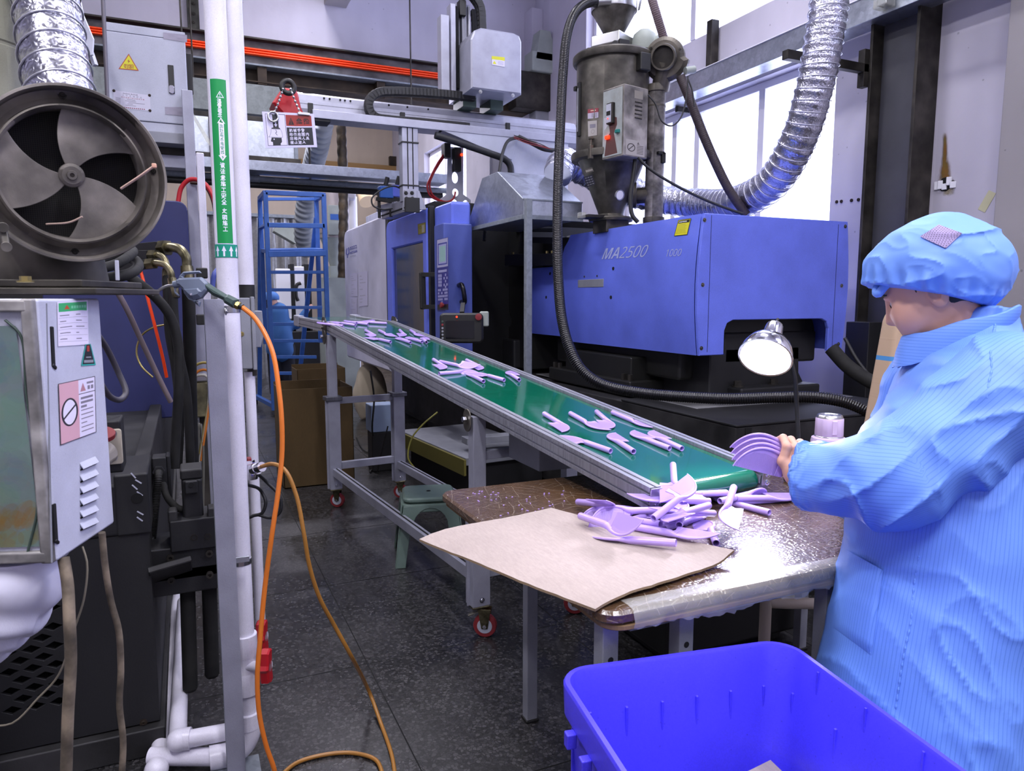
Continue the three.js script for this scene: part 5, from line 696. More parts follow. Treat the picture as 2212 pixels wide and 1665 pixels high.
// hoses and pipes of the dark machine
{
const H=(name,label,cat,pts,r,m,o={})=>{const t=solo(name,label,cat,sweep(pts,r,{n:o.n??50,m:o.m??12,...o}),m,o.group);return t;};
const D=oD,el=(name,label,pts,r,fx,hose)=>{
const t=thing(name,label,'hose');part(t,'elbow_pipe',sweep(pts,r,{n:30,m:14}),M.zincYellow);const d=pts[1].clone().sub(pts[0]).normalize();
part(t,'union_nut',hexnut(pts[0].clone().addScaledVector(d,0.01),d,r*1.75,0.035),M.zincYellow);part(t,'adapter_block',bar(pts[0].clone().addScaledVector(d,-0.16),pts[0].clone().addScaledVector(d,-0.01),r*2.8,r*2.8),M.black);
const e=pts[pts.length - 1],f=e.clone().sub(pts[pts.length - 2]).normalize();part(t,'ferrule',lathe([[r*1.25,0],[r*1.35,0.02],[r*1.35,0.075],[r*1.2,0.08],[0,0.08]],18,e.clone().addScaledVector(f,-0.01),f),M.zincYellow);part(t,'rubber_hose',sweep([e.clone().addScaledVector(f,0.02),...hose],r*1.32,{n:50,m:12}),M.rubberMatte);return t;
};
el('hydraulic_hose','thick black hydraulic hose dropping from the largest brass-coloured elbow',[D(352,536,3.0),D(372,534,2.98),D(390,540,2.96),D(402,556,2.95),D(404,580,2.95)],0.019,1,[D(408,660,2.95),D(410,760,2.95),D(412,880,2.96),D(416,1010,2.98),D(420,1090,3.0)]);
el('hydraulic_hose','black hydraulic hose from the upper small elbow, bending behind the air gun nozzle',[D(328,551,2.96),D(342,551,2.95),D(354,558,2.94),D(360,574,2.93),D(360,586,2.93)],0.013,1,[D(362,640,2.9),D(366,720,2.9),D(380,800,2.9),D(388,900,2.92),D(384,1010,2.95)]);
el('hydraulic_hose','black hydraulic hose from the lower small elbow',[D(322,570,2.9),D(338,568,2.89),D(356,572,2.88),D(368,586,2.87),D(372,606,2.87)],0.013,1,[D(376,680,2.87),D(386,760,2.87),D(402,840,2.88),D(410,960,2.9),D(414,1080,2.95)]);
H('rubber_hose','black rubber hose running diagonally from the coil under the fan down to the right','hose',[D(270,590,2.5),D(300,612,2.52),D(334,640,2.56),D(366,680,2.6),D(384,740,2.62),D(386,830,2.64),D(380,940,2.68),D(376,1010,2.7)],0.017,M.rubberMatte);
const coil=thing('hose_coil','bundle of black spiral-wrapped hoses bent under the fan','hose');part(coil,'hose',sweep([D(90,585,1.9),D(170,586,1.9),D(240,574,1.95),D(280,552,2.05),D(286,540,2.15),D(250,532,2.3)],(k,s)=>0.0135 - 0.001*(((s / 0.05)% 1)<0.06?1:0),{n:160,m:12}),M.rubberMatte);part(coil,'hose',sweep([D(90,598,1.95),D(180,604,1.95),D(262,596,2.0),D(296,580,2.1),D(292,562,2.2),D(250,552,2.3)],(k,s)=>0.015 - 0.001*(((s / 0.05)% 1)<0.06?1:0),{n:160,m:12}),M.rubberMatte);part(coil,'hose',sweep([D(100,570,2.0),D(190,566,2.0),D(250,552,2.1)],0.012,{n:40,m:10}),M.rubberMatte);part(coil,'cable_tie',bar(D(252,562,1.9),D(254,606,1.9),0.01,0.004),M.greyLight);
H('orange_tube','bright orange air tube hanging in front of the navy panel','tube',[D(303,580,2.9),D(318,640,2.9),D(336,710,2.92),D(352,775,2.95),D(360,815,2.97)],0.0065,M.orangeBright,{m:8});
H('grey_rod','pinkish grey bare rod leaning from the fan down across the navy panel','rod',[D(240,608,2.5),D(270,660,2.55),D(305,735,2.65),D(345,820,2.75),D(369,868,2.8)],0.0095,std('#8d7f80',0.4,0.3),{m:12});
H('grey_cable','grey cable looping out from behind the control box','cable',[D(205,715,2.0),D(232,755,2.1),D(256,805,2.15),D(272,846,2.15),D(262,862,2.12),D(240,858,2.05),D(215,825,1.95)],0.0085,std('#4c4950',0.45),{m:10});
const y1=thing('yellow_wire','thin yellowish tube curving in front of the navy panel','wire');part(y1,'wire',sweep([D(365,700,3.0),D(330,708,3.0),D(305,726,3.0),D(295,760,3.0),D(305,790,3.0),D(330,815,3.0)],0.004,{n:40,m:6}),M.brass);
const rb=thing('cable_bunch','tangle of yellow, orange and white thin wires behind the angle post','wires');[['#8a7a3a',418,790,450,785],['#b86a20',420,805,448,800],['#a8a59a',416,815,446,812],['#5d5b52',424,980,432,910]].forEach(([c,x0,y0,x1,y1b],i)=>part(rb,'wire',sweep([D(x0,y0 + 60,3.2),D(x0 + 4,y0,3.2),D(x1,y1b,3.2),D(x1 + 6,y1b + 40,3.2),D(x0 + 14,y0 + 190,3.2)],0.006,{n:40,m:7}),std(c,0.5)));
const rc=thing('red_cable','red and brown cables arching over behind the white pipes','cable');part(rc,'cable',sweep([D(384,440,3.9),D(392,405,3.9),D(410,388,3.9),D(436,392,3.9),D(456,415,3.9),D(468,450,3.9)],0.012,{n:40,m:8}),M.red);part(rc,'cable',sweep([D(412,394,3.95),D(440,400,3.95),D(458,430,3.95),D(466,480,3.95),D(468,540,3.95)],0.009,{n:40,m:8}),std('#3b2420',0.5));
const ft=thing('filter_housing','oily pale filter block with chrome top behind the angle post','filter');const f=D(436,860,3.3);part(ft,'body',box(0.12,0.16,0.12,f.x,f.y,f.z,0.01),std('#8f8b6b',0.5,0.2,{map:rept(tGrime,0.3)}));part(ft,'cap',box(0.13,0.03,0.12,f.x,f.y + 0.095,f.z,0.008),M.steel);part(ft,'stem',bar(V(f.x,0,f.z),V(f.x,f.y - 0.08,f.z),0.03),M.iron);
const ph=thing('plastic_part_stand','slim white painted upright with black clips behind the white pipes','post');const s0=D(432,340,3.5);part(ph,'tube',[box(0.035,2.2,0.035,s0.x,1.1,s0.z,0.006)],M.pvc);for(const y of[590,690]){const p=D(436,y,3.46);part(ph,'clip',box(0.05,0.05,0.06,p.x,p.y,p.z,0.006),M.black);}
const up=thing('robot_upright','grey aluminium upright standing beside the electric cabinet','post'),u=oZ(414,400,-4.45);part(up,'profile',box(0.055,2.62,0.05,u.x,1.31,u.z,0.004),M.aluPaint);part(up,'base',box(0.14,0.02,0.14,u.x,0.01,u.z,0.004),M.aluPaint);
}
// ---------------------------------------------------------------- dryer at the left edge: fan housing, control box, sleeve, tank
{
const A=oD(80,645,1.2),dn=V(0.326,0,-0.945),n=V(0.945,0,0.326),lf=V(-0.945,0,-0.326),Bq=oP(215,641,A,n),D=Bq.clone().sub(A).dot(dn),yb=oP(94,1234,A,n).y,yt=A.y,W=0.4;
const t=thing('dryer_control_box','worn pale grey control box with warning stickers at the left edge','control box'),m=mat4(dn.clone().negate(),V(0,1,0),n.clone(),A.clone().setY(0));// local: -x back along the side, z out of the side face
const P=(u,y,o=0)=>A.clone().setY(y).addScaledVector(dn,u).addScaledVector(n,o);
const bev=0.006;part(t,'case',box(D,yt - yb,W,0,0,0,bev).applyMatrix4(mat4(dn.clone(),V(0,1,0),n.clone(),P(D / 2,(yt + yb)/ 2,-W / 2))),M.greyLight);
const fx=(u,y)=>A.clone().setY(y).addScaledVector(lf,u).addScaledVector(dn,-0.001);
const rim=(a,b)=>part(t,'front_rim',bar(a,b,0.022,0.02,V(0,1,0),0.004),std('#b0afb2',0.5,0.1,{map:rept(tGrime,0.3)}));
rim(fx(0.012,yt - 0.012),fx(W,yt - 0.012));rim(fx(0.012,yb + 0.012),fx(W,yb + 0.012));part(t,'front_rim',bar(fx(0.013,yt),fx(0.013,yb),0.02,0.02,n,0.004),std('#b0afb2',0.5,0.1,{map:rept(tGrime,0.3)}));
const TP=paint(512,640,(g,w,h)=>{const r=rng(4);g.fillStyle='#6f8380';g.fillRect(0,0,w,h);for(let i=0;i<500;i++){g.fillStyle=`rgba(${60 + r() * 60},${80 + r() * 60},${75 + r() * 60},0.08)`;g.beginPath();g.arc(r()*w,r()*h,20 + 50*r(),0,7);g.fill();}for(let i=0;i<26;i++){g.fillStyle=`rgba(${110 + r() * 40},${70 + r() * 30},20,0.14)`;g.beginPath();g.ellipse(w*(0.78 + 0.22*r()),h*(0.84 + 0.16*r()),8 + 20*r(),20 + 30*r(),0.5,0,7);g.fill();}g.fillStyle='#26403c';g.font='bold 34px sans-serif';g.fillText('POWER',w - 190,h*0.485);g.fillText('A',w - 94,40);g.fillText('S',w - 98,h*0.7);g.fillStyle='#161a18';g.fillRect(w - 170,h*0.55,90,80);g.fillStyle='#2b8a4c';g.fillRect(w - 158,h*0.565,44,50);});
const q=stickerQ(t,'front_film',TP,[fx(W - 0.02,yt - 0.045),fx(0.035,yt - 0.045),fx(0.022,yb + 0.03),fx(W - 0.02,yb + 0.03)],{lift:0.003,rough:0.25});
part(t,'film_edge',sweep([fx(0.05,yt - 0.035),fx(0.028,yt - 0.06),fx(0.026,yt - 0.16),fx(0.018,yt - 0.26),fx(0.024,yt - 0.36),fx(0.045,yb + 0.02)].map((p)=>p.addScaledVector(dn,-0.004)),0.0022,{n:40,m:6}),M.greenDark);
// side face furniture
const S=(px,py,o=0.0)=>oP(px,py,A.clone().addScaledVector(n,o),n);
const hinge=(x0,y0,x1,y1)=>{const h=part(t,'hinge_slot',bar(S(x0,y0),S(x1,y1),0.011,0.004,n),M.hole);part(h,'hinge_end',bar(S(x1 + 2,y1 - 4),S(x1,y1 + 3),0.014,0.006,n),M.black);};hinge(111,705,115,792);hinge(116,1088,121,1170);
part(t,'door_seam',bar(S(100,655),S(112,1215),0.0025,0.002,n,0),M.greyBox);
for(let i=0;i<6;i++){const y=985 + i*26,a=S(172,y + 14),b=S(206,y);part(t,'louvre',slab([a,b,b.clone().add(V(0,-0.012,0)).addScaledVector(n,0.007),a.clone().add(V(0,-0.012,0)).addScaledVector(n,0.007)].reverse(),0.002),M.greyLight);part(t,'louvre_gap',bar(a.clone().add(V(0,-0.014,0)),b.clone().add(V(0,-0.014,0)),0.003,0.003,n,0),M.hole);}
const L1=paint(256,420,(g,w,h)=>{g.fillStyle='#e6dff0';g.fillRect(0,0,w,h);g.fillStyle='#3fae6a';g.fillRect(10,14,w - 20,84);g.fillStyle='#c8502c';g.beginPath();g.moveTo(54,76);g.lineTo(76,34);g.lineTo(100,76);g.fill();g.fillStyle='#7fd0a0';for(let i=0;i<6;i++)g.fillRect(112 + i*22,46,17,26);g.fillStyle='#77727e';for(let i=0;i<5;i++){g.fillRect(18,130 + i*56,40 + 60*hash(i,1),8);g.fillRect(150,130 + i*56,60*hash(i,2)+ 20,8);g.fillRect(8,156 + i*56,w - 16,2);}});
stickerQ(t,'paper_label',L1,[S(122,652),S(188,648),S(190,744),S(124,748)]);
const L2=paint(256,320,(g,w,h)=>{g.clearRect(0,0,w,h);g.fillStyle='#2aa79a';g.beginPath();g.moveTo(80,0);g.lineTo(170,0);g.lineTo(256,h);g.lineTo(0,h);g.fill();g.fillStyle='#23262b';g.beginPath();g.moveTo(92,8);g.lineTo(158,8);g.lineTo(232,h - 18);g.lineTo(22,h - 18);g.fill();g.fillStyle='#a83a2a';g.fillRect(104,24,42,90);g.fillStyle='#8d9196';g.fillRect(86,190,86,20);g.fillRect(50,240,160,40);});
stickerQ(t,'black_label',L2,[S(173,744),S(205,742),S(206,788),S(174,790)],{mat:std('#fff',0.5,0,{map:L2,transparent:true})});
const L3=paint(320,512,(g,w,h)=>{g.fillStyle='#e2dcec';g.fillRect(0,0,w,h);g.fillStyle='#d9a9b2';g.fillRect(6,6,160,h - 12);g.strokeStyle='#37323a';g.lineWidth=6;g.strokeRect(3,3,w - 6,h - 6);g.beginPath();g.moveTo(166,130);g.lineTo(w,130);g.stroke();g.fillStyle='#e8e2ee';g.strokeStyle='#2e2b30';g.lineWidth=14;g.beginPath();g.ellipse(86,260,62,112,0,0,7);g.fill();g.stroke();g.beginPath();g.moveTo(30,310);g.lineTo(142,205);g.stroke();g.fillStyle='#b98; ';g.fillStyle='#b5838a';g.beginPath();g.moveTo(180,110);g.lineTo(205,36);g.lineTo(230,110);g.fill();g.fillStyle='#837d88';g.fillRect(240,36,62,18);for(let i=0;i<2;i++)for(let j=0;j<2;j++)g.fillRect(246 + j*32,70 + i*0,22,34);for(let i=0;i<9;i++)g.fillRect(182,160 + i*37,118*(i==2||i===6?0.45:0.95),i<3?20:9);});
stickerQ(t,'warning_label',L3,[S(124,829),S(204,812),S(207,933),S(129,962)]);
part(t,'mounting_arm',bar(P(D*0.5,yb + 0.2,-W + 0.02),P(D*0.5,yb + 0.2,-W - 0.3),0.08,0.08),M.drum);part(t,'stand_column',bar(P(D*0.5,0.0,-W - 0.34),P(D*0.5,1.6,-W - 0.34),0.1,0.1),M.drum);
// fan housing above it
const f=thing('blower_fan','big round dusty metal blower intake with three curved blades above the control box','fan'),c=oD(158,378,1.32),ax=V(0,EYE,0).sub(c).normalize().addScaledVector(cR,0.10).addScaledVector(V(0,1,0),0.02).normalize(),R=0.157;
part(f,'flange',lathe([[R*0.995,-0.05],[R*1.0,0.004],[R*0.99,0.010],[R*0.965,0.010],[R*0.95,0.002],[R*0.94,-0.028],[R*0.86,-0.036],[R*0.80,-0.026],[R*0.785,-0.008],[R*0.765,-0.004],[R*0.74,-0.012],[R*0.735,-0.05],[R*0.735,-0.11],[R*0.99,-0.11],[R*0.995,-0.05]],96,c,ax,0.45),M.fanSteel);
for(const a of[1.62,0.15,3.1,4.7]){const e1=frame(ax)[0],e2=frame(ax)[1];part(f,'flange_screw',screw(c.clone().addScaledVector(e1,-cos(a)*R*0.9*-1).addScaledVector(e2,sin(a)*R*0.9).addScaledVector(ax,-0.033),ax,0.005),M.iron);}
const[e1,e2]=frame(ax),fm=mat4(e1,e2,ax,c.clone().addScaledVector(ax,-0.03)),r0=0.017,r1=R*0.745,bl=[];
for(let k=0;k<3;k++){const o=[],edge=(r,base)=>[r*cos(base),r*sin(base)],N=14;const th=(r,h,q)=>(q +(h - q)*pow((r1 - r)/(r1 - r0),1.0))*PI / 180 + k*2*PI / 3;for(let i=0;i<=N;i++){const r=lerp(r0,r1,i / N);o.push(edge(r,th(r,54,24)));}for(let i=1;i<16;i++)o.push(edge(r1,th(r1,50,22 +(93 - 22)*i / 16)));for(let i=N;i>=0;i--){const r=lerp(r0,r1,i / N);o.push(edge(r,th(r,118,95)));}bl.push(o);}
for(const o of bl)part(f,'blade',prism(o,0.0022,{m:fm.clone(),bevel:0.0008}),M.fanSteel);part(f,'hub',lathe([[0,-0.002],[0.022,-0.002],[0.021,0.005],[0.016,0.009],[0.009,0.009],[0.008,0.014],[0.004,0.014],[0.0035,0.008],[0,0.008]],24,c.clone().addScaledVector(ax,-0.03),ax),M.fanSteel);
const tM=tex(64,64,(u,v)=>(abs(u - 0.5)>0.36||abs(v - 0.5)>0.36?0.34:0.05),{rep:0.0035});const mesh=prism(circ(r1,48),0.002,{m:mat4(e1,e2,ax,c.clone().addScaledVector(ax,-0.075)),bevel:0});part(f,'mesh_screen',mesh,std('#8b857a',0.7,0.2,{map:tM}));
part(f,'drum',rod(c.clone().addScaledVector(ax,-0.08),c.clone().addScaledVector(ax,-0.3),R*0.97,48),M.drum);
const s0=c.clone().addScaledVector(ax,-0.18);part(f,'neck',[rod(V(s0.x - 0.04,yt + 0.015,s0.z),V(s0.x - 0.04,s0.y - 0.08,s0.z),0.11,32,0.09),box(0.34,0.012,0.3,s0.x - 0.05,yt + 0.014,s0.z + 0.02,0.003,-0.33),box(0.3,0.014,0.27,s0.x - 0.06,yt + 0.028,s0.z + 0.02,0.003,-0.33)],M.drum);part(f,'foot_bolt',[hexnut(oD(55,603,1.22),V(0,1,0),0.009,0.01),disc(oD(55,608,1.22),V(0,1,0),0.013,0.003)],M.brass);
const lv=oD(10,512,1.2);part(f,'lever',[bar(oD(6,488,1.2),oD(14,535,1.2),0.012,0.006,ax,0.003),disc(oD(14,533,1.195),ax,0.008,0.01),disc(oD(7,491,1.195),ax,0.008,0.01)],M.steelDull);
const tie=part(f,'cable_tie',sweep([oD(332,359,1.27),oD(300,382,1.28),oD(262,407,1.31)],0.0022,{n:14,m:6}),std('#d9b7a6',0.6),'pale pink cable tie');part(tie,'tie_head',box(0.008,0.008,0.006,...oD(333,358,1.268).toArray(),0.002),std('#d9a58c',0.6));part(f,'cable_tie',sweep([oD(178,468,1.34),oD(150,480,1.34),oD(100,484,1.34)],0.0018,{n:14,m:6}),std('#b9a091',0.6));
// white fabric sleeve, muddy cables
const sl=thing('fabric_sleeve','white cloth air sleeve bulging out under the control box','air sleeve');part(sl,'sleeve',sweep([oD(20,1200,1.33),oD(18,1250,1.33),oD(-20,1310,1.35),oD(-90,1360,1.38),oD(-200,1390,1.42)],(k,s,a)=>0.09 + 0.0055*sin(s*130 + 1.5*sin(a + 1)+ 4*noise2(s*12,a*1.2,0,5))+ 0.008*(noise2(s*14,cos(a)*2 + 5,0,7)- 0.5),{n:130,m:48}),M.whiteCloth);
const dc=thing('muddy_cable','thick mud-stained cable hanging from the middle of the control box to the floor','cable');part(dc,'cable',sweep([oD(137,1205,1.28),oD(146,1260,1.27),oD(150,1340,1.26),oD(153,1430,1.27),oD(147,1540,1.28),oD(142,1700,1.3)].concat([V(-0.3,0.02,-1.5)]),0.0098,{n:80,m:12}),M.mud);
const dc2=thing('muddy_cable','thinner mud-stained cable hanging from the right corner of the control box','cable');part(dc2,'cable',sweep([oD(220,1150,1.38),oD(228,1230,1.4),oD(240,1300,1.42),oD(256,1360,1.43),oD(261,1450,1.45),oD(258,1520,1.46),oD(266,1600,1.48),oD(263,1700,1.5),V(-0.18,0.02,-1.7)],0.0062,{n:90,m:10}),M.mud);
const wr=thing('thin_wire','thin drooping wire under the control box crossing the vent','wire');part(wr,'wire',sweep([oD(178,1180,1.35),oD(188,1215,1.35),oD(182,1290,1.36),oD(160,1360,1.38),oD(125,1460,1.4),oD(80,1510,1.4),oD(30,1560,1.4),oD(-60,1590,1.4),V(-0.5,0.02,-1.4)],0.002,{n:80,m:6}),std('#7f7866',0.6));
// pale tank and silver duct above
const tk=thing('drying_tank','pale olive drying tank with a seam at the top left corner','tank'),tc=oD(-75,150,1.9);part(tk,'barrel',[lathe([[0.155,0],[0.16,0.004],[0.16,0.3],[0.157,0.304],[0.157,0.31],[0.16,0.314],[0.16,1.2],[0,1.2]],48,V(tc.x,oD(0,112,1.9).y - 0.305,tc.z))],std('#a8a893',0.45,0,{map:rept(tWear,0.6)}));part(tk,'lower_drum',lathe([[0.05,-0.14],[0.1,-0.05],[0.155,0],[0.155,0.01],[0,0.01]],48,V(tc.x,oD(0,112,1.9).y - 0.305,tc.z)),M.drum);part(tk,'support',bar(V(tc.x - 0.2,0,tc.z),V(tc.x - 0.2,2.2,tc.z),0.08,0.08),M.drum);
foilDuct('foil_duct','silver foil flexible duct dropping onto the fan at the upper left',[oD(92,-80,1.85),oD(100,0,1.82),oD(112,90,1.78),oD(124,170,1.74),oD(138,260,1.7)],0.077,9);
const vr=thing('thin_rod','thin dark rod hanging in front of the electric cabinet','rod');part(vr,'rod',rod(oD(220,-60,2.6),oD(234,260,2.6),0.007,10),std('#5c5860',0.5,0.4));part(vr,'ceiling_cap',box(0.05,0.02,0.05,...oD(218,-64,2.6).toArray(),0.004),M.iron);
}
// ---------------------------------------------------------------- electric cabinet
{
const z=-4.5,q=(x,y)=>oZ(x,y,z),a=q(224,46),b=q(407,290),t=thing('electric_cabinet','light grey electric cabinet with yellow hazard triangle high on the left','cabinet');const y1=(oZ(224,46,z).y + oZ(405,70,z).y)/ 2,y0=b.y,x0=a.x,x1=oZ(405,180,z).x;
part(t,'case',bb(x0,x1,y0,y1,z - 0.24,z - 0.02,0.004),M.greyPaint);const dr=part(t,'door',bb(x0 + 0.002,x1 - 0.002,y0 + 0.05,y1 - 0.045,z - 0.02,z,0.005),M.greyPaint);part(t,'top_strip',bb(x0,x1,y1 - 0.042,y1,z - 0.02,z - 0.004,0.003),M.greyPaint);part(t,'bottom_strip',bb(x0,x1,y0,y0 + 0.047,z - 0.02,z - 0.004,0.003),M.greyPaint);
const l0=q(362,140),l1=q(378,203),lk=part(dr,'lock',bb(l0.x,l1.x,l1.y,l0.y,z,z + 0.006,0.004),M.black);part(lk,'key_barrel',prism(rrect(0.026,0.045,0.012,q(371,196).x,q(371,194).y),0.006,{m:mT(0,0,z + 0.006)}),M.chrome);
const T=paint(256,230,(g,w,h)=>{g.clearRect(0,0,w,h);g.fillStyle='#a0421e';g.beginPath();g.moveTo(w / 2,0);g.lineTo(w,h);g.lineTo(0,h);g.fill();g.fillStyle='#c9c41a';g.beginPath();g.moveTo(w / 2,22);g.lineTo(w - 20,h - 12);g.lineTo(20,h - 12);g.fill();g.fillStyle='#8e3a1c';g.beginPath();g.moveTo(132,78);g.lineTo(110,112);g.lineTo(126,112);g.lineTo(118,142);g.lineTo(146,102);g.lineTo(128,102);g.fill();hanzi(g,'高压危险',66,150,30,4,2);hanzi(g,'专业操作',66,182,30,4,2);});
stickerQ(dr,'hazard_triangle',T,[q(256,114),q(300,118),q(300,153),q(256,149)],{mat:std('#fff',0.5,0,{map:T,transparent:true}),label:'yellow high-voltage triangle'});
const T2=paint(512,290,(g,w,h)=>{g.fillStyle='#c3c1cf';g.fillRect(0,0,w,h);g.strokeStyle='#8d8a99';g.lineWidth=2;for(let i=0;i<6;i++){g.beginPath();g.moveTo(10,108 + i*26);g.lineTo(w - 10,108 + i*26);g.stroke();}g.fillStyle='#55525f';g.font='bold 30px serif';g.fillText('Daiten RoVoR',130,38);hanzi(g,'工作水电安全',120,46,26,2,24);g.fillStyle='#86434a';hanzi(g,'动作范围内安全管线注意',110,82,20,2,10);g.fillStyle='#7f7c8a';for(let i=0;i<5;i++){g.fillRect(30,118 + i*26,70,9);g.fillRect(150 + 60*hash(i,1),118 + i*26,190*hash(i,2)+ 60,9);}g.fillStyle='#7a2f3a';for(let i=0;i<12;i++)g.fillRect(120 + i*27,262,18,16);});
const np=stickerQ(dr,'name_plate',T2,[q(245,195),q(324,206),q(325,240),q(245,232)]);for(const[x,y]of[[246,196],[323,206],[324,239]])part(np,'rivet',screw(q(x,y).add(V(0,0,0.001)),V(0,0,1),0.005),M.brownSteel);
for(const c of[[[353,70],[404,76],[404,92],[353,84]],[[356,231],[405,232],[404,252],[357,247]]])stickerQ(t,'tape_residue',null,c.map(([x,y])=>q(x,y)),{mat:std('#a19cab',0.8,0,{map:rept(tWear,2)}),lift:0.002});
part(t,'side_plug',bb(x1,x1 + 0.03,q(405,190).y,q(405,105).y,z - 0.14,z - 0.08,0.004),M.black);part(t,'tape_tail',slab([oD(408,240,4.05),oD(414,238,4.05),oD(452,300,4.0),oD(456,318,4.0),oD(446,306,4.0)],0.001),M.clear);
const sp=thing('cabinet_frame','dark frame with grey cross members carrying the electric cabinet','frame'),k0=q(330,305),k1=q(411,318);part(sp,'shelf',bb(x0 - 0.3,x1 + 0.01,y0 - 0.06,y0 - 0.002,z - 0.3,z + 0.02,0.004),M.greyBox);part(sp,'crossbeam',bb(x0 - 1.2,x1 + 0.01,y0 - 0.17,y0 - 0.1,z - 0.2,z - 0.1,0.004),M.aluPaint);part(sp,'post',bb(x0 - 0.5,x0 - 0.42,1.551,y0 - 0.06,z - 0.2,z - 0.12,0.004),M.greyBox);part(sp,'box_back',bb(x0 - 0.3,x1,y0 - 0.1,y0 - 0.06,z - 0.28,z - 0.1),M.iron);
const fr=thing('grey_cover_panel','tilted pale grey sheet metal cover beside the foil duct at the upper left','panel');part(fr,'plate',slab([oD(175,20,3.4),oD(202,84,3.4),oD(200,118,3.4),oD(172,128,3.4)].reverse(),0.01),M.greyLight);part(fr,'bracket',[bar(oD(195,110,3.45),oD(206,142,3.45),0.02),bar(oD(150,60,3.45),oD(190,62,3.45),0.03),bar(oD(150,-80,3.5),oD(178,60,3.45),0.03)],M.greyLight);
}

// ---------------------------------------------------------------- white pipes, angle post, air gun
const PX=0.124,PZ=-2.36;
{
const t=thing('white_water_pipe','white plastic pipe in front with a green bilingual warning sticker and red valve','pipe'),r=0.031;const yv=oZ(540,1430,PZ).y;
part(t,'pipe',rod(V(PX,0.1,PZ),V(PX,6.2,PZ),r,40),M.pvc);
part(t,'elbow',[sweep([V(PX,0.16,PZ),V(PX,0.1,PZ),V(PX - 0.02,0.06,PZ),V(PX - 0.06,0.04,PZ),V(PX - 0.12,0.04,PZ)],0.038,{n:24,m:20}),lathe([[0.04,0],[0.04,0.05],[0.031,0.052]],30,V(PX,0.12,PZ))],M.pvc);
part(t,'floor_pipe',rod(V(PX - 0.1,0.04,PZ),V(-0.17,0.04,-2.45),0.028,24),M.pvc);
part(t,'tee',lathe([[0.037,-0.1],[0.039,-0.098],[0.039,-0.03],[0.036,-0.025],[0.036,0.025],[0.039,0.03],[0.039,0.098],[0.037,0.1],[0.031,0.1]],36,V(PX,yv,PZ)),M.pvc);
for(const[dy,dz]of[[0.0,0.02],[0.05,-0.09]]){const s=cR.clone(),c=V(PX,yv + dy,PZ + dz);part(t,'valve_stem',rod(c.clone(),c.clone().addScaledVector(s,0.08),0.016,20),M.pvc);const h=c.clone().addScaledVector(s,0.08);const hd=part(t,'valve_handle',prism([[-0.02,-0.05],[0.0,-0.058],[0.022,-0.048],[0.026,-0.012],[0.034,0.0],[0.026,0.012],[0.022,0.05],[0,0.058],[-0.02,0.05],[-0.012,0.0]].map(([x,y])=>[x*1.0,y]),0.03,{bevel:0.005,m:mat4(cF.clone().setY(0).normalize().negate().multiplyScalar(1),V(0,1,0),cF.clone().setY(0).normalize().negate().cross(V(0,1,0)),h)}),M.red,'red butterfly handle');}
// printed sticker wrapped on the pipe
const ys=[oZ(482,178,PZ).y,oZ(490,527,PZ).y],th0=Math.atan2(-PX,-PZ)*0;const face=Math.atan2(V(0,0,0).x - PX,0 - PZ);// towards the eye
const wrap=(name,T,y1,y0,half,off,rr)=>{const n=24,g=new THREE.BufferGeometry(),p=[],u=[],nn=[],ix=[];for(let i=0;i<=n;i++){const a=face + off + lerp(-half,half,i / n);for(const k of[0,1]){p.push(PX + sin(a)*rr,k?y1:y0,PZ + cos(a)*rr);nn.push(sin(a),0,cos(a));u.push(i / n,k);}if(i)ix.push(2*i - 2,2*i,2*i - 1,2*i - 1,2*i,2*i + 1);}g.setAttribute('position',new THREE.Float32BufferAttribute(p,3));g.setAttribute('normal',new THREE.Float32BufferAttribute(nn,3));g.setAttribute('uv',new THREE.Float32BufferAttribute(u,2));g.setIndex(ix);g.userData.uv=true;return part(t,name,g,std('#fff',0.4,0,{map:T}));};
const TG=paint(256,2048,(g,w,h)=>{
g.fillStyle='#109048';g.fillRect(0,0,w,h);g.fillStyle='#e6e2fb';g.strokeStyle='#e6e2fb';const cx=150,S=h / 349;// S pixels per image row
g.lineWidth=9;g.beginPath();g.moveTo(cx,26*S);g.lineTo(cx + 52,38*S);g.lineTo(cx - 52,38*S);g.closePath();g.stroke();g.fillRect(cx - 5,29.5*S,10,4.5*S);g.fillRect(cx - 5,35*S,10,8);
hanzi(g,'温馨提示',cx - 40,41*S,52,9,7,true);
g.beginPath();g.moveTo(cx,80*S);g.lineTo(cx + 62,93*S);g.lineTo(cx + 40,92*S);g.lineTo(cx + 40,160*S);g.lineTo(cx + 62,160*S);g.lineTo(cx,172*S);g.lineTo(cx - 62,160*S);g.lineTo(cx - 40,160*S);g.lineTo(cx - 40,92*S);g.lineTo(cx - 62,93*S);g.fill();
g.fillStyle='#1c7a3e';g.beginPath();g.moveTo(cx - 6,84*S);g.lineTo(cx + 4,84*S);g.lineTo(cx + 6,88*S);g.lineTo(cx + 30,89.5*S);g.lineTo(cx + 20,91.5*S);g.lineTo(cx - 26,90*S);g.fill();hanzi(g,'此处有水电管线',cx - 22,94.5*S,44,5,10,true);g.beginPath();g.moveTo(cx + 4,160*S);g.lineTo(cx - 14,164*S);g.lineTo(cx,164*S);g.lineTo(cx - 8,169*S);g.lineTo(cx + 16,163*S);g.lineTo(cx + 2,163*S);g.fill();
g.fillStyle='#e6e2fb';hanzi(g,'请注意施工',cx - 42,176*S,62,10,15,true);hanzi(g,'安全',cx - 42,241*S,62,10,15,true);hanzi(g,'文明施工',cx - 42,274*S,62,10,14,true);
});
wrap('warning_sticker',TG,ys[0],ys[1],0.74,-0.06,r + 0.0008);
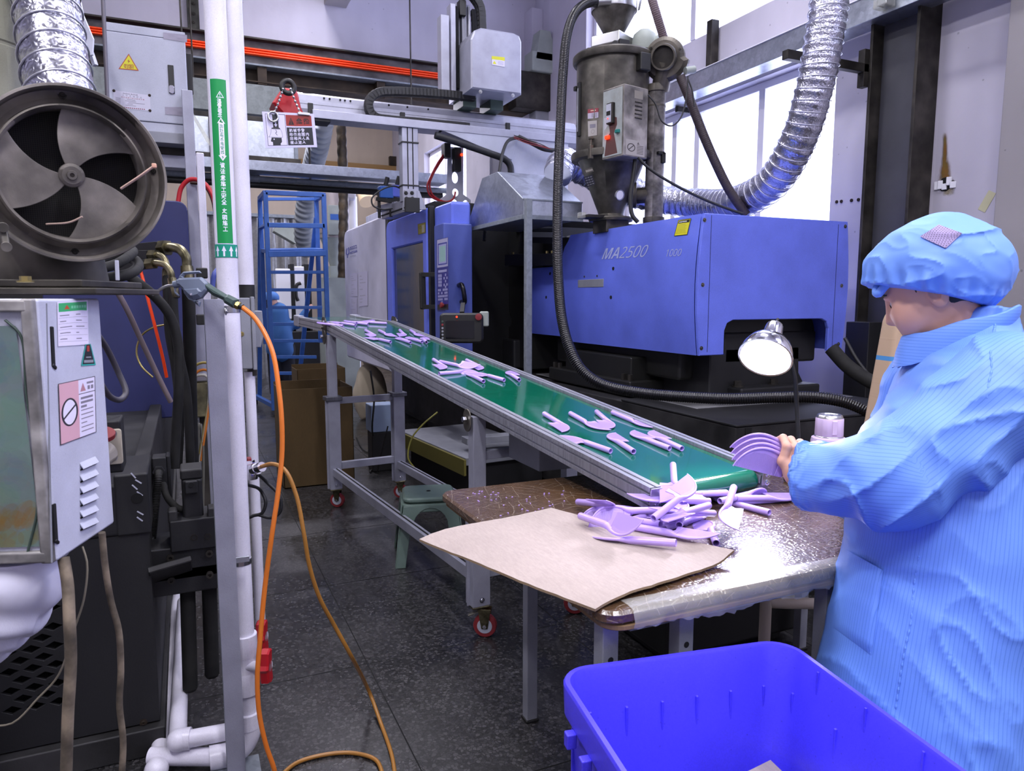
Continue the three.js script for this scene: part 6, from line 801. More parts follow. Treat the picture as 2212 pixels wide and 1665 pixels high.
wrap('sticker_backing',paint(8,8,(g)=>{g.fillStyle='#dfdbf4';g.fillRect(0,0,8,8);}),ys[0]+ 0.0,ys[1]- 0.012,1.0,0.1,r + 0.0004);
const TA=paint(512,128,(g,w,h)=>{g.fillStyle='#0f8f74';g.fillRect(0,0,w,h);g.fillStyle='#e4e0f8';for(let i=0;i<6;i++){const x=44 + i*86;g.beginPath();g.moveTo(x,14);g.lineTo(x + 28,66);g.lineTo(x - 28,66);g.fill();g.fillRect(x - 11,60,22,58);}});
wrap('flow_arrow_band',TA,oZ(490,529,PZ).y,oZ(492,557,PZ).y,1.9,0.1,r + 0.0012);
part(t,'hose_clamp',lathe([[r + 0.002,-0.008],[r + 0.002,0.008],[r,0.008],[r,-0.008]],36,V(PX,oZ(525,1210,PZ).y,PZ)),M.steel);part(t,'hose_clamp',lathe([[r + 0.002,-0.01],[r + 0.002,0.01],[r,0.01],[r,-0.01]],36,V(PX,oZ(500,667,PZ).y,PZ)),M.steel);
const t2=thing('white_conduit','white plastic pipe behind the stickered one, running into the grey switch box','pipe'),z2=-2.95,x2=oZ(517,300,z2).x,yb=oZ(524,640,z2).y,yk=oZ(524,615,z2).y;
part(t2,'pipe',rod(V(x2,yk,z2),V(x2,6.2,z2),0.031,36),M.pvc);part(t2,'black_sleeve',rod(V(x2 + 0.003,yb - 0.01,z2),V(x2 + 0.003,yk,z2),0.029,30),M.black);const yl=oZ(524,803,z2).y;part(t2,'lower_pipe',rod(V(x2,0,z2),V(x2,yl,z2),0.02,24),M.pvc);
const sb=thing('switch_box','grey steel switch box mounted on the white conduit beside the angle post','switch box'),b0=oZ(513,643,z2),b1=oZ(550,795,z2 + 0.02);part(sb,'case',bb(x2 - 0.03,b1.x - 0.008,b1.y,b0.y,z2 - 0.16,z2 + 0.06,0.006),M.greyBox);part(sb,'cover',bb(b1.x - 0.008,b1.x + 0.006,b1.y - 0.004,b0.y + 0.004,z2 - 0.165,z2 + 0.065,0.004),M.greyBox);part(sb,'breaker_handle',prism([[0,0],[0.03,0.0],[0.034,-0.09],[0.02,-0.14],[0.0,-0.14]],0.12,{m:mT(b1.x + 0.006,b0.y - 0.05,z2 - 0.1),bevel:0.003}),M.greyBox);part(sb,'screw',screw(oZ(522,721,z2 + 0.062),V(0,0,1),0.006),M.brass);part(sb,'gland',[rod(V(x2 + 0.01,b1.y - 0.03,z2),V(x2 + 0.01,b1.y,z2),0.018,16)],M.iron);
const f2=thing('white_floor_pipes','pair of white printed pipes running along the floor beside the dark machine','pipe');const g0=V(-0.02,0.03,-6.4);
part(f2,'pipe',rod(oY(340,1660,0.03),oY(385,1290,0.03).lerp(g0,0.0),0.027,24),M.pvc);part(f2,'pipe',rod(oY(384,1600,0.1),oY(396,1300,0.09),0.027,24),M.pvc);
part(f2,'pipe',[rod(oY(384,1600,0.1),oY(520,1575,0.1),0.027,24)],M.pvc);part(f2,'elbow',[new THREE.SphereGeometry(0.036,24,18).translate(...oY(386,1598,0.1).toArray()),rod(oY(388,1597,0.1),oY(412,1594,0.1),0.034,24)],M.pvc);part(f2,'elbow',[new THREE.SphereGeometry(0.036,24,18).translate(...oY(338,1662,0.03).toArray())],M.pvc);
const TP=paint(512,48,(g,w,h)=>{g.clearRect(0,0,w,h);g.fillStyle='#6d6a80';g.font='26px sans-serif';g.fillText('PVC-U   50x2.4   1.0MPa',10,34);});
}
{
const t=thing('angle_post','grey galvanised steel angle standing in front of the white pipes','post'),d=2.06,a=oD(440,646,d),zf=a.z,xb=a.x;
const hW=oZ(484,660,zf).x - xb,top=a.y;part(t,'flange',bb(xb,xb + hW,0,top,zf - 0.006,zf,0.001),std('#a3a4b2',0.55,0.35,{map:rept(tWear,0.4),bumpMap:rept(bFine,0.05),bumpScale:0.0008}));part(t,'web',bb(xb,xb + 0.006,0,top,zf - 0.07,zf - 0.006,0.001),M.zincDull);part(t,'bolt',screw(oZ(487,672,zf),V(1,0,0.3).normalize(),0.008),M.steel);part(t,'base_plate',bb(xb - 0.04,xb + 0.1,0,0.008,zf - 0.12,zf + 0.03,0.002),M.zincDull);
const brk=part(t,'strap',bb(xb + hW - 0.004,PX + 0.02,oZ(508,1218,zf).y,oZ(508,1206,zf).y,zf - 0.008,zf - 0.004,0.001),M.zinc);
// air gun resting on the post, hose down to the floor
const gz=2.02,q=(x,y,o=0)=>oD(340 + x / 5.55,560 + y / 5.55,gz + o),n=cF.clone().negate(),c0=q(500,350);
const gun=thing('air_blow_gun','blue-grey air blow gun hooked over the top of the angle post','air gun'),fm=mat4(cR.clone(),cU.clone(),n,c0),k=gz / 1560 / 5.55,L=(pts)=>pts.map(([x,y])=>[(x - 500)*k,-(y - 350)*k]).reverse();
part(gun,'body',prism(L([[262,262],[300,236],[560,226],[590,252],[640,300],[630,385],[600,420],[545,470],[480,490],[420,468],[370,430],[340,370],[300,332],[262,330]]),0.026,{m:fm,bevel:0.006}),M.gunBlue);
part(gun,'grip',prism(L([[560,236],[620,280],[700,336],[860,434],[880,430],[1000,490],[945,590],[925,588],[830,530],[815,496],[690,440],[620,380],[570,330]]),0.024,{m:fm.clone().multiply(mT(0,0,0.001)),bevel:0.008}),M.gunGreen);
part(gun,'belly',prism(L([[330,360],[540,330],[612,400],[560,468],[470,496],[410,470]]),0.034,{m:fm.clone().multiply(mT(0,0,-0.004)),bevel:0.01}),M.gunBlue);
part(gun,'hook',prism(L([[285,240],[300,205],[345,160],[530,148],[548,172],[355,190],[335,215],[345,238]]),0.014,{m:fm.clone().multiply(mT(0,0,0.006)),bevel:0.003}),M.gunBlue);
part(gun,'trigger',prism(L([[345,395],[420,480],[480,500],[530,500],[545,520],[530,575],[440,500],[350,415]]),0.012,{m:fm.clone().multiply(mT(0,0,0.007)),bevel:0.003}),M.gunBlue);part(gun,'trigger_guard',prism(L([[225,345],[252,345],[248,395],[290,440],[280,452],[235,415]]),0.01,{m:fm.clone().multiply(mT(0,0,0.008)),bevel:0.003}),M.gunBlue);
part(gun,'nozzle_nut',rod(q(198,305,-0.013),q(275,290,-0.013),0.0105,16),M.gunBlue);part(gun,'nozzle',sweep([q(200,312,-0.013),q(120,320,-0.013),q(50,350,-0.013),q(-10,395,-0.013),q(-62,425,-0.013)],0.0042,{n:24,m:10}),M.steel);
part(gun,'fitting',[rod(q(940,540,-0.012),q(985,563,-0.012),0.010,16),hexnut(q(965,552,-0.012),q(985,563).sub(q(940,540)).normalize(),0.012,0.008)],M.brass);part(gun,'collar',rod(q(985,560,-0.012),q(1020,575,-0.012),0.0085,16),M.black);part(gun,'pivot',disc(q(405,420,-0.03),n,0.003,0.004),M.chrome);
const hs=[q(1020,576,-0.012),oD(548,684,2.0),oD(572,720,1.99),oD(590,765,1.98),oD(601,830,1.97),oD(608,900,1.97),oD(609,980,1.98),oD(601,1060,1.98),oD(588,1150,1.98),oD(572,1270,2.0),oD(562,1380,2.01),oD(556,1460,2.02),oD(560,1540,2.04),oD(575,1610,2.06),oD(592,1660,2.08),oD(600,1700,2.1)];
solo('orange_air_hose','bright orange air hose from the blow gun hanging down to the floor','hose',sweep(hs.concat([V(0.27,0.012,-1.75)]),0.0068,{n:160,m:12}),M.orange);
solo('brown_air_hose','amber brown air hose from the brass coupling trailing across the dark floor','hose',sweep([oD(566,1007,2.3),oD(590,1002,2.28),oD(616,1016,2.26),oD(640,1070,2.26),oD(656,1150,2.26),oD(668,1220,2.28),oD(690,1290,2.32),oD(722,1350,2.38),oD(755,1410,2.42),oY(800,1500,0.06),oY(822,1560,0.012),oY(846,1630,0.008),oY(856,1690,0.008),V(0.45,0.008,-1.5)],0.0068,{n:160,m:12}),M.orangeDull);
solo('floor_hose','amber hose lying in a flat curve on the floor at the bottom edge','hose',sweep([oY(592,1690,0.008),oY(640,1648,0.008),oY(700,1630,0.008),oY(760,1626,0.008),oY(810,1640,0.008),oY(830,1680,0.008)],0.0068,{n:60,m:10}),M.orangeDull);
const cp=thing('hose_coupling','shiny metal tap and quick coupling on the white pipe where the brown hose starts','coupling');part(cp,'coupling',[rod(oD(530,1020,2.36),oD(566,1008,2.3),0.016,18),rod(oD(548,1014,2.33),oD(556,1011,2.32),0.02,18)],M.chrome);part(cp,'tap_body',[lathe([[0,0],[0.022,0],[0.025,0.02],[0.022,0.05],[0,0.05]],20,oD(542,1034,2.34)),hexnut(oD(538,1000,2.36),V(0,1,0),0.018,0.02)],M.chrome);part(cp,'tap_handle',box(0.014,0.012,0.03,...oD(538,992,2.36).toArray(),0.003),M.redDark);
solo('black_hose_loop','black hose looping beside the white pipe at knee height','hose',sweep([oD(533,1006,2.42),oD(575,1040,2.6),oD(604,1072,2.6),oD(605,1105,2.6),oD(585,1118,2.6),oD(555,1112,2.6),oD(538,1118,2.6)],0.006,{n:50,m:8}),M.rubber);solo('black_hose_loop','inner smaller loop of black hose tied to the white pipe','hose',sweep([oD(533,1046,2.42),oD(565,1062,2.6),oD(574,1085,2.6),oD(566,1108,2.6),oD(545,1114,2.6)],0.006,{n:40,m:8}),M.rubber);
const vl=thing('blue_valve_lever','blue ball-valve lever hanging left of the stickered pipe','valve');part(vl,'lever',sweep([oD(472,580,2.35),oD(463,592,2.33),oD(460,608,2.33),oD(459,628,2.33)],0.008,{n:20,m:8}),M.blueDark);part(vl,'stem',rod(oD(466,556,2.38),oD(474,582,2.38),0.006,10),M.steel);
}
// ---------------------------------------------------------------- grey hopper dryer on the machine
{
const c=oD(1322,300,4.95),X=c.x,Z=c.z,y=(py)=>oD(1322,py,4.95).y,S=4.95 / 1560;
const t=thing('hopper_dryer','dirty grey hopper dryer with round lid and blower standing on the injection machine','dryer');
const yl=y(137),yb=y(338),R=0.245;part(t,'barrel',lathe([[R - 0.005,0],[R,0.005],[R,yl - yb - 0.01],[R - 0.02,yl - yb],[0,yl - yb]],48,V(X,yb,Z)),M.dirtySteel);
part(t,'lid',lathe([[R,-0.03],[R + 0.022,-0.03],[R + 0.028,-0.02],[R + 0.028,0.01],[R + 0.02,0.02],[R - 0.02,0.03],[0.1,0.045],[0,0.045]],48,V(X,yl,Z)),M.dirtySteel);part(t,'flange',lathe([[R - 0.01,0.02],[R + 0.03,0.015],[R + 0.034,0.0],[R + 0.03,-0.03],[R - 0.01,-0.035]],48,V(X,yb,Z)),M.dirtySteel);
const yc=y(462);part(t,'cone',lathe([[0.085,0],[0.095,0.03],[R - 0.03,yb - yc - 0.06],[R - 0.005,yb - yc - 0.02],[R - 0.005,yb - yc]],48,V(X,yc,Z)),M.dirtySteel);part(t,'outlet',[lathe([[0.0,-0.045],[0.15,-0.045],[0.155,-0.03],[0.15,-0.02],[0.09,-0.015],[0.085,0.01]],32,V(X,yc,Z)),bb(X - 0.09,X + 0.09,GT - 0.02,yc - 0.04,Z - 0.09,Z + 0.09)],M.drum);
part(t,'slide_gate',bb(X - 0.24,X - 0.02,yc - 0.035,yc - 0.015,Z - 0.04,Z + 0.1,0.003),M.iron);part(t,'gate_knob',box(0.05,0.04,0.04,X - 0.26,yc - 0.02,Z + 0.05,0.008),M.clear);
const tan=(px,py,d=4.7)=>oD(px,py,d),onR=(px,py,r=R)=>{// point on the barrel seen at this pixel
const o=V(0,EYE,0),d=ray(px,py),ox=o.x - X,oz=o.z - Z,A=d.x*d.x + d.z*d.z,B=ox*d.x + oz*d.z,C=ox*ox + oz*oz - r*r,D=max(0,B*B - A*C),s=(-B - sqrt(D))/ A;return o.addScaledVector(d,s);};
const nrm=(p)=>V(p.x - X,0,p.z - Z).normalize();
{const a=onR(1254,178),b=onR(1251,296);b.x=a.x;b.z=a.z;const o=nrm(a);part(t,'sight_glass',[bar(a.clone().addScaledVector(o,0.008),b.clone().addScaledVector(o,0.008),0.03,0.02,o,0.004)],M.black);part(t,'sight_pane',bar(a.clone().add(V(0,-0.04,0)).addScaledVector(o,0.019),b.clone().add(V(0,0.03,0)).addScaledVector(o,0.019),0.014,0.003,o),M.greyBox);const k=onR(1246,192);part(t,'hinge_lug',box(0.04,0.03,0.03,k.x,k.y,k.z,0.005),M.black);}
{const p=onR(1276,325,R + 0.02);part(t,'clamp',[box(0.03,0.09,0.03,p.x,p.y - 0.01,p.z,0.005),rod(p.clone().add(V(0,0.02,0)),p.clone().add(V(0,0.07,0)),0.008,10),hexnut(p.clone().add(V(0,0.08,0)),V(0,1,0),0.018,0.014)],M.drum);const k=onR(1390,142,R + 0.03);part(t,'lid_hinge',box(0.08,0.11,0.06,k.x,k.y + 0.02,k.z,0.008),M.black);part(t,'lid_clip',[rod(oD(1264,108,4.85),oD(1280,112,4.85),0.007,10),box(0.03,0.02,0.02,...oD(1273,107,4.85).toArray(),0.004)],M.steelDull);}
const stk=(name,q,T,o={})=>{const pts=q.map(([px,py])=>onR(px,py,R + 0.001));return stickerQ(t,name,T,pts,{lift:0.002,...o});};
stk('caution_label',[[1270,236],[1293,233],[1293,254],[1270,257]],paint(96,80,(g,w,h)=>{g.fillStyle='#b7aec0';g.fillRect(0,0,w,h);g.fillStyle='#8e3440';g.fillRect(0,0,w,34);g.fillStyle='#d8b9a0';g.fillRect(26,12,48,8);g.fillStyle='#6d6a78';for(let i=0;i<4;i++)g.fillRect(34,40 + i*9,50,4);}));
stk('torn_label',[[1270,262],[1290,260],[1290,292],[1271,295]],paint(96,140,(g,w,h)=>{g.fillStyle='#a9a4a0';g.fillRect(0,0,w,h);g.fillStyle='#7d7a86';g.fillRect(20,30,60,36);g.beginPath();g.arc(50,100,18,0,7);g.stroke();}));
const cl=(name,q,T)=>stickerQ(t,name,T,q.map(([px,py,d])=>oD(px,py,d)),{lift:0.004});
// control box, set cornerwise
const e=oD(1349,180,4.52),e0=oD(1346,332,4.52);const hb=thing('dryer_controller','grime-streaked control panel box with red lit switch on the hopper dryer','control box');const lf=V(-0.2,0,-0.98).normalize(),rt=V(0.98,0,-0.2).normalize(),nL=V(0,1,0).cross(lf),nR=rt.clone().cross(V(0,1,0));const E=e.clone(),Hh=e.y - e0.y;
const wl=oP(1303,199,E,nL).sub(E).setY(0).length(),wr=oP(1400,192,E,nR).sub(E).setY(0).length();const foot=[[0,0],[wl*lf.x,wl*lf.z],[wl*lf.x + wr*rt.x,wl*lf.z + wr*rt.z],[wr*rt.x,wr*rt.z]].map(([x,z])=>[E.x + x,-(E.z + z)]);
part(hb,'case',prism(foot.reverse(),Hh,{m:mat4(V(1,0,0),V(0,0,-1),V(0,1,0),V(0,E.y - Hh,0)),bevel:0.004}),std('#aaa6a4',0.55,0.1,{map:rept(tGrime,0.5)}));
const fl=(u,v)=>E.clone().addScaledVector(lf,wl*u).add(V(0,-Hh*v,0)),frr=(u,v)=>E.clone().addScaledVector(rt,wr*u).add(V(0,-Hh*v,0));
const TF=paint(256,512,(g,w,h)=>{g.fillStyle='#a9b0ae';g.fillRect(0,0,w,h);const r=rng(9);for(let i=0;i<80;i++){g.fillStyle=`rgba(150,145,140,0.15)`;g.beginPath();g.arc(r()*w,r()*h,10 + 30*r(),0,7);g.fill();}g.fillStyle='#5b3a36';g.beginPath();g.moveTo(80,250);g.lineTo(140,210);g.lineTo(185,225);g.lineTo(190,280);g.lineTo(150,340);g.lineTo(170,400);g.lineTo(200,500);g.lineTo(26,505);g.lineTo(48,380);g.lineTo(95,330);g.fill();g.fillStyle='#c9c8cf';g.beginPath();g.moveTo(14,205);g.lineTo(90,200);g.lineTo(66,270);g.lineTo(20,300);g.fill();});
stickerQ(hb,'worn_front',TF,[fl(0.97,0.03),fl(0.06,0.03),fl(0.06,0.97),fl(0.97,0.97)],{lift:0.003});
const pb=(u,v)=>fl(u,v);part(hb,'controller',[bar(pb(0.56,0.22),pb(0.56,0.52),0.06,0.05,nL,0.006)],M.iron);part(hb,'controller_face',bar(pb(0.58,0.24).addScaledVector(nL,0.026),pb(0.58,0.5).addScaledVector(nL,0.026),0.044,0.003,nL,0.001),M.greyLight);part(hb,'display',bar(pb(0.58,0.34).addScaledVector(nL,0.028),pb(0.58,0.4).addScaledVector(nL,0.028),0.036,0.003,nL,0.001),M.black);
part(hb,'red_switch',bar(pb(0.72,0.67).addScaledVector(nL,0.008),pb(0.72,0.72).addScaledVector(nL,0.008),0.034,0.02,nL,0.004),std('#ff3018',0.4,0,{emissive:'#ff2408',emissiveIntensity:2.5}),'glowing red rocker switch');part(hb,'green_switch',bar(pb(0.24,0.62).addScaledVector(nL,0.008),pb(0.24,0.67).addScaledVector(nL,0.008),0.034,0.024,nL,0.004),std('#1d7c74',0.4));part(hb,'led',disc(pb(0.6,0.445).addScaledVector(nL,0.03),nL,0.004,0.002),std('#ff4030',0.4,0,{emissive:'#ff3020',emissiveIntensity:2}));
for(let i=0;i<5;i++)part(hb,'louvre',bar(frr(0.45,0.22 + i*0.055),frr(0.75,0.22 + i*0.055),0.008,0.012,nR,0.002),M.drum);
stickerQ(hb,'triangle_label',paint(64,64,(g,w,h)=>{g.clearRect(0,0,w,h);g.fillStyle='#a09a8c';g.beginPath();g.moveTo(32,0);g.lineTo(64,64);g.lineTo(0,64);g.fill();g.fillStyle='#5e584e';g.fillRect(29,24,7,24);}),[frr(0.42,0.06),frr(0.78,0.06),frr(0.78,0.17),frr(0.42,0.17)],{mat:std('#8a8478',0.7)});
const TW=paint(200,160,(g,w,h)=>{g.fillStyle='#a8a29a';g.fillRect(0,0,w,h);g.lineWidth=9;g.strokeStyle='#403c38';g.beginPath();g.arc(56,80,38,0,7);g.moveTo(28,106);g.lineTo(84,54);g.stroke();g.fillStyle='#5d5852';for(let i=0;i<6;i++)g.fillRect(116,50 + i*16,70,7);g.beginPath();g.moveTo(116,40);g.lineTo(130,12);g.lineTo(144,40);g.fill();});
stickerQ(hb,'warning_label',TW,[frr(0.1,0.76),frr(0.9,0.76),frr(0.9,0.98),frr(0.1,0.98)]);part(hb,'bracket',bar(frr(0.5,0.5).addScaledVector(nR,-0.1),V(X,frr(0,0.5).y,Z),0.06,0.1),M.drum);
// hopper loader on the lid
const lo=thing('vacuum_loader','shiny stainless hopper loader with conical bottom on top of the dryer lid','loader'),lc=oD(1326,60,4.95),L0=y(108),L1=y(80),L2=y(28),L3=y(-60);part(lo,'magnet_base',box(0.24,L1 - L0 - 0.012,0.22,lc.x,(L0 + L1)/ 2 + 0.004,lc.z,0.01,0.5),M.steel);part(lo,'latch',[disc(oD(1328,96,4.76),V(-0.3,0,1).normalize(),0.022,0.03),box(0.08,0.06,0.02,...oD(1348,95,4.8).toArray(),0.006)],M.black);
part(lo,'cone',lathe([[0.055,L1 - 0.01],[0.06,L1 + 0.005],[0.15,L2],[0.155,L2 + 0.02]],40,V(lc.x,0,lc.z)),M.steelDull);part(lo,'cylinder',lathe([[0.155,L2],[0.157,L2 + 0.01],[0.157,L3],[0,L3]],40,V(lc.x,0,lc.z)),M.steel);part(lo,'inlet',rod(oD(1318,2,4.8),oD(1282,4,4.78),0.028,20),M.steel);part(lo,'hose_clip',lathe([[0.034,0],[0.034,0.02],[0.03,0.02]],20,oD(1284,4,4.78),V(1,0,0.2).normalize()),M.iron);part(lo,'catch',bar(oD(1384,0,4.9),oD(1380,22,4.9),0.02,0.006),M.steel);part(lo,'body_stub',rod(V(lc.x,L3,lc.z),V(lc.x,L3 + 0.25,lc.z),0.1,24),M.steelDull);
// blower, elbow and heater pipe
const bw=thing('dryer_blower','grey cast volute blower on the side of the hopper dryer','blower'),bc=oD(1437,126,4.75),ba=V(-0.72,-0.18,0.67).normalize(),vol=[],N=40;for(let i=0;i<=N;i++){const a=i / N*2*PI;vol.push([(0.125 + 0.03*i / N)*cos(a),(0.125 + 0.03*i / N)*sin(a)]);}const[f1,f2]=frame(ba);part(bw,'volute',prism(vol.slice(0,N),0.1,{m:mat4(f1,f2,ba,bc.clone().addScaledVector(ba,-0.07)),bevel:0.025}),M.drum);
part(bw,'inlet_ring',lathe([[0.085,0],[0.085,0.05],[0.08,0.06],[0.07,0.06],[0.07,0.03],[0,0.03]],32,bc.clone().addScaledVector(ba,0.02),ba),M.drum);part(bw,'inlet_grille',lathe([[0.07,0],[0,0.004]],32,bc.clone().addScaledVector(ba,0.055),ba),M.iron);part(bw,'motor',lathe([[0.09,0],[0.09,0.02],[0.085,0.025],[0.085,0.15],[0.07,0.17],[0,0.17]],28,bc.clone().addScaledVector(ba,-0.06),ba.clone().negate()),M.greenGrey);part(bw,'terminal_box',[rod(oD(1480,153,4.7),oD(1500,150,4.72),0.024,16)],M.greenGrey);part(bw,'scroll_outlet',rod(bc.clone().add(V(0,-0.02,0)).addScaledVector(f1,0.0),oD(1426,195,4.85),0.06,20),M.drum);for(let i=0;i<3;i++){const a=i*2.1 + 0.4;part(bw,'bolt',screw(bc.clone().addScaledVector(ba,0.03).addScaledVector(f1,0.11*cos(a)).addScaledVector(f2,0.11*sin(a)),ba,0.008),M.steelDull);}
const el=thing('return_elbow','pale domed return elbow between dryer lid and blower','elbow');part(el,'dome',lathe([[0.09,0],[0.09,0.06],[0.075,0.11],[0.04,0.14],[0,0.15]],28,oD(1392,112,4.95)),M.greenGrey);part(el,'spout',rod(oD(1392,100,4.95),oD(1425,92,4.9),0.05,18),M.greenGrey);
const hp=thing('heater_pipe','dusty pale heater pipe standing beside the hopper dryer cone','pipe'),h1=oD(1418,200,4.85),h0=oD(1398,468,4.9);h0.x=h1.x - 0.0;h0.z=h1.z;part(hp,'tube',rod(h0,h1,0.062,32),std('#a6a2a0',0.6,0.3,{map:rept(tGrime,0.3)}));part(hp,'flange',lathe([[0.0,0],[0.072,0],[0.074,0.02],[0.072,0.045],[0,0.045]],32,h1),M.drum);part(hp,'flange',lathe([[0.0,-0.04],[0.072,-0.04],[0.074,-0.02],[0.072,0.0],[0,0.0]],32,h0),M.drum);part(hp,'band',lathe([[0.064,0],[0.064,0.012],[0.062,0.012]],32,V(h0.x,y(240),h0.z)),M.drum);part(hp,'cross_duct',rod(V(h0.x,y(421),h0.z),V(X + 0.1,y(421),Z),0.055,24),M.drum);part(hp,'cross_flange',disc(V(h0.x,y(421),h0.z).lerp(V(X,y(421),Z),0.45),V(X - h0.x,0,Z - h0.z).normalize(),0.085,0.03),M.drum);const lg=oD(1432,341,4.85);part(hp,'limit_switch',[box(0.03,0.07,0.03,lg.x,lg.y,lg.z,0.004),box(0.05,0.02,0.03,lg.x - 0.02,lg.y + 0.03,lg.z,0.003)],M.black);
const dl=oD(1337,421,4.78);part(t,'thermometer',[lathe([[0,0],[0.034,0],[0.036,0.006],[0.034,0.014],[0.03,0.014],[0.029,0.009],[0,0.009]],28,dl,V(0.05,-0.2,1).normalize())],M.steel);part(t,'thermometer_dial',disc(dl.clone().add(V(0,-0.002,0.011)),V(0.05,-0.2,1).normalize(),0.029,0.002),M.paper);
cl('cone_label',[[1262,365,4.74],[1279,361,4.74],[1283,370,4.75],[1266,376,4.75]],paint(96,48,(g,w,h)=>{g.fillStyle='#4a463c';g.fillRect(0,0,w,h);g.fillStyle='#aaa595';for(let i=0;i<6;i++)g.fillRect(8 + i*14,14,9,20);}));cl('cone_label',[[1260,382,4.74],[1279,377,4.75],[1286,398,4.78],[1268,404,4.78]],paint(96,96,(g,w,h)=>{g.fillStyle='#26272a';g.fillRect(0,0,w,h);g.fillStyle='#82807a';for(let i=0;i<4;i++)for(let j=0;j<3;j++)g.fillRect(10 + j*28,10 + i*22,20,9);}));
// hoses of the dryer
solo('brown_feed_hose','brown ribbed feed hose coming down from the top to the blower side','hose',sweep([oD(1400,-30,4.7),oD(1418,30,4.72),oD(1436,90,4.78)],(k,s)=>0.029 + 0.001*sin(s*2*PI / 0.012),{n:120,m:12}),std('#6a5a5e',0.5));
solo('brown_feed_hose','dark brown ribbed hose slanting from the blower down behind the blue guard','hose',sweep([oD(1470,165,4.72),oD(1490,215,4.72),oD(1515,280,4.74),oD(1545,350,4.76),oD(1575,410,4.78),oD(1612,464,4.8)],(k,s)=>0.03 + 0.001*sin(s*2*PI / 0.012),{n:240,m:12}),std('#3a3032',0.5));
const cb=(label,pts,r,d=4.6)=>solo('black_cable',label,'cable',sweep(pts.map(([x,y2])=>oD(x,y2,d)),r,{n:60,m:8}),M.rubber);cb('black cable from the dryer panel sagging to the rear of the blue guard',[[1378,340],[1400,362],[1450,395],[1520,430],[1570,450],[1605,462]],0.009);cb('thin cable looping from the blower under the dryer flange',[[1486,165],[1484,200],[1470,255],[1450,272],[1430,262],[1416,225],[1400,205]],0.005);cb('thin cable hanging beside the heater pipe',[[1486,170],[1495,195],[1500,230]],0.005,4.62);cb('dark cable along the dryer cone to the outlet',[[1372,345],[1368,380],[1362,430],[1366,465],[1378,480]],0.014,4.7);
}
// ---------------------------------------------------------------- black corrugated suction hose
solo('suction_hose','long glossy black corrugated hose curving from the loader down across the machine base','hose',sweep([oD(1286,3,4.76),oD(1262,10,4.7),oD(1240,32,4.62),oD(1224,80,4.55),oD(1216,160,4.5),oD(1211,260,4.42),oD(1206,380,4.32),oD(1204,500,4.22),oD(1206,600,4.12),oD(1214,690,4.02),oD(1230,750,3.95),oD(1256,798,3.9),oD(1300,830,3.85),oD(1380,848,3.8),oD(1480,857,3.72),oD(1580,861,3.66),oD(1680,858,3.6),oD(1760,858,3.55),oD(1830,870,3.5),oD(1880,892,3.45),oD(1940,930,3.4)],(k,s)=>0.0285 + 0.0013*sin(s*2*PI / 0.0115),{n:2600,m:18}),M.blackGloss);

